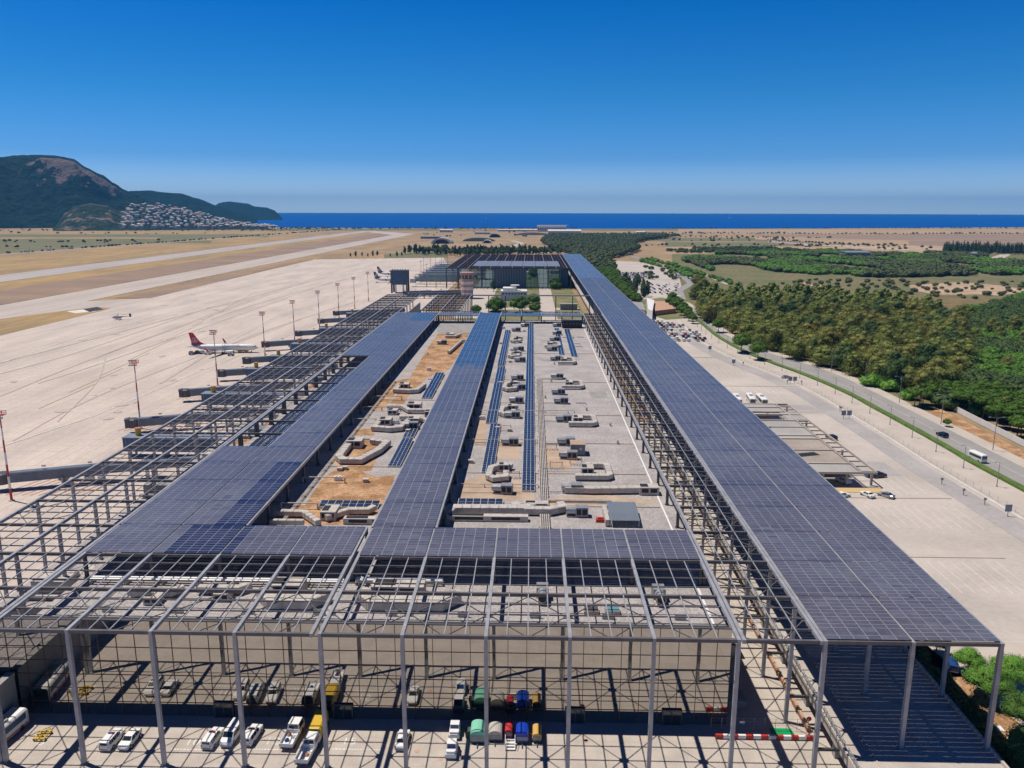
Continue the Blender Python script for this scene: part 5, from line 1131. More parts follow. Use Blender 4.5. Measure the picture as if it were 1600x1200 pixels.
def truck(label, x, y, rz, load, z=.23):
    t = thing('flatbed_truck', label, 'truck')
    mb = MB(); mb.loft([[(3.0,-1,.5),(3.0,1,.5),(3.0,.98,1.35),(3.0,.9,1.5),(3.0,-.9,1.5),(3.0,-.98,1.35)],[(2.7,-1,.5),(2.7,1,.5),(2.7,.98,1.4),(2.55,.82,2.2),(2.55,-.82,2.2),(2.7,-.98,1.4)],[(.6,-1,.5),(.6,1,.5),(.6,.98,1.4),(.65,.84,2.25),(.65,-.84,2.25),(.6,-.98,1.4)]][::-1]); mb.build('cab', M['white'], t)
    mb = MB(); mb.quad((.585, -.75, 1.5), (.585, .75, 1.5), (.62, .7, 2.05), (.62, -.7, 2.05)); mb.quad((2.98, .8, 1.56), (2.98, -.8, 1.56), (2.62, -.72, 2.12), (2.62, .72, 2.12))
    for s in (-1, 1): 
        q = [(.9, s*.985, 1.42), (2.5, s*.985, 1.42), (2.4, s*.88, 2.05), (.95, s*.88, 2.05)]; mb.add(q if s < 0 else q[::-1], [(0, 1, 2, 3)])
    mb.build('windows', M['carglass'], t)
    mb = MB(); mb.box(-2.9, -1.05, .75, .5, 1.05, .85); mb.box(-2.9, -1.05, .85, .5, -.98, 1.35); mb.box(-2.9, .98, .85, .5, 1.05, 1.35); mb.box(.42, -.98, .85, .5, .98, 1.45); mb.box(-2.9, -.98, .85, -2.82, .98, 1.35); mb.build('load_bed', [M['white']], t)
    mb = MB(); mb.box(-2.8, -.35, .45, 2.6, .35, .72); mb.build('chassis', M['steel_dk'], t)
    for dx in (-1.9, 1.8):
        for s in (-1, 1): mb = MB(); mb.cyl((dx, s*.8, .42), (dx, s*1.02, .42), .42, .42, 14); mb.build('wheel', M['black'], t)
    for s in (-1, 1): mb = MB(); mb.box(-2.96, s*.8-.14, .55, -2.905, s*.8+.14, .7); mb.build('tail_light', M['redlight'], t)
    t.location = (x, y, z); t.rotation_euler = (0, 0, rz)
    c, n = math.cos(rz), math.sin(rz)
    for (dx, dy, k) in load:
        px_, py_ = x+dx*c-dy*n, y+dx*n+dy*c; mb = MB(); mb.cyl((px_, py_, z+.86), (px_+.1, py_, z+1.25), .42, .22, 7)
        single(mb, 'load_bag', {'b': CP['blue'], 'w': M['white'], 'r': M['rust']}[k], {'b': 'blue sack', 'w': 'pale sack', 'r': 'brown sack'}[k]+' lying on the bed of the '+('front open truck' if 'empty' in label or 'nearest' in label else 'double-cab truck'), 'sack')
    return t
x, y = g0(457, 1152); truck('white double-cab flatbed truck with sacks, left of the yellow van', x, y, U90-.05, ((-1.5, .3, 'b'), (-.5, -.4, 'w'), (-.2, .4, 'r')))
x, y = g0(481, 1176); truck('white open truck nearest the camera, its dark bed towards us', x, y, U90-.08, ((-1.2, -.4, 'r'),))
def bodyshape(mb, L_, W_, z0, z1, m=0, r=.25):
    mb.loft([[(x, -w_, z0), (x, w_, z0), (x, w_, zt-r), (x, w_-r, zt), (x, -w_+r, zt), (x, -w_, zt-r)] for x, w_, zt in ((L_/2, W_/2-.1, z1-.3), (L_/2-.3, W_/2, z1), (-L_/2+.2, W_/2, z1), (-L_/2, W_/2-.06, z1-.1))], m)
x, y = g0(498, 1140); t = thing('baggage_van', 'yellow and orange box van at the edge of the facade shadow', 'van')
M['orange'] = mat('orange_paint', (.55, .16, .02), .5)
mb = MB(); bodyshape(mb, 5, 2.1, .5, 2.4); mb.build('body', M['yellow'], t); mb = MB(); mb.box(-2.55, -.95, .5, -2.503, .95, 1.2); mb.build('tailgate', M['orange'], t); mb = MB(); mb.box(-2.56, -.85, 1.25, -2.503, .85, 2.0); mb.build('rear_window', M['carglass'], t)
for dx in (-1.6, 1.6):
    for s in (-1, 1): mb = MB(); mb.cyl((dx, s*.85, .4), (dx, s*1.07, .4), .4, .4, 12); mb.build('wheel', M['black'], t)
t.location = (x, y, .23); t.rotation_euler = (0, 0, U90)
# bus half in frame
x, y = at(4, 1150, 1.2); t = thing('airport_bus', 'white and blue bus cut by the left edge of the photo', 'bus')
mb = MB(); bodyshape(mb, 9, 2.6, .4, 3.0); mb.build('body', M['white'], t); mb = MB(); mb.box(-4.2, -1.33, 1.5, 3.8, -1.303, 2.5); mb.box(-4.2, 1.303, 1.5, 3.8, 1.33, 2.5); mb.box(4.31, -1.1, 1.4, 4.5, 1.1, 2.6); mb.build('windows', M['bluesteel'], t); mb = MB(); mb.box(-4.3, -1.335, .55, 4.1, -1.303, .75); mb.build('stripe', M['red'], t)
mb = MB(); mb.box(-2, -.8, 3.0, 1, .8, 3.3); mb.build('roof_unit', M['galv'], t)
for dx in (-2.8, 2.8):
    for s in (-1, 1): mb = MB(); mb.cyl((dx, s*1.05, .45), (dx, s*1.31, .45), .45, .45, 12); mb.build('wheel', M['black'], t)
t.location = (x-.4, y+.2, .23); t.rotation_euler = (0, 0, U90-.12)
x, y = at(67, 1151, .3); t = thing('dolly', 'yellow pallet dolly at the shadow edge of the left bay', 'dolly', (x, y, .23)); mb = MB(); mb.box(x-.9, y-1.1, .55, x+.9, y-.8, .75); mb.box(x-.9, y+.8, .55, x+.9, y+1.1, .75); [mb.box(x+dx-.1, y-.8, .55, x+dx+.1, y+.8, .72) for dx in (-.7, 0, .7)]; mb.beam((x, y+1.1, .6), (x, y+2, .4), .1); mb.box(x-.8, y-.2, .75, x-.2, y+.3, .95); mb.build('frame', M['yellow'], t)
for dx in (-.9, .9):
    for dy in (-.8, .8): mb = MB(); mb.cyl((x+dx, y+dy, .42), (x+dx+.12*(1 if dx > 0 else -1), y+dy, .42), .19, .19, 10); mb.build('wheel', M['black'], t)
# ground equipment row
def tank(label, px, py, m, W_, L_, H_, kind='tank'):
    x, y = at(px, py, .8); t = thing('equipment_trailer', label, 'trailer', (x, y, .23))
    mb = MB(); n = 9; z0 = .75
    pr = [(-W_/2, z0)]+[(-W_/2*math.cos(math.pi*k/(n-1)), H_-W_*.32+W_*.32*math.sin(math.pi*k/(n-1))) for k in range(n)]+[(W_/2, z0)]
    mb.loft([[(x+a, y-L_/2+i*L_, zz) for a, zz in pr] for i in (0, 1)]); mb.build('canopy', m, t)
    mb = MB(); mb.box(x-W_/2+.15, y-L_/2-.04, z0+.15, x+W_/2-.15, y-L_/2-.002, H_-W_*.34); mb.build('end_panel', M['grey'], t)
    mb = MB(); mb.box(x-W_/2+.1, y-L_/2, .5, x+W_/2-.1, y+L_/2, .745); mb.beam((x, y-L_/2, .55), (x, y-L_/2-1.1, .4), .12); mb.build('chassis', M['steel_dk'], t)
    for dx in (-1, 1):
        for dy in (-.32, .32): mb = MB(); mb.cyl((x+dx*W_*.42, y+dy*L_, .5), (x+dx*(W_*.42+.2), y+dy*L_, .5), .27, .27, 12); mb.build('wheel', M['black'], t)
    return t
tank('mint green rounded ground unit, first of the equipment row', 747, 1148, M['mint'], 2.3, 3.0, 2.5); tank('pale grey rounded ground unit between the mint and the red one', 774, 1147, M['beige'], 2.2, 2.4, 2.2)
tank('narrow red ground unit between the grey and the blue one', 795, 1142, mat('coral_red_paint', (.5, .03, .03), .5), 1.2, 2.6, 1.9); tank('blue rounded ground unit in the equipment row', 816, 1149, M['blue'], 2.0, 2.7, 2.2); tank('yellow ground unit with dark red front, last of the row', 839, 1148, mat('buff_paint', (.6, .38, .1), .5), 1.4, 2.6, 1.9)
x, y = at(797, 1164, .6); t = thing('step_trolley', 'small white frame trolley in front of the red ground unit', 'trolley', (x, y, .23)); mb = MB()
for k in range(4): mb.box(x-.75, y-.9+k*.45, .45+.22*k, x+.75, y-.6+k*.45, .5+.22*k)
for s in (-.75, .75): mb.beam((x+s, y-.9, .45), (x+s, y+.7, 1.15), .08); mb.box(x+s-.04, y+.6, .3, x+s+.04, y+.7, 1.9); mb.beam((x+s, y-.8, 1.2), (x+s, y+.65, 1.9), .06)
mb.build('frame', M['white'], t)
def tug(label, px, py, rz=U90):
    x, y = at(px, py, .7); t = thing('tow_tractor', label, 'tractor'); mb = MB(); bodyshape(mb, 3.4, 1.7, .35, 1.15); mb.loft([[(xx, -w_, 1.1), (xx, w_, 1.1), (xx, w_*.9, zt), (xx, -w_*.9, zt)] for xx, w_, zt in ((1.2, .75, 1.2), (.8, .78, 1.95), (-.5, .78, 1.95), (-.6, .76, 1.2))]); mb.box(-1.6, -.7, 1.15, -.75, .7, 1.4); mb.build('body', M['white'], t)
    mb = MB(); mb.quad((-.64, -.6, 1.3), (-.64, .6, 1.3), (-.56, .58, 1.85), (-.56, -.58, 1.85)); mb.quad((1.19, .6, 1.28), (1.19, -.6, 1.28), (.86, -.58, 1.86), (.86, .58, 1.86)); mb.build('windows', CP['blue'], t)
    for dx in (-1.1, 1.1):
        for s in (-1, 1): mb = MB(); mb.cyl((dx, s*.7, .36), (dx, s*.9, .36), .36, .36, 12); mb.build('wheel', M['black'], t)
    t.location = (x, y, .23); t.rotation_euler = (0, 0, rz); return t
tug('white tow tractor at the facade shadow, left of the mint unit', 711, 1142); tug('white tow tractor nearest the camera, below the other white tractor', 706, 1172)
x, y = at(722, 1162, .6); t = thing('wheelie_bin', 'dark green bin left of the mint unit', 'bin', (at(733, 1153)[0], at(733, 1153)[1], .23)); bx, by = at(733, 1153); mb = MB(); mb.loft([[(bx-.5, by-.45, .3), (bx+.5, by-.45, .3), (bx+.5, by+.45, .3), (bx-.5, by+.45, .3)], [(bx-.62, by-.55, 1.45), (bx+.62, by-.55, 1.45), (bx+.62, by+.55, 1.45), (bx-.62, by+.55, 1.45)]]); mb.build('bin_body', mat('bin_green', (.01, .08, .04), .5), t); mb = MB(); mb.box(bx-.66, by-.6, 1.45, bx+.66, by+.6, 1.55); mb.build('lid', M['steel_dk'], t)
# numbers and worn lettering on the yard
for txt, px, py, sz in (('8', 66, 1161, 2.4), ('9', 166, 1161, 2.4), ('10', 302, 1161, 2.4), ('12', 426, 1160, 2.4), ('15', 546, 1160, 2.4)):
    x, y = at(px, py); me = textmesh(txt, sz, M['line'], 'CENTER'); o = D.objects.new('bay_number', me); COL.objects.link(o); o.location = (x, y-.8, .24); o.scale = (1, 1, .2); o['kind'] = 'structure'
for px, w_ in ((36, 9), (290, 4.5), (345, 4.5), (415, 4), (560, 8)):
    x, y = at(px, 1173); mb = MB(); q = x-w_/2
    while q < x+w_/2: l = random.uniform(.25, .5); mb.add([(q, y-.14, .238), (q+l, y-.14, .238), (q+l, y+.14, .238), (q, y+.14, .238)], [(0, 1, 2, 3)]); q += l+.14
    mb.build('worn_line', M['line'], kind='structure')
mb = MB()
for x in (-44, -40.5, -22, -18.5, -1, 2.6, 15, 18.4): mb.add([(x, 108.9, .24), (x+.12, 108.9, .24), (x+.12, 112.9, .24), (x, 112.9, .24)], [(0, 1, 2, 3)])
mb.build('yellow_line', M['yline'], kind='structure')
for px, py in ((652, 1176), (688, 1188), (916, 1160), (1280-365, 1158)):
    x, y = at(px, py); mb = MB(); mb.cyl((x, y, .226), (x, y, .24), .42, .42, 14); mb.build('manhole_cover', M['rust'], kind='structure')
# ================================================================== right of the forecourt: barrier, fence, sign
t = thing('striped_barrier', 'long red and white striped barrier right of the facade', 'barrier', (37, 110, .23)); mb = MB(); n = 13
for i in range(n): xa = 29.3+15.2*i/n; mb.box(xa, 109.85, .35, xa+15.2/n-.004, 110.25, .95, i % 2)
mb.build('rail', [M['red'], M['white']], t); mb = MB(); [mb.box(29.5+i*3.6, 109.75, .23, 29.9+i*3.6, 110.35, .349) for i in range(5)]; mb.build('foot', M['pave'], t)
x, y = at(1225, 1150); mb = MB(); mb.add([(x-1.9, y-.9, .25), (x+1.7, y-.9, .25), (x+1.5, y+1.5, .25), (x-1.9, y+1.5, .25), (x-1.9, y-.9, .30), (x+1.7, y-.9, .30), (x+1.5, y+1.5, .30), (x-1.9, y+1.5, .30)], [(3, 2, 1, 0), (4, 5, 6, 7), (0, 1, 5, 4), (1, 2, 6, 5), (2, 3, 7, 6), (3, 0, 4, 7)]); single(mb, 'ground_mat', M['green'], 'bright green mat on the ground behind the striped barrier', 'mat')
t = thing('mesh_fence', 'thin mesh fence behind the striped barrier', 'fence', (30, 112.5, .23))
for i in range(10): mb = MB(); mb.cyl((29+i*1.7, 112.2, .23), (29+i*1.7, 112.2, 2.4), .035, .035, 6); mb.build('post', M['galv'], t)
mb = MB(); [mb.box(29, 112.19, z_, 44.3, 112.205, z_+.02) for z_ in (.6, 1.2, 1.8, 2.3)]; mb.build('wire', M['galv'], t); mb = MB(); mb.box(33.5, 112.12, 1.5, 34.3, 112.16, 1.9); mb.build('notice', M['white'], t)
x, y = at(1262, 1143); t = thing('stop_sign', 'small round red sign on a post right of the green mat', 'sign', (x, y, .23)); mb = MB(); mb.cyl((x, y, .23), (x, y, 2.2), .05, .05, 6); mb.build('post', M['galv'], t); mb = MB(); mb.cyl((x, y-.07, 2.3), (x, y-.04, 2.3), .42, .42, 16); mb.build('disc', M['red'], t)
for i in range(7):
    ya = 112+i*5.4; mb = MB(); mb.box(44.1, ya, .23, 44.75, ya+4.6, .95, 0); mb.box(44.0, ya+4.601, .3, 44.85, ya+5.0, 1.0, 1); mb.box(44.25, ya+.2, .95, 44.6, ya+4.3, 1.15, 0); single(mb, 'road_block', [M['rust'], M['dark']], 'rust and white road block segment lying at the foot of the elevated road', 'barrier', 'road block segments along the elevated road')
# elevated road
ED = thing('elevated_road', 'long elevated roadway on columns under the widest solar canopy', 'elevated road', (55, 60, 0))
M['decking'] = mat('deck_concrete', (0.50, 0.45, 0.40), 0.8, c2=(0.42, 0.37, 0.33), vs=.2, fine=.06, fs=2)
mb = MB(); mb.box(45.0, 40, 4.3, 66.6, 1092, 5.3); mb.build('deck', M['decking'], ED)
mb = MB(); mb.box(45.0, 40, 5.3, 45.35, 1092, 6.0); mb.box(66.2, 40, 5.3, 66.6, 1092, 5.75); mb.box(48.9, 40, 5.301, 49.15, 1092, 5.42); mb.build('kerb_wall', M['pave'], ED)
for i in range(26):
    ya = 62+i*9.6
    mb = MB()
    for k in range(11): mb.box(45.1, ya+k*.8, 6.001, 45.16, ya+k*.8+.06, 7.0)
    for z_ in (6.3, 6.65, 7.0): mb.box(45.08, ya, z_, 45.18, ya+8.4, z_+.06)
    mb.build('railing', M['galv'], ED)
for i in range(30):
    y = Y(i-3); mb = MB(); mb.box(46.2, y+4, .22, 47.4, y+5.2, 4.298); mb.build('pier', M['wallgrey'], ED); 
    if i >= 3: mb = MB(); mb.box(41.9, y-.18, 4.6, 44.99, y+.18, 5.0); mb.build('strut', M['steel_dk'], ED)
    mb = MB(); mb.box(60, y+4, .22, 61.4, y+5.2, 4.298); mb.build('pier', M['wallgrey'], ED)
mb = MB(); mb.box(66.3, 40, .2, 66.55, 500, 4.298); mb.build('retaining_wall', M['wallgrey'], ED)
# clutter between terminal and elevated road
M['clutter'] = M['duct']
for i in range(22):
    y = 119+i*15.5; x = 34.5+2.5*math.sin(i*1.7); mb = MB(); mb.cbox(x, y, .23, 3+math.sin(i*2.2), 2.2+math.cos(i), 1.6+.9*math.sin(i*1.3)**2, .2*math.sin(i*3)); mb.box(x-.5, y+2.2, .23, x+1.6, y+5, 1.0); mb.beam((x-2, y-1.5, .8), (x+2.4, y+3, .8), .3)
    single(mb, 'crate_stack', (M['wallgrey'], M['beige'], M['duct'])[i % 3], 'pale crates and boards on the ground beside the elevated road', 'crates', 'crates between the terminal and the elevated road')
x, y = at(1046, 693, 2); mb = MB(); mb.box(36.4, 214, .23, 38.6, 217, 1.2); mb.beam((37.5, 215.5, 1.2), (37.5, 215.5, 5), .4); mb.beam((37.5, 215.5, 4.9), (36.2, 219, 6), .35); mb.box(35.6, 218.4, 5.4, 36.8, 219.6, 6.6); single(mb, 'boom_lift', M['yellow'], 'yellow boom lift seen through the right lattice', 'boom lift')
# ================================================================== car park side
t = thing('bus_shelter_roof', 'large flat concrete shelter roof with openings in the car park', 'shelter', (86, 228, .21))
bx0, bx1, by0, by1 = 68.0, 103.0, 227.5, 312.0; M['slab'] = mat('slab_concrete', (.40, .35, .30), .9, c2=(.28, .23, .19), vs=.08, fine=.1, fs=1.5); M['slab2'] = mat('slab_concrete_grey', (.40, .385, .365), .9, c2=(.32, .31, .30), vs=.1, fine=.1, fs=1.5)
rows = [(227.5, 235, 'g'), (236.6, 249, 'b'), (250, 262, 'b'), (263, 266, 'g'), (267, 277, 'g'), (278, 286, 'g'), (287, 295, 'h'), (296, 299, 'h2'), (301, 306, 'g'), (307, 312, 'g')]
for (ya, yb, k) in rows:
    mb = MB()
    if k[0] == 'h': mb.box(bx0, ya, 4.3, 80, yb, 4.8); mb.box(96, ya, 4.3, bx1, yb, 4.8)
    else: mb.box(bx0, ya, 4.3, bx1-5, yb, 4.8)
    mb.build('roof_slab', M['slab'] if k == 'b' else M['slab2'], t)
mb = MB(); mb.box(bx1-4.6, by0, 4.5, bx1-4.3, by1, 5.1); mb.box(bx1, by0, 4.5, bx1+.3, by1, 5.2); mb.box(bx0, by0-.4, 4.3, bx1+.3, by0-.01, 5.0); mb.box(bx0, by1+.01, 4.3, bx1+.3, by1+.5, 5.1)
for (ya, yb, k) in rows[:-1]: mb.box(bx0, yb+.2, 4.4, bx1-4.7, yb+.75, 5.1)
for i in range(17): mb.box(bx1-4.2, by0+1+i*5, 4.5, bx1-.1, by0+1.35+i*5, 4.9)
mb.build('roof_beams', M['pave'], t)
for i in range(8):
    for xx in (72, 80, 88, 95, 102.5): 
        if i in (0, 2, 5, 7): mb = MB(); mb.box(xx-.3, by0+1.2+i*11.6, .22, xx+.3, by0+1.8+i*11.6, 4.298); mb.build('column', M['slab2'], t)
for px, py in ((1188, 668), (1162+100, 710)):
    x, y = at(px, py, 4.8); mb = MB(); mb.cbox(x, y, 4.805, 7, 3.4, .02, .3); mb.build('painted_opening', M['dark'], t)  # shade inside roof openings painted as flat dark patches on the slab
mb = MB(); mb.box(68, 222.5, .215, 104, 227, .34); mb.build('kerb_strip', M['yline'], kind='structure')
def bus(label, x, y, rz, proto={}):
    if 'o' in proto: return dup(proto['o'], loc=(x, y, .22), rz=rz, label=label)
    t = thing('coach', label, 'bus', group='white coaches parked beside the shelter'); mb = MB(); bodyshape(mb, 12, 2.5, .4, 3.3); mb.build('body', M['white'], t)
    mb = MB(); mb.box(-5.4, -1.28, 1.6, 5.2, -1.253, 2.7); mb.box(-5.4, 1.253, 1.6, 5.2, 1.28, 2.7); mb.box(-6.03, -1.0, 1.5, -6.003, 1.0, 2.8); mb.box(6.003, -1.05, 1.2, 6.03, 1.05, 2.7); mb.build('windows', M['carglass'], t)
    mb = MB(); mb.box(-1, -.7, 3.3, 1.4, .7, 3.55); mb.build('roof_unit', M['grey'], t)
    for dx in (-3.6, 3.8):
        for s in (-1, 1): mb = MB(); mb.cyl((dx, s*1.0, .5), (dx, s*1.26, .5), .5, .5, 12); mb.build('wheel', M['black'], t)
    proto['o'] = t; t.location = (x, y, .22); t.rotation_euler = (0, 0, rz); return t
for l, px, py in (('left white coach, partly hidden by the solar canopy', 1152, 626), ('middle of the three white coaches above the shelter', 1173, 625), ('right of the three white coaches above the shelter', 1190, 626)):
    x, y = at(px, py, 1.5); bus(l, x, y, U90-.12 if px < 1180 else U90-.05)
for kind, pt, l, px, py, rz in (('suv', 'white', 'white car leaving the shade of the shelter front', 1317, 753, U90+.5), ('sedan', 'white', 'white car half hidden by the solar canopy edge', 1316, 775, .3), ('sedan', 'white', 'white car with dark roof in front of the shelter', 1355, 774, U90+.35), ('sedan', 'silver', 'silver car, rightmost in front of the shelter', 1384, 775, U90+.7),
        ('sedan', 'blue', 'dark blue car at the corner of the shelter, left one', 1362, 743, .4), ('suv', 'dark', 'dark car at the corner of the shelter, right one', 1373, 744, .3), ('suv', 'black', 'black car beside the right edge of the shelter roof', 1299, 685, U90+.3), ('sedan', 'silver', 'silver car on the far side of the car park by the signs', 1228, 590, .5),
        ('suv', 'black', 'black car driving on the road beyond the hedge', 1472, 681, U90+.2), ('sedan', 'black', 'dark car driving on the far bend of the road', 1106, 505, U90+.1), ('van', 'silver', 'grey van on the road behind the two round pines', 1165, 538, U90)):
    x, y = at(px, py, .5); car(kind, pt, l, x, y, rz, s=1.05, z=.27 if 'road' in l else .22)
x, y = at(1527, 716, 1); t = thing('minibus', 'white minibus driving on the road at the right', 'minibus'); mb = MB(); bodyshape(mb, 6.6, 2.1, .4, 2.8); mb.build('body', M['white'], t); mb = MB(); mb.box(-3, -1.08, 1.4, 2.6, -1.053, 2.2); mb.box(-3, 1.053, 1.4, 2.6, 1.08, 2.2); mb.box(-3.33, -.85, 1.4, -3.303, .85, 2.3); mb.box(3.2, -.9, 1.3, 3.33, .9, 2.3); mb.build('windows', M['carglass'], t)
for dx in (-2, 2.1):
    for s in (-1, 1): mb = MB(); mb.cyl((dx, s*.85, .4), (dx, s*1.06, .4), .4, .4, 12); mb.build('wheel', M['black'], t)
t.location = (x, y, .27); t.rotation_euler = (0, 0, U90+.15)
# crowded car park cells: simple two-material cars
def far_car(paint, cache={}):
    if paint not in cache:
        mb, g = car_mesh('sedan' if paint != 'white' else 'suv', paint); b = len(mb.v); mb.v += g.v; mb.f += [tuple(b+i for i in f) for f in g.f]; mb.m += [1]*len(g.f)
        for dx in (-1.35, 1.35):
            for sd in (-1, 1): mb.cyl((dx, sd*.8, .33), (dx, sd*.97, .33), .33, .33, 8, 1)
        cache[paint] = mb.build('parked_car', [CP[paint], M['carglass']])
        o = cache[paint]; o['category'] = 'car'; o['_n'] = 0
    return cache[paint]
def place_far(pts, group, lab, rz):
    seen = {}
    for (x, y) in pts:
        pt = random.choice(('white', 'white', 'silver', 'dark', 'blue', 'red', 'white', 'black', 'silver', 'beige'))
        src = far_car(pt)
        if src['_n'] == 0: o = src
        else: o = src.copy(); COL.objects.link(o)
        src['_n'] = 1
        o.location = (x, y, .30); o.rotation_euler = (0, 0, rz+random.uniform(-.06, .06)+random.choice((0, math.pi))); o['group'] = group+', '+pt; o['label'] = {'white': 'white', 'silver': 'silver', 'dark': 'dark grey', 'blue': 'blue', 'red': 'red', 'black': 'black', 'beige': 'beige'}[pt]+' '+lab; o['category'] = 'car'
def inpoly(x, y, P_):
    c = False; n = len(P_)
    for i in range(n):
        x1, y1 = P_[i]; x2, y2 = P_[(i+1) % n]
        if (y1 > y) != (y2 > y) and x < (x2-x1)*(y-y1)/(y2-y1)+x1: c = not c
    return c
def grid_cars(poly, dx, dy, p):
    P_ = [at(*q) for q in poly]; xs_ = [q[0] for q in P_]; ys = [q[1] for q in P_]; out = []; y = min(ys); 
    while y < max(ys):
        x = min(xs_)
        while x < max(xs_):
            if random.random() < p and inpoly(x, y, P_): out.append((x+random.uniform(-.2, .2), y+random.uniform(-.3, .3)))
            x += dx
        y += dy
    return out
place_far(grid_cars([(1012, 500), (1070, 510), (1100, 527), (1104, 534), (1066, 537), (1040, 535)], 3.0, 8.5, .85), 'cars crowded in the near end of the car park', 'car in the crowded block below the round-cornered kiosk roof', U90)
place_far(grid_cars([(955, 416), (985, 412), (1020, 418), (1024, 428), (1012, 437), (975, 437)], 3.0, 9, .92)[:130], 'cars in the far car park among trees', 'car in the far car park between the trees', U90)
place_far(grid_cars([(1015, 440), (1060, 440), (1064, 452), (1050, 462), (1005, 462)], 5, 12, .6)[:40], 'cars in the near part of the far car park', 'car in the sparse part of the far car park', U90)
place_far(grid_cars([(1000, 414), (1040, 420), (1075, 432), (1085, 438), (1060, 436), (1020, 426)], 4, 8, .6)[:28], 'cars along the tree-lined far road', 'car lined up along the far road under small trees', U90)
for k in 'white silver dark blue red black beige'.split():
    o = far_car(k)
    if o['_n'] == 0: D.objects.remove(o)
for o in D.objects:
    if '_n' in o: del o['_n']
# lamps and fence along the median
L1 = thing('street_lamp', 'grey street lamp in the row along the hedge beside the car park', 'street lamp', (0, 0, 0), 0, 'street lamps in the row along the hedge')
mb = MB(); mb.cyl((0, 0, 0), (0, 0, 7.4), .13, .08, 8); mb.cyl((0, 0, 0), (0, 0, .3), .25, .25, 8); mb.build('pole', M['grey'], L1, off=(0, 0, 0)); mb = MB(); mb.beam((0, 0, 7.4), (-.9, 0, 7.6), .09); mb.box(-1.6, -.16, 7.54, -.8, .16, 7.68); mb.build('lamp_head', M['galv'], L1, off=(0, 0, 0))
def along(pts, step, off=0.0):
    out = []; acc = off
    for a, b in zip(pts[:-1], pts[1:]):
        a = Vector(a); b = Vector(b); L_ = (b-a).length
        while acc <= L_: out.append(tuple(a+(b-a)*(acc/L_))); acc += step
        acc -= L_
    return out
lampline = [(m_[0]-6, m_[1]) for m_ in med]
for i, (x, y) in enumerate(along(lampline, 17.5, 4)):
    if y > 610: break
    if i == 0: L1.location = (x, y, .26)
    else: dup(L1, loc=(x, y, .26))
L2 = thing('street_lamp', 'tall double-armed street lamp on the forest side of the road', 'street lamp', (0, 0, 0), 0, 'double-armed lamps on the forest side of the road')
mb = MB(); mb.cyl((0, 0, 0), (0, 0, 11.5), .15, .08, 8); mb.build('pole', M['grey'], L2, off=(0, 0, 0))
for s in (-1, 1): mb = MB(); mb.beam((0, 0, 11.4), (s*1.8, 0, 11.8), .09); mb.box(s*2.4-.5, -.17, 11.72, s*2.4+.4, .17, 11.9); mb.build('lamp_head', M['galv'], L2, off=(0, 0, 0))
for i, (x, y) in enumerate(along([(r_[0]+1.2, r_[1]) for r_ in rdr], 34, 10)):
    if y > 640: break
    if i == 0: L2.location = (x, y, .3)
    else: dup(L2, loc=(x, y, .3))
FN = thing('wire_fence', 'low wire fence on short posts between car park and hedge', 'fence', (0, 0, 0))
fl = along([(m_[0]-13.6, m_[1]) for m_ in med], 4.0, 0); mb = MB()
for i, (x, y) in enumerate(fl):
    if y > 560: break
    if i < 98: m2 = MB(); m2.cyl((x, y, .3), (x, y, 1.9), .045, .045, 5); m2.build('post', M['galv'], FN)
    else: mb.cyl((x, y, .3), (x, y, 1.9), .045, .045, 5)
    if i: a = fl[i-1]; [mb.beam((a[0], a[1], z_), (x, y, z_), .03) for z_ in (.8, 1.3, 1.8)]
mb.build('wire', M['galv'], FN)
SGN = [('pair of blue-grey notice boards with a trolley bay on the car park island', 1238, 600), ('pair of notice boards at the end of the middle parking island', 1322, 655), ('single notice board on the far parking island', 1146, 572), ('dark notice post in the far part of the car park', 1109, 550), ('notice board near the bottom right of the car park', 1574, 808)]
for l, px, py in SGN:
    x, y = at(px, py); t = thing('notice_board', l, 'sign', (x, y, .36)); n = 2 if 'pair' in l else 1
    for k in range(n):
        dx = (k-.5*(n-1))*2.2; mb = MB(); mb.box(x+dx-.9, y-.06, 1.6, x+dx+.9, y+.06, 3.6); mb.build('board', M['bluegrey'], t); mb = MB(); mb.box(x+dx-.08, y-.05, .22, x+dx+.08, y+.05, 1.598); mb.build('post', M['grey'], t)
for i, (px, py) in enumerate(((1230, 601), (1252, 602), (1312, 643), (1502-188, 644), (1161, 572), (1471, 758), (1505, 775), (1538, 790))):
    x, y = at(px, py); mb = MB(); mb.cyl((x, y, .22), (x, y, 1.6), .12, .12, 6); mb.box(x-.35, y-.12, 1.6, x+.35, y+.12, 2.3); single(mb, 'ticket_post', M['grey'], 'small grey ticket post at a car park island', 'post', 'ticket posts in the car park')
# wall, hedge, kiosk roof
t = thing('boundary_wall', 'white concrete boundary wall in front of the umbrella pines', 'wall', (174, 334, .2)); wl = along([(176, 345), (174, 300), (173, 270), (172.5, 230), (172, 190)], 6.0)
for a, b in zip(wl[:-1], wl[1:]):
    mb = MB(); mb.beam((a[0], a[1], 1.35), (b[0], b[1]+.04, 1.35), .2, 2.3); mb.build('panel', M['whitewall'], t)
HG = ribbon('hedge', med, 2.4, .3, M['leaf_bright'], kind=None, h=.75); HG.m = [0]*len(HG.f); hv = []
for v in HG.v: hv.append((v[0]+.25*noise.noise(Vector(v)*.9), v[1], v[2]))
HG.v = hv; o = HG.build('median_hedge', M['hedge'] if 'hedge' in M else mat('hedge_leaves', (.06, .13, .02), .9, c2=(.13, .19, .035), vs=.5, fine=.4, fs=3, bump=.8, bs=3), off=(0, 0, 0)); tag(o, 'long low green hedge on the road median', 'hedge')
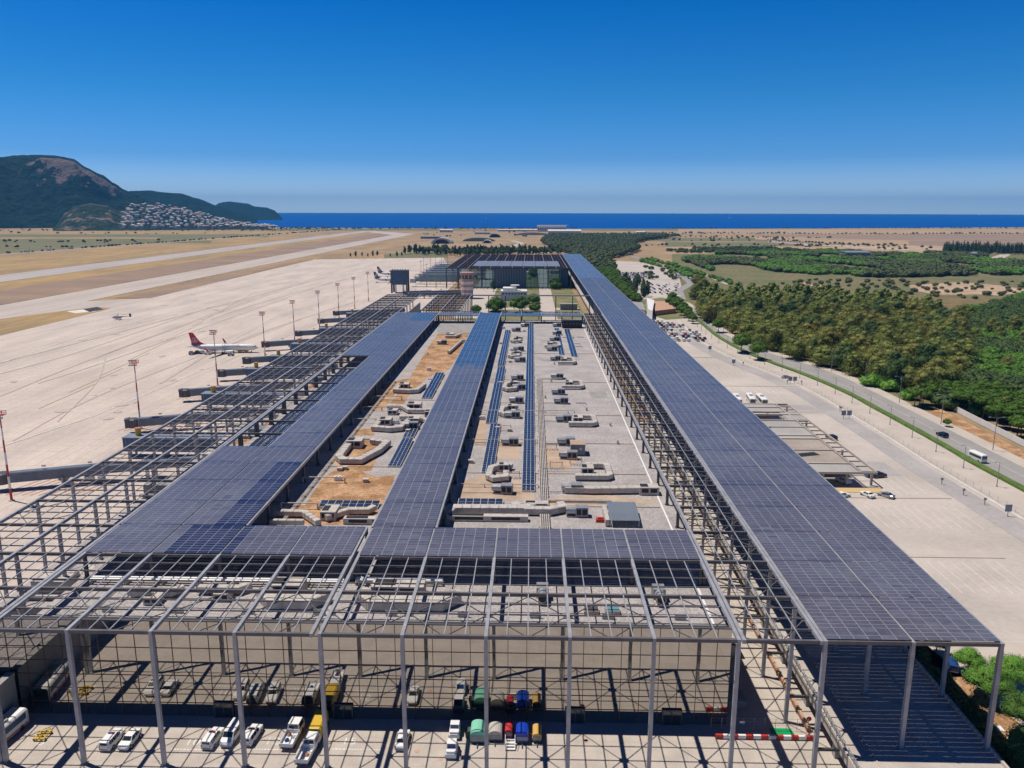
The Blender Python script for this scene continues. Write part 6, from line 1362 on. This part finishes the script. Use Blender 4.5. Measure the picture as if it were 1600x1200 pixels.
K = thing('kiosk_building', 'low building with white wall and planted brown roof near the crowded cars', 'building', (*at(1030, 492), .3)); x, y = at(1012, 488); x2, y2 = at(1050, 480)
mb = MB(); mb.prism([at(1012, 497), at(1019, 500), at(1022, 482), at(1010, 478)], .3, 7); mb.build('white_wall', M['whitewall'], K); mb = MB(); mb.prism([at(1024, 494), at(1056, 490), at(1040, 478), at(1018, 478)], .3, 4.2); mb.build('roof', M['rust'], K)
mb = MB(); mb.prism([at(985, 489), at(1008, 492), at(1004, 480), at(980, 478)], .3, 4); mb.build('annex', M['wallgrey'], K)
# ================================================================== vegetation
import numpy as np
rng = np.random.default_rng(5)
def np_mesh(name, V, F, m, smooth=False):      # V (n,3), F (k,4)
    me = D.meshes.new(name); me.vertices.add(len(V)); me.vertices.foreach_set('co', V.astype(np.float32).ravel())
    k = len(F); me.loops.add(k*4); me.polygons.add(k); me.loops.foreach_set('vertex_index', F.astype(np.int32).ravel())
    me.polygons.foreach_set('loop_start', np.arange(0, 4*k, 4, dtype=np.int32)); me.polygons.foreach_set('loop_total', np.full(k, 4, dtype=np.int32))
    me.update(calc_edges=True); me.validate(); me.materials.append(m); return me
def lobe_core(c, r, seed, nu=8, nv=6):
    V = []; F = []
    for j in range(nv+1):
        th = math.pi*j/nv
        for i in range(nu):
            ph = 2*math.pi*i/nu; d = Vector((math.sin(th)*math.cos(ph), math.sin(th)*math.sin(ph), math.cos(th)))
            k = 1+.28*noise.noise(d*1.7+Vector((seed, 0, 0))); V.append((c[0]+d.x*r[0]*k, c[1]+d.y*r[1]*k, c[2]+d.z*r[2]*k))
    for j in range(nv):
        for i in range(nu): F.append((j*nu+i, (j+1)*nu+i, (j+1)*nu+(i+1) % nu, j*nu+(i+1) % nu))
    return V, F
def crown_np(lobes, nleaf, ls, seed, core=.78, spread=.22):
    V = []; F = []
    r_ = random.Random(seed); tot = sum(l[1][0]*l[1][1] for l in lobes)
    for k, (c, r) in enumerate(lobes):
        v, f = lobe_core(c, [q*core for q in r], seed*7+k); b = len(V); V += v; F += [tuple(b+i for i in q) for q in f]
        n = int(nleaf*r[0]*r[1]/tot)
        for _ in range(n):
            z = r_.uniform(-.75, 1); a = r_.uniform(0, 2*math.pi); s = math.sqrt(1-z*z); d = Vector((s*math.cos(a), s*math.sin(a), z))
            kk = 1+.28*noise.noise(d*1.7+Vector((seed*7+k, 0, 0)))+r_.uniform(-.10, spread)*(.6+.8*abs(noise.noise(d*4+Vector((seed, 5, 0)))))
            p = Vector((c[0]+d.x*r[0]*kk*.92, c[1]+d.y*r[1]*kk*.92, c[2]+d.z*r[2]*kk*.92))
            nn = (d+Vector((r_.uniform(-.8, .8), r_.uniform(-.8, .8), r_.uniform(-.3, .9)))).normalized(); t = nn.orthogonal().normalized(); t.rotate(Matrix.Rotation(r_.uniform(0, 6.28), 3, nn)); u = nn.cross(t)
            q = ls*r_.uniform(.6, 1.35); b = len(V); h = q*r_.uniform(.5, .9)
            V += [tuple(p-t*q/2-u*h*.2), tuple(p+t*q*.1-u*h/2), tuple(p+t*q/2+u*h*.15), tuple(p-t*q*.05+u*h/2)]; F.append((b, b+1, b+2, b+3))
    return np.array(V), np.array(F)
def trunk_mb(h, r, limbs, lean=0.0, seed=1):
    r_ = random.Random(seed); mb = MB(); p = Vector((0, 0, -.3)); q = Vector((lean, lean*.4, h*.5)); mb.cyl(p, q, r, r*.8, 7); e = Vector((lean*1.6, lean*.3, h)); mb.cyl(q, e, r*.8, r*.5, 7)
    for k in range(limbs):
        a = 2*math.pi*k/limbs+r_.uniform(-.3, .3); s = q+(e-q)*r_.uniform(.1, .95); d = Vector((math.cos(a), math.sin(a), r_.uniform(.5, 1.1)))*h*r_.uniform(.22, .36); mb.cyl(s, s+d, r*.42, r*.15, 5)
    return mb
def lobes_of(kind, seed):
    r_ = random.Random(seed*31+7); L = []
    if kind == 'euc':
        H_ = r_.uniform(12.5, 17.5)
        W_ = r_.uniform(2.6, 4.6)
        for k in range(13):
            t = (k+r_.uniform(-.4, .4))/12; a = r_.uniform(0, 6.28); rr = (1-abs(t-.45)*1.2)*W_; z = H_*(.22+.66*t); s = r_.uniform(1.7, 3.5)*(1.15-.4*t); L.append(((rr*math.cos(a), rr*math.sin(a), z), (s*1.15, s*1.15, s*r_.uniform(.7, 1.2))))
        L.append(((0, 0, H_*.5), (W_*.8, W_*.8, 4.5)))
        return L, H_*.6, .32
    if kind == 'round':
        H_ = r_.uniform(9, 11)
        for k in range(8): a = k*.785+r_.uniform(-.2, .2); rr = 2.6; L.append(((rr*math.cos(a), rr*math.sin(a), H_*.62+r_.uniform(-.8, .8)), (2.1, 2.1, 1.8)))
        L += [((0, 0, H_*.78), (2.8, 2.8, 2.2)), ((0, 0, H_*.55), (3, 3, 2))]
        return L, H_*.6, .25
    if kind == 'umbrella':
        H_ = r_.uniform(8.5, 10.5)
        for k in range(9): a = k*.7+r_.uniform(-.2, .2); rr = r_.uniform(1.6, 3.4); L.append(((rr*math.cos(a), rr*math.sin(a), H_*.82-rr*.22+r_.uniform(-.3, .3)), (1.9, 1.9, 1.15)))
        L.append(((0, 0, H_*.87), (2.6, 2.6, 1.2)))
        return L, H_*.8, .25
    if kind == 'bush':
        for k in range(6): a = k*1.05+r_.uniform(-.3, .3); rr = r_.uniform(.9, 1.9); L.append(((rr*math.cos(a), rr*math.sin(a), r_.uniform(1.0, 1.9)), (1.5, 1.5, 1.3)))
        L.append(((0, 0, 1.9), (1.7, 1.7, 1.5)))
        return L, 1.2, .12
    if kind == 'conifer':
        H_ = r_.uniform(12, 16)
        for k in range(7): t = k/6; s = 2.3*(1-t*.82)+.25; L.append(((r_.uniform(-.25, .25), r_.uniform(-.25, .25), H_*(.16+.78*t)), (s, s, H_*.11)))
        return L, H_*.7, .22
    if kind == 'tall':
        H_ = r_.uniform(12, 15)
        for k in range(7): t = k/6; a = r_.uniform(0, 6.28); s = 2.4*(1-abs(t-.45))+.3; L.append(((.9*math.cos(a), .9*math.sin(a), H_*(.25+.68*t)), (s, s, s*.95)))
        return L, H_*.6, .22
PROTO = {}
def proto(kind, leaf, nv, nleaf, ls, label, cat='tree', trunk=True, name=None):
    out = []
    for s in range(nv):
        L, th, tr = lobes_of(kind, s+1+len(PROTO)*5); V, F = crown_np(L, nleaf, ls, s+11, *((.66, .55) if kind == 'euc' and nleaf > 1000 else (.78, .22)))
        out.append((np_mesh('crown', V, F, M[leaf]), (trunk_mb(th, tr, 5, .4 if kind == 'umbrella' else .15, s) if trunk else None), V, F))
    PROTO[(kind, leaf)] = dict(v=out, label=label, cat=cat, name=name or {'euc': 'eucalyptus_tree', 'round': 'round_pine_tree', 'umbrella': 'umbrella_pine_tree', 'bush': 'bush', 'conifer': 'conifer_tree', 'tall': 'tall_tree'}[kind], tm=[None]*nv)
    return PROTO[(kind, leaf)]
def plant(P_, x, y, s=1.0, z=.24, label=None, group=None, v=None, sz=None):
    v = random.randrange(len(P_['v'])) if v is None else v; cm, tmb, _, _ = P_['v'][v]
    t = thing(P_['name'], label or P_['label'], P_['cat'], (x, y, z), random.uniform(0, 6.28), group); t.scale = (s*random.uniform(.94, 1.06), s*random.uniform(.94, 1.06), (sz or s))
    c = D.objects.new('crown' if P_['cat'] == 'tree' else 'foliage', cm); COL.objects.link(c); c.parent = t
    if tmb:
        if P_['tm'][v] is None: o = tmb.build('trunk', M['bark'], off=(0, 0, 0)); P_['tm'][v] = o.data
        else: o = D.objects.new('trunk', P_['tm'][v]); COL.objects.link(o)
        o.parent = t
    return t
def scatter(poly, sp, jit=.45, world=False):
    P_ = poly if world else [at(*q) for q in poly]; xs_ = [q[0] for q in P_]; ys = [q[1] for q in P_]; out = []; j = 0; y = min(ys)
    while y <= max(ys):
        x = min(xs_)+(j % 2)*sp/2
        while x <= max(xs_):
            a, b = x+random.uniform(-jit, jit)*sp, y+random.uniform(-jit, jit)*sp
            if inpoly(a, b, P_): out.append((a, b))
            x += sp
        y += sp*.87; j += 1
    return out
def stuff(name, P_, pts, label, cat, smin, smax, z=.2, every=3, flat=1.0):
    Vs = []; Fs = []; b = 0
    for (x, y) in pts:
        _, _, V, F = P_['v'][random.randrange(len(P_['v']))]; a = random.uniform(0, 6.28); s = random.uniform(smin, smax); c, n = math.cos(a), math.sin(a)
        W_ = np.empty_like(V); W_[:, 0] = (V[:, 0]*c-V[:, 1]*n)*s+x; W_[:, 1] = (V[:, 0]*n+V[:, 1]*c)*s+y; W_[:, 2] = V[:, 2]*s*flat+z
        Vs.append(W_); Fs.append(F+b); b += len(W_)
    me = np_mesh(name, np.concatenate(Vs), np.concatenate(Fs), PM_of(P_)); o = D.objects.new(name, me); COL.objects.link(o); return tag(o, label, cat, kind='stuff')
def PM_of(P_): return P_['v'][0][0].materials[0]
EU = proto('euc', 'leaf_euc', 9, 3400, .55, 'tall olive-green eucalyptus in the dense wood beyond the road')
EUL = proto('euc', 'leaf_dark', 2, 260, 1.7, 'x')
RP = proto('round', 'leaf_pine', 3, 2200, .5, 'round-crowned pine')
UP = proto('umbrella', 'leaf_pine', 4, 1500, .55, 'umbrella pine with flat dark green crown behind the white wall')
BU = proto('bush', 'leaf_bright', 4, 420, .5, 'bright green bush', 'bush', trunk=False)
BD = proto('bush', 'leaf_dark', 3, 300, .6, 'dark green bush', 'bush', trunk=False)
CO = proto('conifer', 'leaf_far', 3, 420, .9, 'dark conifer in the long row at the right edge of the fields')
TF = proto('tall', 'leaf_far', 4, 420, .9, 'tall blue-green tree behind the far terminal')
FAR = proto('round', 'leaf_far', 3, 150, 1.6, 'x')
RPF = proto('round', 'leaf_dark', 3, 700, .8, 'round dark tree behind the far terminal')
FN_ = proto('round', 'leaf_bright', 2, 7000, .26, 'pine near the camera')
def bydist(p): return p[0]**2+p[1]**2
# the wood beyond the road
pts = sorted(scatter([(1092, 494), (1135, 521), (1200, 551), (1262, 570), (1330, 593), (1395, 614), (1450, 628), (1490, 610), (1515, 560), (1500, 515), (1440, 485), (1350, 470), (1200, 464), (1085, 466)], 11.8), key=bydist)
EUG = proto('euc', 'leaf_dark', 3, 1800, .62, 'deep green tree among the olive eucalyptuses beyond the road')
for (x, y) in pts[:285]: plant(EUG if random.random() < .2 else EU, x, y, random.uniform(.72, 1.35), sz=random.uniform(.7, 1.12), group='eucalyptus trees in the wood beyond the road')
stuff('wood', proto('euc', 'leaf_euc', 3, 300, 1.5, 'x'), pts[285:], 'far part of the olive-green wood beyond the road', 'wood', .6, 1.0)
# green scrub right of the wood and in the band beyond
pts = scatter([(1460, 636), (1700, 690), (1750, 455), (1600, 458), (1560, 475), (1480, 492), (1520, 530), (1520, 590), (1490, 622)], 5.2)
bright = [p for p in pts if noise.noise(Vector((p[0]*.018, p[1]*.018, 0))) > -.05]; dk = [p for p in pts if noise.noise(Vector((p[0]*.018, p[1]*.018, 0))) <= .03]
stuff('scrub', BU, bright, 'bright green scrub at the right edge beside the wood', 'scrub', .7, 1.5); stuff('scrub', BD, dk, 'dark green scrub among the bright scrub at the right edge', 'scrub', .9, 1.9)
for (x, y) in [p for p in pts if random.random() < .035][:30]: plant(EU, x, y, random.uniform(.6, .85), label='single eucalyptus rising from the green scrub at the right', group='single eucalyptus trees in the right scrub')
pts = scatter([(1064, 406), (1130, 397), (1300, 394), (1600, 401), (1750, 404), (1750, 424), (1600, 430), (1490, 432), (1380, 434), (1300, 432), (1200, 424), (1110, 424)], 8.5)
a = [p for p in pts if noise.noise(Vector((p[0]*.012, p[1]*.006, 4))) > -.12]; b = [p for p in a if noise.noise(Vector((p[0]*.01, p[1]*.01, 9))) > .0]; c = [p for p in a if p not in set(b)]
BUL = proto('bush', 'leaf_bright', 3, 90, 1.0, 'x', trunk=False)
BDL = proto('bush', 'leaf_far', 3, 90, 1.1, 'x', trunk=False)
stuff('scrub_belt', BUL, b, 'bright green belt of scrub beyond the wood', 'scrub', 1.3, 2.6); stuff('scrub_belt', BDL, c, 'dark green clumps in the belt of scrub beyond the wood', 'scrub', 1.5, 2.8)
pts = scatter([(1250, 436), (1500, 442), (1750, 440), (1750, 470), (1500, 468), (1380, 462), (1200, 446)], 22); stuff('scattered_bushes', BDL, pts[:160], 'scattered bushes on the grassy land beyond the wood', 'bushes', .6, 1.4)
# umbrella pines behind the wall
pts = sorted(scatter([(1418, 640), (1466, 634), (1540, 664), (1620, 702), (1740, 752), (1760, 690), (1600, 640), (1500, 618), (1440, 622)], 6.4), key=bydist)
for (x, y) in pts[:120]: plant(UP, x, y, random.uniform(.75, 1.0), group='umbrella pines behind the white wall')
for px, py in ((1362, 604), (1392, 611), (1420, 624)): x, y = at(px, py); plant(BU, x, y, random.uniform(1.2, 1.9), label='bright green bush at the road edge of the wood', group='bright bushes at the road edge')
x, y = at(1479, 668); plant(RP, x+60*0, y, .35, label='small single roundish tree on the orange earth by the road')
# two round pines on the median, garden trees
for l, px, py, s in (('round green pine on the hedge strip, left one of the pair', 1158, 552, 1.25), ('round green pine on the hedge strip, right one of the pair', 1184, 563, 1.15), ('round pine at the edge of the wood behind the pair', 1122, 520, 1.0)):
    x, y = at(px, py); plant(RP, x, y, s, label=l)
for l, px, py, s in (('large round garden tree between the terminals, left one', 775, 487, 1.7), ('large dark garden tree between the terminals, middle one', 812, 488, 1.6), ('smaller garden tree right of the two large ones', 836, 487, 1.0), ('small bright garden tree at the left', 744, 489, .9), ('garden tree behind the lattice bridge', 834, 474, 1.2), ('garden tree by the far terminal wall', 868, 452, 1.3), ('thin dark cypress before the far terminal', 771, 456, .9)):
    x, y = at(px, py); plant(RP if 'cypress' not in l else TF, x, y, s*1.12, label=l, z=.3-(3.2*s if 'cypress' not in l else 0))
# car park and road trees
for i, (px, py) in enumerate(((1046, 480), (1052, 484), (1058, 488), (1064, 493), (1070, 497), (1076, 502), (1082, 506), (1054, 478), (1060, 483), (1067, 489), (1074, 495), (1050, 474))): x, y = at(px, py); plant(RP, x, y, random.uniform(.75, 1.0), label='leafy tree in the clump above the crowded cars', group='trees in the clump above the crowded cars')
for i, (x, y) in enumerate(scatter([(972, 440), (1000, 444), (1020, 460), (1010, 470), (985, 466)], 13)[:24]): plant(TF, x, y, random.uniform(.7, 1.0), label='dark tree in the clump in front of the far car park', group='dark trees before the far car park')
for i, (x, y) in enumerate(along([at(*p) for p in ((1150, 447), (1112, 436), (1085, 427), (1050, 416), (1010, 405))], 18)+along([at(*p) for p in ((1095, 438), (1070, 430), (1036, 418), (1000, 409))], 20)): plant(BU, x+random.uniform(-3, 3), y, random.uniform(1.2, 2.0), label='small tree lining the far road', group='small trees lining the far road')
for i, (x, y) in enumerate(scatter([(1002, 416), (1046, 424), (1056, 440), (1012, 440)], 24)[:16]): plant(BD, x, y, random.uniform(1, 1.6), label='small dark tree standing among the far parked cars', group='small trees among the far parked cars')
for (px, py) in ((1086, 446), (1094, 452), (1092, 462), (1100, 456), (1084, 468)): x, y = at(px, py); plant(EU, x, y, random.uniform(.9, 1.05), label='tall dark eucalyptus at the left end of the wood', group='tall trees at the left end of the wood')
# forest right of the far canopy and beyond the far terminal
pts = scatter([(905, 411), (925, 425), (955, 449), (985, 472), (1000, 476), (985, 455), (962, 428), (950, 412), (960, 404), (985, 398), (1000, 392), (985, 384), (1010, 376), (1060, 371), (1080, 367), (960, 364), (860, 368), (845, 380), (870, 392), (884, 396)], 8.5)
pts = [p for p in pts if p[0] > 71 or p[1] > 1100]
near = sorted([p for p in pts if p[1] < 1250 and p[0] > 70], key=bydist); nn = near[:110]
for (x, y) in nn: plant(RP, x, y, random.uniform(.8, 1.1), z=-1.5, label='green tree in the dense strip right of the far end of the solar canopy', group='trees in the dense strip right of the far canopy')
s_ = set(nn); stuff('far_forest', FAR, [p for p in pts if p not in s_][:4200], 'far forest beyond the end of the long solar canopy', 'forest', .8, 1.5)
pts = scatter([(630, 398), (700, 400), (730, 402), (880, 398), (880, 383), (800, 386), (760, 390), (700, 390), (655, 393)], 13)
for (x, y) in sorted(pts, key=bydist)[:230]: plant(TF if random.random() < .55 else RPF, x, y, random.uniform(.8, 1.3), group='trees behind the far terminal')
for px, py in ((548, 402), (556, 402), (566, 401), (575, 402), (583, 402), (590, 401), (610, 402), (620, 402), (628, 401)): x, y = at(px, py); plant(TF, x, y, random.uniform(.5, .8), label='small dark tree at the far edge of the apron', group='small trees at the far edge of the apron')
# olive grove, hedgerows, conifer row
for row, (py, x0, x1) in enumerate(((389.0, 1085, 1215), (391.0, 1095, 1240), (393.0, 1045, 1300), (395.5, 1060, 1260))):
    px = x0
    while px < x1: x, y = at(px, py+random.uniform(-.3, .3)); plant(BD, x, y, random.uniform(1.5, 2.3), label='small dark round tree in the rows on the pale field', group='small trees in rows on the pale field'); px += random.uniform(3.5, 9)
for px in np.linspace(1474, 1660, 85): x, y = at(px, 396+(px-1474)*.012+random.uniform(-1.2, 1.2)); plant(CO, x, y, random.uniform(1.15, 1.6), group='dark conifers in the row at the right edge')
P_ = []
for (x0, x1, y0, y1, n) in ((960, 1240, 365.2, 366.4, 80), (1240, 1700, 366.2, 366.8, 40), (1240, 1420, 384, 387, 26), (1000, 1300, 384, 387, 30), (960, 1240, 373, 380, 40), (1300, 1460, 388, 392, 12), (1040, 1700, 357.4, 357.8, 150), (1150, 1300, 372, 375, 20)):
    for _ in range(n): P_.append(at(random.uniform(x0, x1), random.uniform(y0, y1)))
P_ += along([at(*p) for p in ((1180, 366.5), (1400, 367), (1700, 366))], 14)+along([at(*p) for p in ((1200, 376.5), (1290, 382.5), (1420, 388.5))], 13)+along([at(*p) for p in ((1000, 371), (1200, 372.5))], 15)
stuff('hedgerows', FAR, P_, 'dark hedgerows and bushes between the far pale fields', 'hedgerow', .4, .95)
P_ = []
for (x0, x1, y0, y1, n) in ((-500, 470, 359.5, 362, 300), (-500, 330, 365, 367, 70), (-400, 260, 378, 381, 60), (330, 520, 356.5, 359.5, 150), (500, 900, 357.2, 359, 200), (0, 120, 387, 389, 10), (640, 860, 362, 372, 26)):
    for _ in range(n): P_.append(at(random.uniform(x0, x1), random.uniform(y0, y1)))
stuff('hedgerows', FAR, P_, 'dark hedgerows and trees on the flat land left of the runway', 'hedgerow', .4, 1.0)
P_ = along([(p[0]-14, p[1]) for p in fr if p[1] > 0], 15); P_ = [(x+random.uniform(-4, 4), y) for x, y in P_ if random.random() < .75]; stuff('roadside_bushes', BDL, P_, 'line of low bushes along the perimeter road left of the runway', 'bushes', .7, 1.5)
# shrubs and pines at the foot of the elevated road, near the camera
for l, px, py, s, sz in (('pine with bright green crown behind the right corner column', 1540, 1092, .9, .66), ('pine with bright green crown beyond the right corner column', 1580, 1072, .9, .62), ('pine at the right edge below the canopy corner', 1606, 1150, .95, .74), ('pine at the bottom right corner of the photo', 1612, 1215, .95, .74), ('pine partly behind the corner of the solar canopy', 1512, 1050, .6, .5), ('small pine at the foot of the elevated road', 1462, 1022, .5, .5)):
    x, y = at(px, py, .25); plant(FN_, x, y, s, label=l, sz=sz)
BN = proto('bush', 'leaf_dark', 2, 5200, .17, 'x', 'bush', trunk=False)
for i in range(24): plant(BN, 68.8+1.9*(i % 2)+random.uniform(-.4, .4), 90+i*2.1, random.uniform(.75, 1.15), label='dark shrub in the shade at the foot of the elevated road', group='dark shrubs at the foot of the elevated road')
t = thing('concrete_slab', 'small white slab on the orange earth below the canopy corner', 'slab', (74.5, 113.5, .25)); mb = MB(); mb.box(73.6, 112.8, .25, 75.6, 114.2, .42); mb.box(73.8, 113, .42, 75.4, 114, .5); mb.build('slab', M['white'], t)
x, y = 74, 131; car('suv', 'blue', 'blue vehicle seen under the solar canopy corner', 76.5, 131, 1.2)
# ================================================================== town on the hill, far buildings, boats
town_hits = []
deps = bpy.context.evaluated_depsgraph_get(); bvh = __import__('mathutils').bvhtree.BVHTree.FromPolygons([Vector(v) for v in town_mb.v], town_mb.f)
HP = []
for k, (w_, d_, h_, rc) in enumerate(((13, 11, 7, 'w'), (16, 11, 8, 'o'), (11, 10, 9, 'w'), (18, 12, 6.5, 'g'))):
    t = thing('hillside_house', 'white house on the hillside town', 'house', (0, 0, 0)); mb = MB(); mb.box(-w_/2, -d_/2, -3, w_/2, d_/2, h_); mb.build('wall', M['whitewall'], t, off=(0, 0, 0))
    mb = MB(); mb.loft([[(-w_/2-.4, -d_/2-.4, h_+.02), (w_/2+.4, -d_/2-.4, h_+.02), (w_/2+.4, d_/2+.4, h_+.02), (-w_/2-.4, d_/2+.4, h_+.02)], [(-w_/2*.55, -.4, h_+2.4), (w_/2*.55, -.4, h_+2.4), (w_/2*.55, .4, h_+2.4), (-w_/2*.55, .4, h_+2.4)]]); mb.build('roof', {'w': M['beige'], 'o': M['rust'], 'g': M['wallgrey']}[rc], t, off=(0, 0, 0))
    mb = MB()
    for i in range(int(w_/3.2)):
        for z in (1.2, 4.4): mb.box(-w_/2+1+i*3.2, -d_/2-.08, z, -w_/2+2.6+i*3.2, -d_/2-.003, z+1.6)
    mb.build('windows', M['darkglass'], t, off=(0, 0, 0)); HP.append(t)
cnt = 0; TREES = []
tries = 0; used_h = []
while cnt < 290 and tries < 9000:
    tries += 1; px = random.uniform(190, 432); top = 332 if px < 200 else 318 if px < 262 else 318+(px-262)*.215; py = random.uniform(max(top+1, 320), 356)
    if px > 385 and py < 344: continue
    d = _r2*((px-800)/FPX)+_u2*((600-py)/FPX)+_f; hit = bvh.ray_cast(CAM, d.normalized())
    if hit[0] is None: continue
    p = hit[0]
    if any((p.x-q.x)**2+(p.y-q.y)**2 < 230 for q in used_h): 
        TREES.append((p.x, p.y, p.z)); continue
    used_h.append(p.copy())
    src = random.choice(HP); rz = random.uniform(-.5, .5)+math.atan2(-p.y, -p.x)+U90*3+math.pi
    if src.location.y == 0: src.location = (p.x, p.y, p.z); src.rotation_euler = (0, 0, rz); src['group'] = 'houses of the hillside town'; o = src
    else: o = dup(src, loc=(p.x, p.y, p.z), rz=rz, scale=random.uniform(.7, 1.15), group='houses of the hillside town')
    cnt += 1
Vs = []; Fs = []; b_ = 0
for (x, y, z) in TREES[:900]:
    _, _, V, F = FAR['v'][random.randrange(3)]; s = random.uniform(.5, 1.0); Vs.append(V*s+np.array([x+random.uniform(-6, 6), y+random.uniform(-6, 6), z-2])); Fs.append(F+b_); b_ += len(V)
if Vs: o = D.objects.new('town_trees', np_mesh('town_trees', np.concatenate(Vs), np.concatenate(Fs), M['leaf_far'])); COL.objects.link(o); tag(o, 'dark trees between the houses of the hillside town', 'trees', kind='stuff')
def far_building(name, label, cat, px, py, w_, d_, h_, wall, roofm, arch=False, group=None):
    x, y = at(px, py); t = thing(name, label, cat, (x, y, .3), 0, group)
    if arch:
        mb = MB(); n = 12; mb.loft([[(x-w_/2*math.cos(math.pi*k/n), y+q, .3+h_*math.sin(math.pi*k/n)) for k in range(n+1)] for q in (0, d_)]); mb.build('vault', roofm, t)
        if 'dark' in label:
            mb = MB(); mb.add([(x-w_*.36*math.cos(math.pi*k/n), y-.2, .3+h_*.75*math.sin(math.pi*k/n)) for k in range(n+1)], [tuple(range(n+1))]); mb.build('doorway', M['dark'], t)
    else:
        mb = MB(); mb.box(x-w_/2, y, .3, x+w_/2, y+d_, h_); mb.build('wall', wall, t)
        mb = MB(); mb.loft([[(x-w_/2-1, y-1, h_+.02), (x+w_/2+1, y-1, h_+.02), (x+w_/2+1, y+d_+1, h_+.02), (x-w_/2-1, y+d_+1, h_+.02)], [(x-w_/2-1, y+d_*.4, h_*1.22), (x+w_/2+1, y+d_*.4, h_*1.22), (x+w_/2+1, y+d_*.6, h_*1.22), (x-w_/2-1, y+d_*.6, h_*1.22)]]); mb.build('roof', roofm, t)
        mb = MB(); n = max(2, int(w_/8)); [mb.box(x-w_/2+2+i*w_/n, y-.2, h_*.3, x-w_/2+2+i*w_/n+w_/n*.45, y-.003, h_*.7) for i in range(n)]; mb.build('windows', M['bluesteel'], t)
    return t
W_, G_, S_ = M['whitewall'], M['galv'], M['wallgrey']
far_building('hangar', 'arched dark-mouthed hangar behind the tree row', 'hangar', 690, 381, 52, 45, 14, W_, M['beige'], True)
far_building('hangar', 'small white arched shed right of the dark-mouthed hangar', 'hangar', 761, 380, 24, 20, 8, W_, M['white'], True)
far_building('shelter_building', 'long green-grey vaulted shelter on the far dry field', 'shelter', 748, 377, 85, 30, 9, W_, mat('olive_roof', (.22, .24, .18), .8), True)
far_building('shelter_building', 'dark earth-covered shelter beyond the long vault', 'shelter', 773, 371, 34, 24, 10, W_, M['bluesteel'], True)
far_building('shelter_building', 'pale vaulted shelter near the shore at the right', 'shelter', 832, 367.5, 110, 30, 9, W_, mat('pale_olive_roof', (.34, .35, .30), .8), True)
far_building('warehouse', 'white warehouse at the shore end of the airfield', 'warehouse', 697, 363, 46, 24, 9, W_, M['white'])
far_building('warehouse', 'white low shed with grey roof near the shore', 'warehouse', 753, 366, 50, 24, 6, W_, M['galv'])
far_building('warehouse', 'big white hangar on the horizon left of the forest', 'warehouse', 862, 362, 110, 50, 20, W_, G_)
far_building('warehouse', 'long white hall at the left edge of the forest', 'warehouse', 882, 368.5, 105, 40, 16, W_, M['white'])
far_building('warehouse', 'long row of white greenhouses on the shore', 'greenhouse', 820, 361.5, 210, 30, 6, W_, M['white'])
far_building('warehouse', 'grey low hangar group left of the vaulted shelters', 'warehouse', 672, 373, 55, 24, 6, S_, G_)
far_building('warehouse', 'long grey shed with white windows in the pale fields at the right', 'warehouse', 1341, 402.5-1.0, 42, 34, 8, S_, M['galv'])
far_building('warehouse', 'pale roofed farm building in front of the forest', 'farm building', 975, 369.5, 70, 20, 7, W_, M['beige'])
far_building('warehouse', 'red roofed farm building beside the forest', 'farm building', 1022, 366.5, 45, 20, 8, W_, M['rust'])
far_building('warehouse', 'small white farm building on the horizon by the forest', 'farm building', 1001, 366, 30, 16, 8, W_, M['white'])
far_building('pump_house', 'small concrete tower in the field before the conifer row', 'hut', 1522, 404, 7, 6, 9, S_, S_)
far_building('farm_house', 'tiny white hut beside the pale track', 'hut', 1262, 386, 14, 10, 4, W_, M['white'])
for i in range(9):
    px = 45+i*34+random.uniform(-6, 6); py = 394.5-i*2.6; x, y = at(px, py); t = thing('radar_hut', 'small white hut and mast beside the perimeter road', 'hut', (x, y, .3), 0, 'small huts along the perimeter road'); mb = MB(); mb.box(x-3, y-3, .3, x+3, y+3, 3.6); mb.build('wall', W_, t); mb = MB(); mb.box(x-3.3, y-3.3, 3.62, x+3.3, y+3.3, 4.0); mb.cyl((x+4, y, .3), (x+4, y, 8), .3, .2, 6); mb.build('roof', S_, t)
for i, (px, py, l) in enumerate(((887, 352.5, 'white sailing boat nearest the shore'), (760, 343, 'small white boat out at sea, left one'), (1141, 341.5, 'small white boat out at sea, right one'), (1530, 337, 'tiny white boat near the horizon at the right'))):
    x, y = at(px, py, -1); t = thing('sailing_boat', l, 'boat', (x, y, -1)); s = 1 if i == 0 else 2.2; mb = MB(); mb.loft([[(x+a*s, y-w_*s, -1+.2), (x+a*s, y+w_*s, -1+.2), (x+a*s, y+w_*1.3*s, -1+2.2*s), (x+a*s, y-w_*1.3*s, -1+2.2*s)] for a, w_ in ((-9, 1.6), (-3, 2.2), (4, 2.0), (10, .2))]); mb.build('hull', M['white'], t)
    mb = MB(); mb.cyl((x, y, 0), (x, y, 18*s), .25*s, .15*s, 6); mb.build('mast', M['white'], t)
    mb = MB(); mb.box(x-6*s, y-1.2*s, 1.0, x+2*s, y+1.2*s, 3.4*s); mb.build('cabin', M['white'], t)

# thin summer haze over the whole plain
hz = MB(); hz.box(-23000, -900, -6, 23000, 23000, 440); m = D.materials.new('haze'); m.use_nodes = True; n = m.node_tree.nodes; n.remove(n['Principled BSDF'])
pv = n.new('ShaderNodeVolumePrincipled'); pv.inputs['Density'].default_value = 0.00005; pv.inputs['Color'].default_value = (0.10, 0.46, 1.0, 1); pv.inputs['Anisotropy'].default_value = 0.0
m.node_tree.links.new(pv.outputs[0], n['Material Output'].inputs['Volume']); tag(hz.build('haze', m), kind='stuff')
SC.cycles.volume_bounces = 0; SC.cycles.volume_step_rate = 10
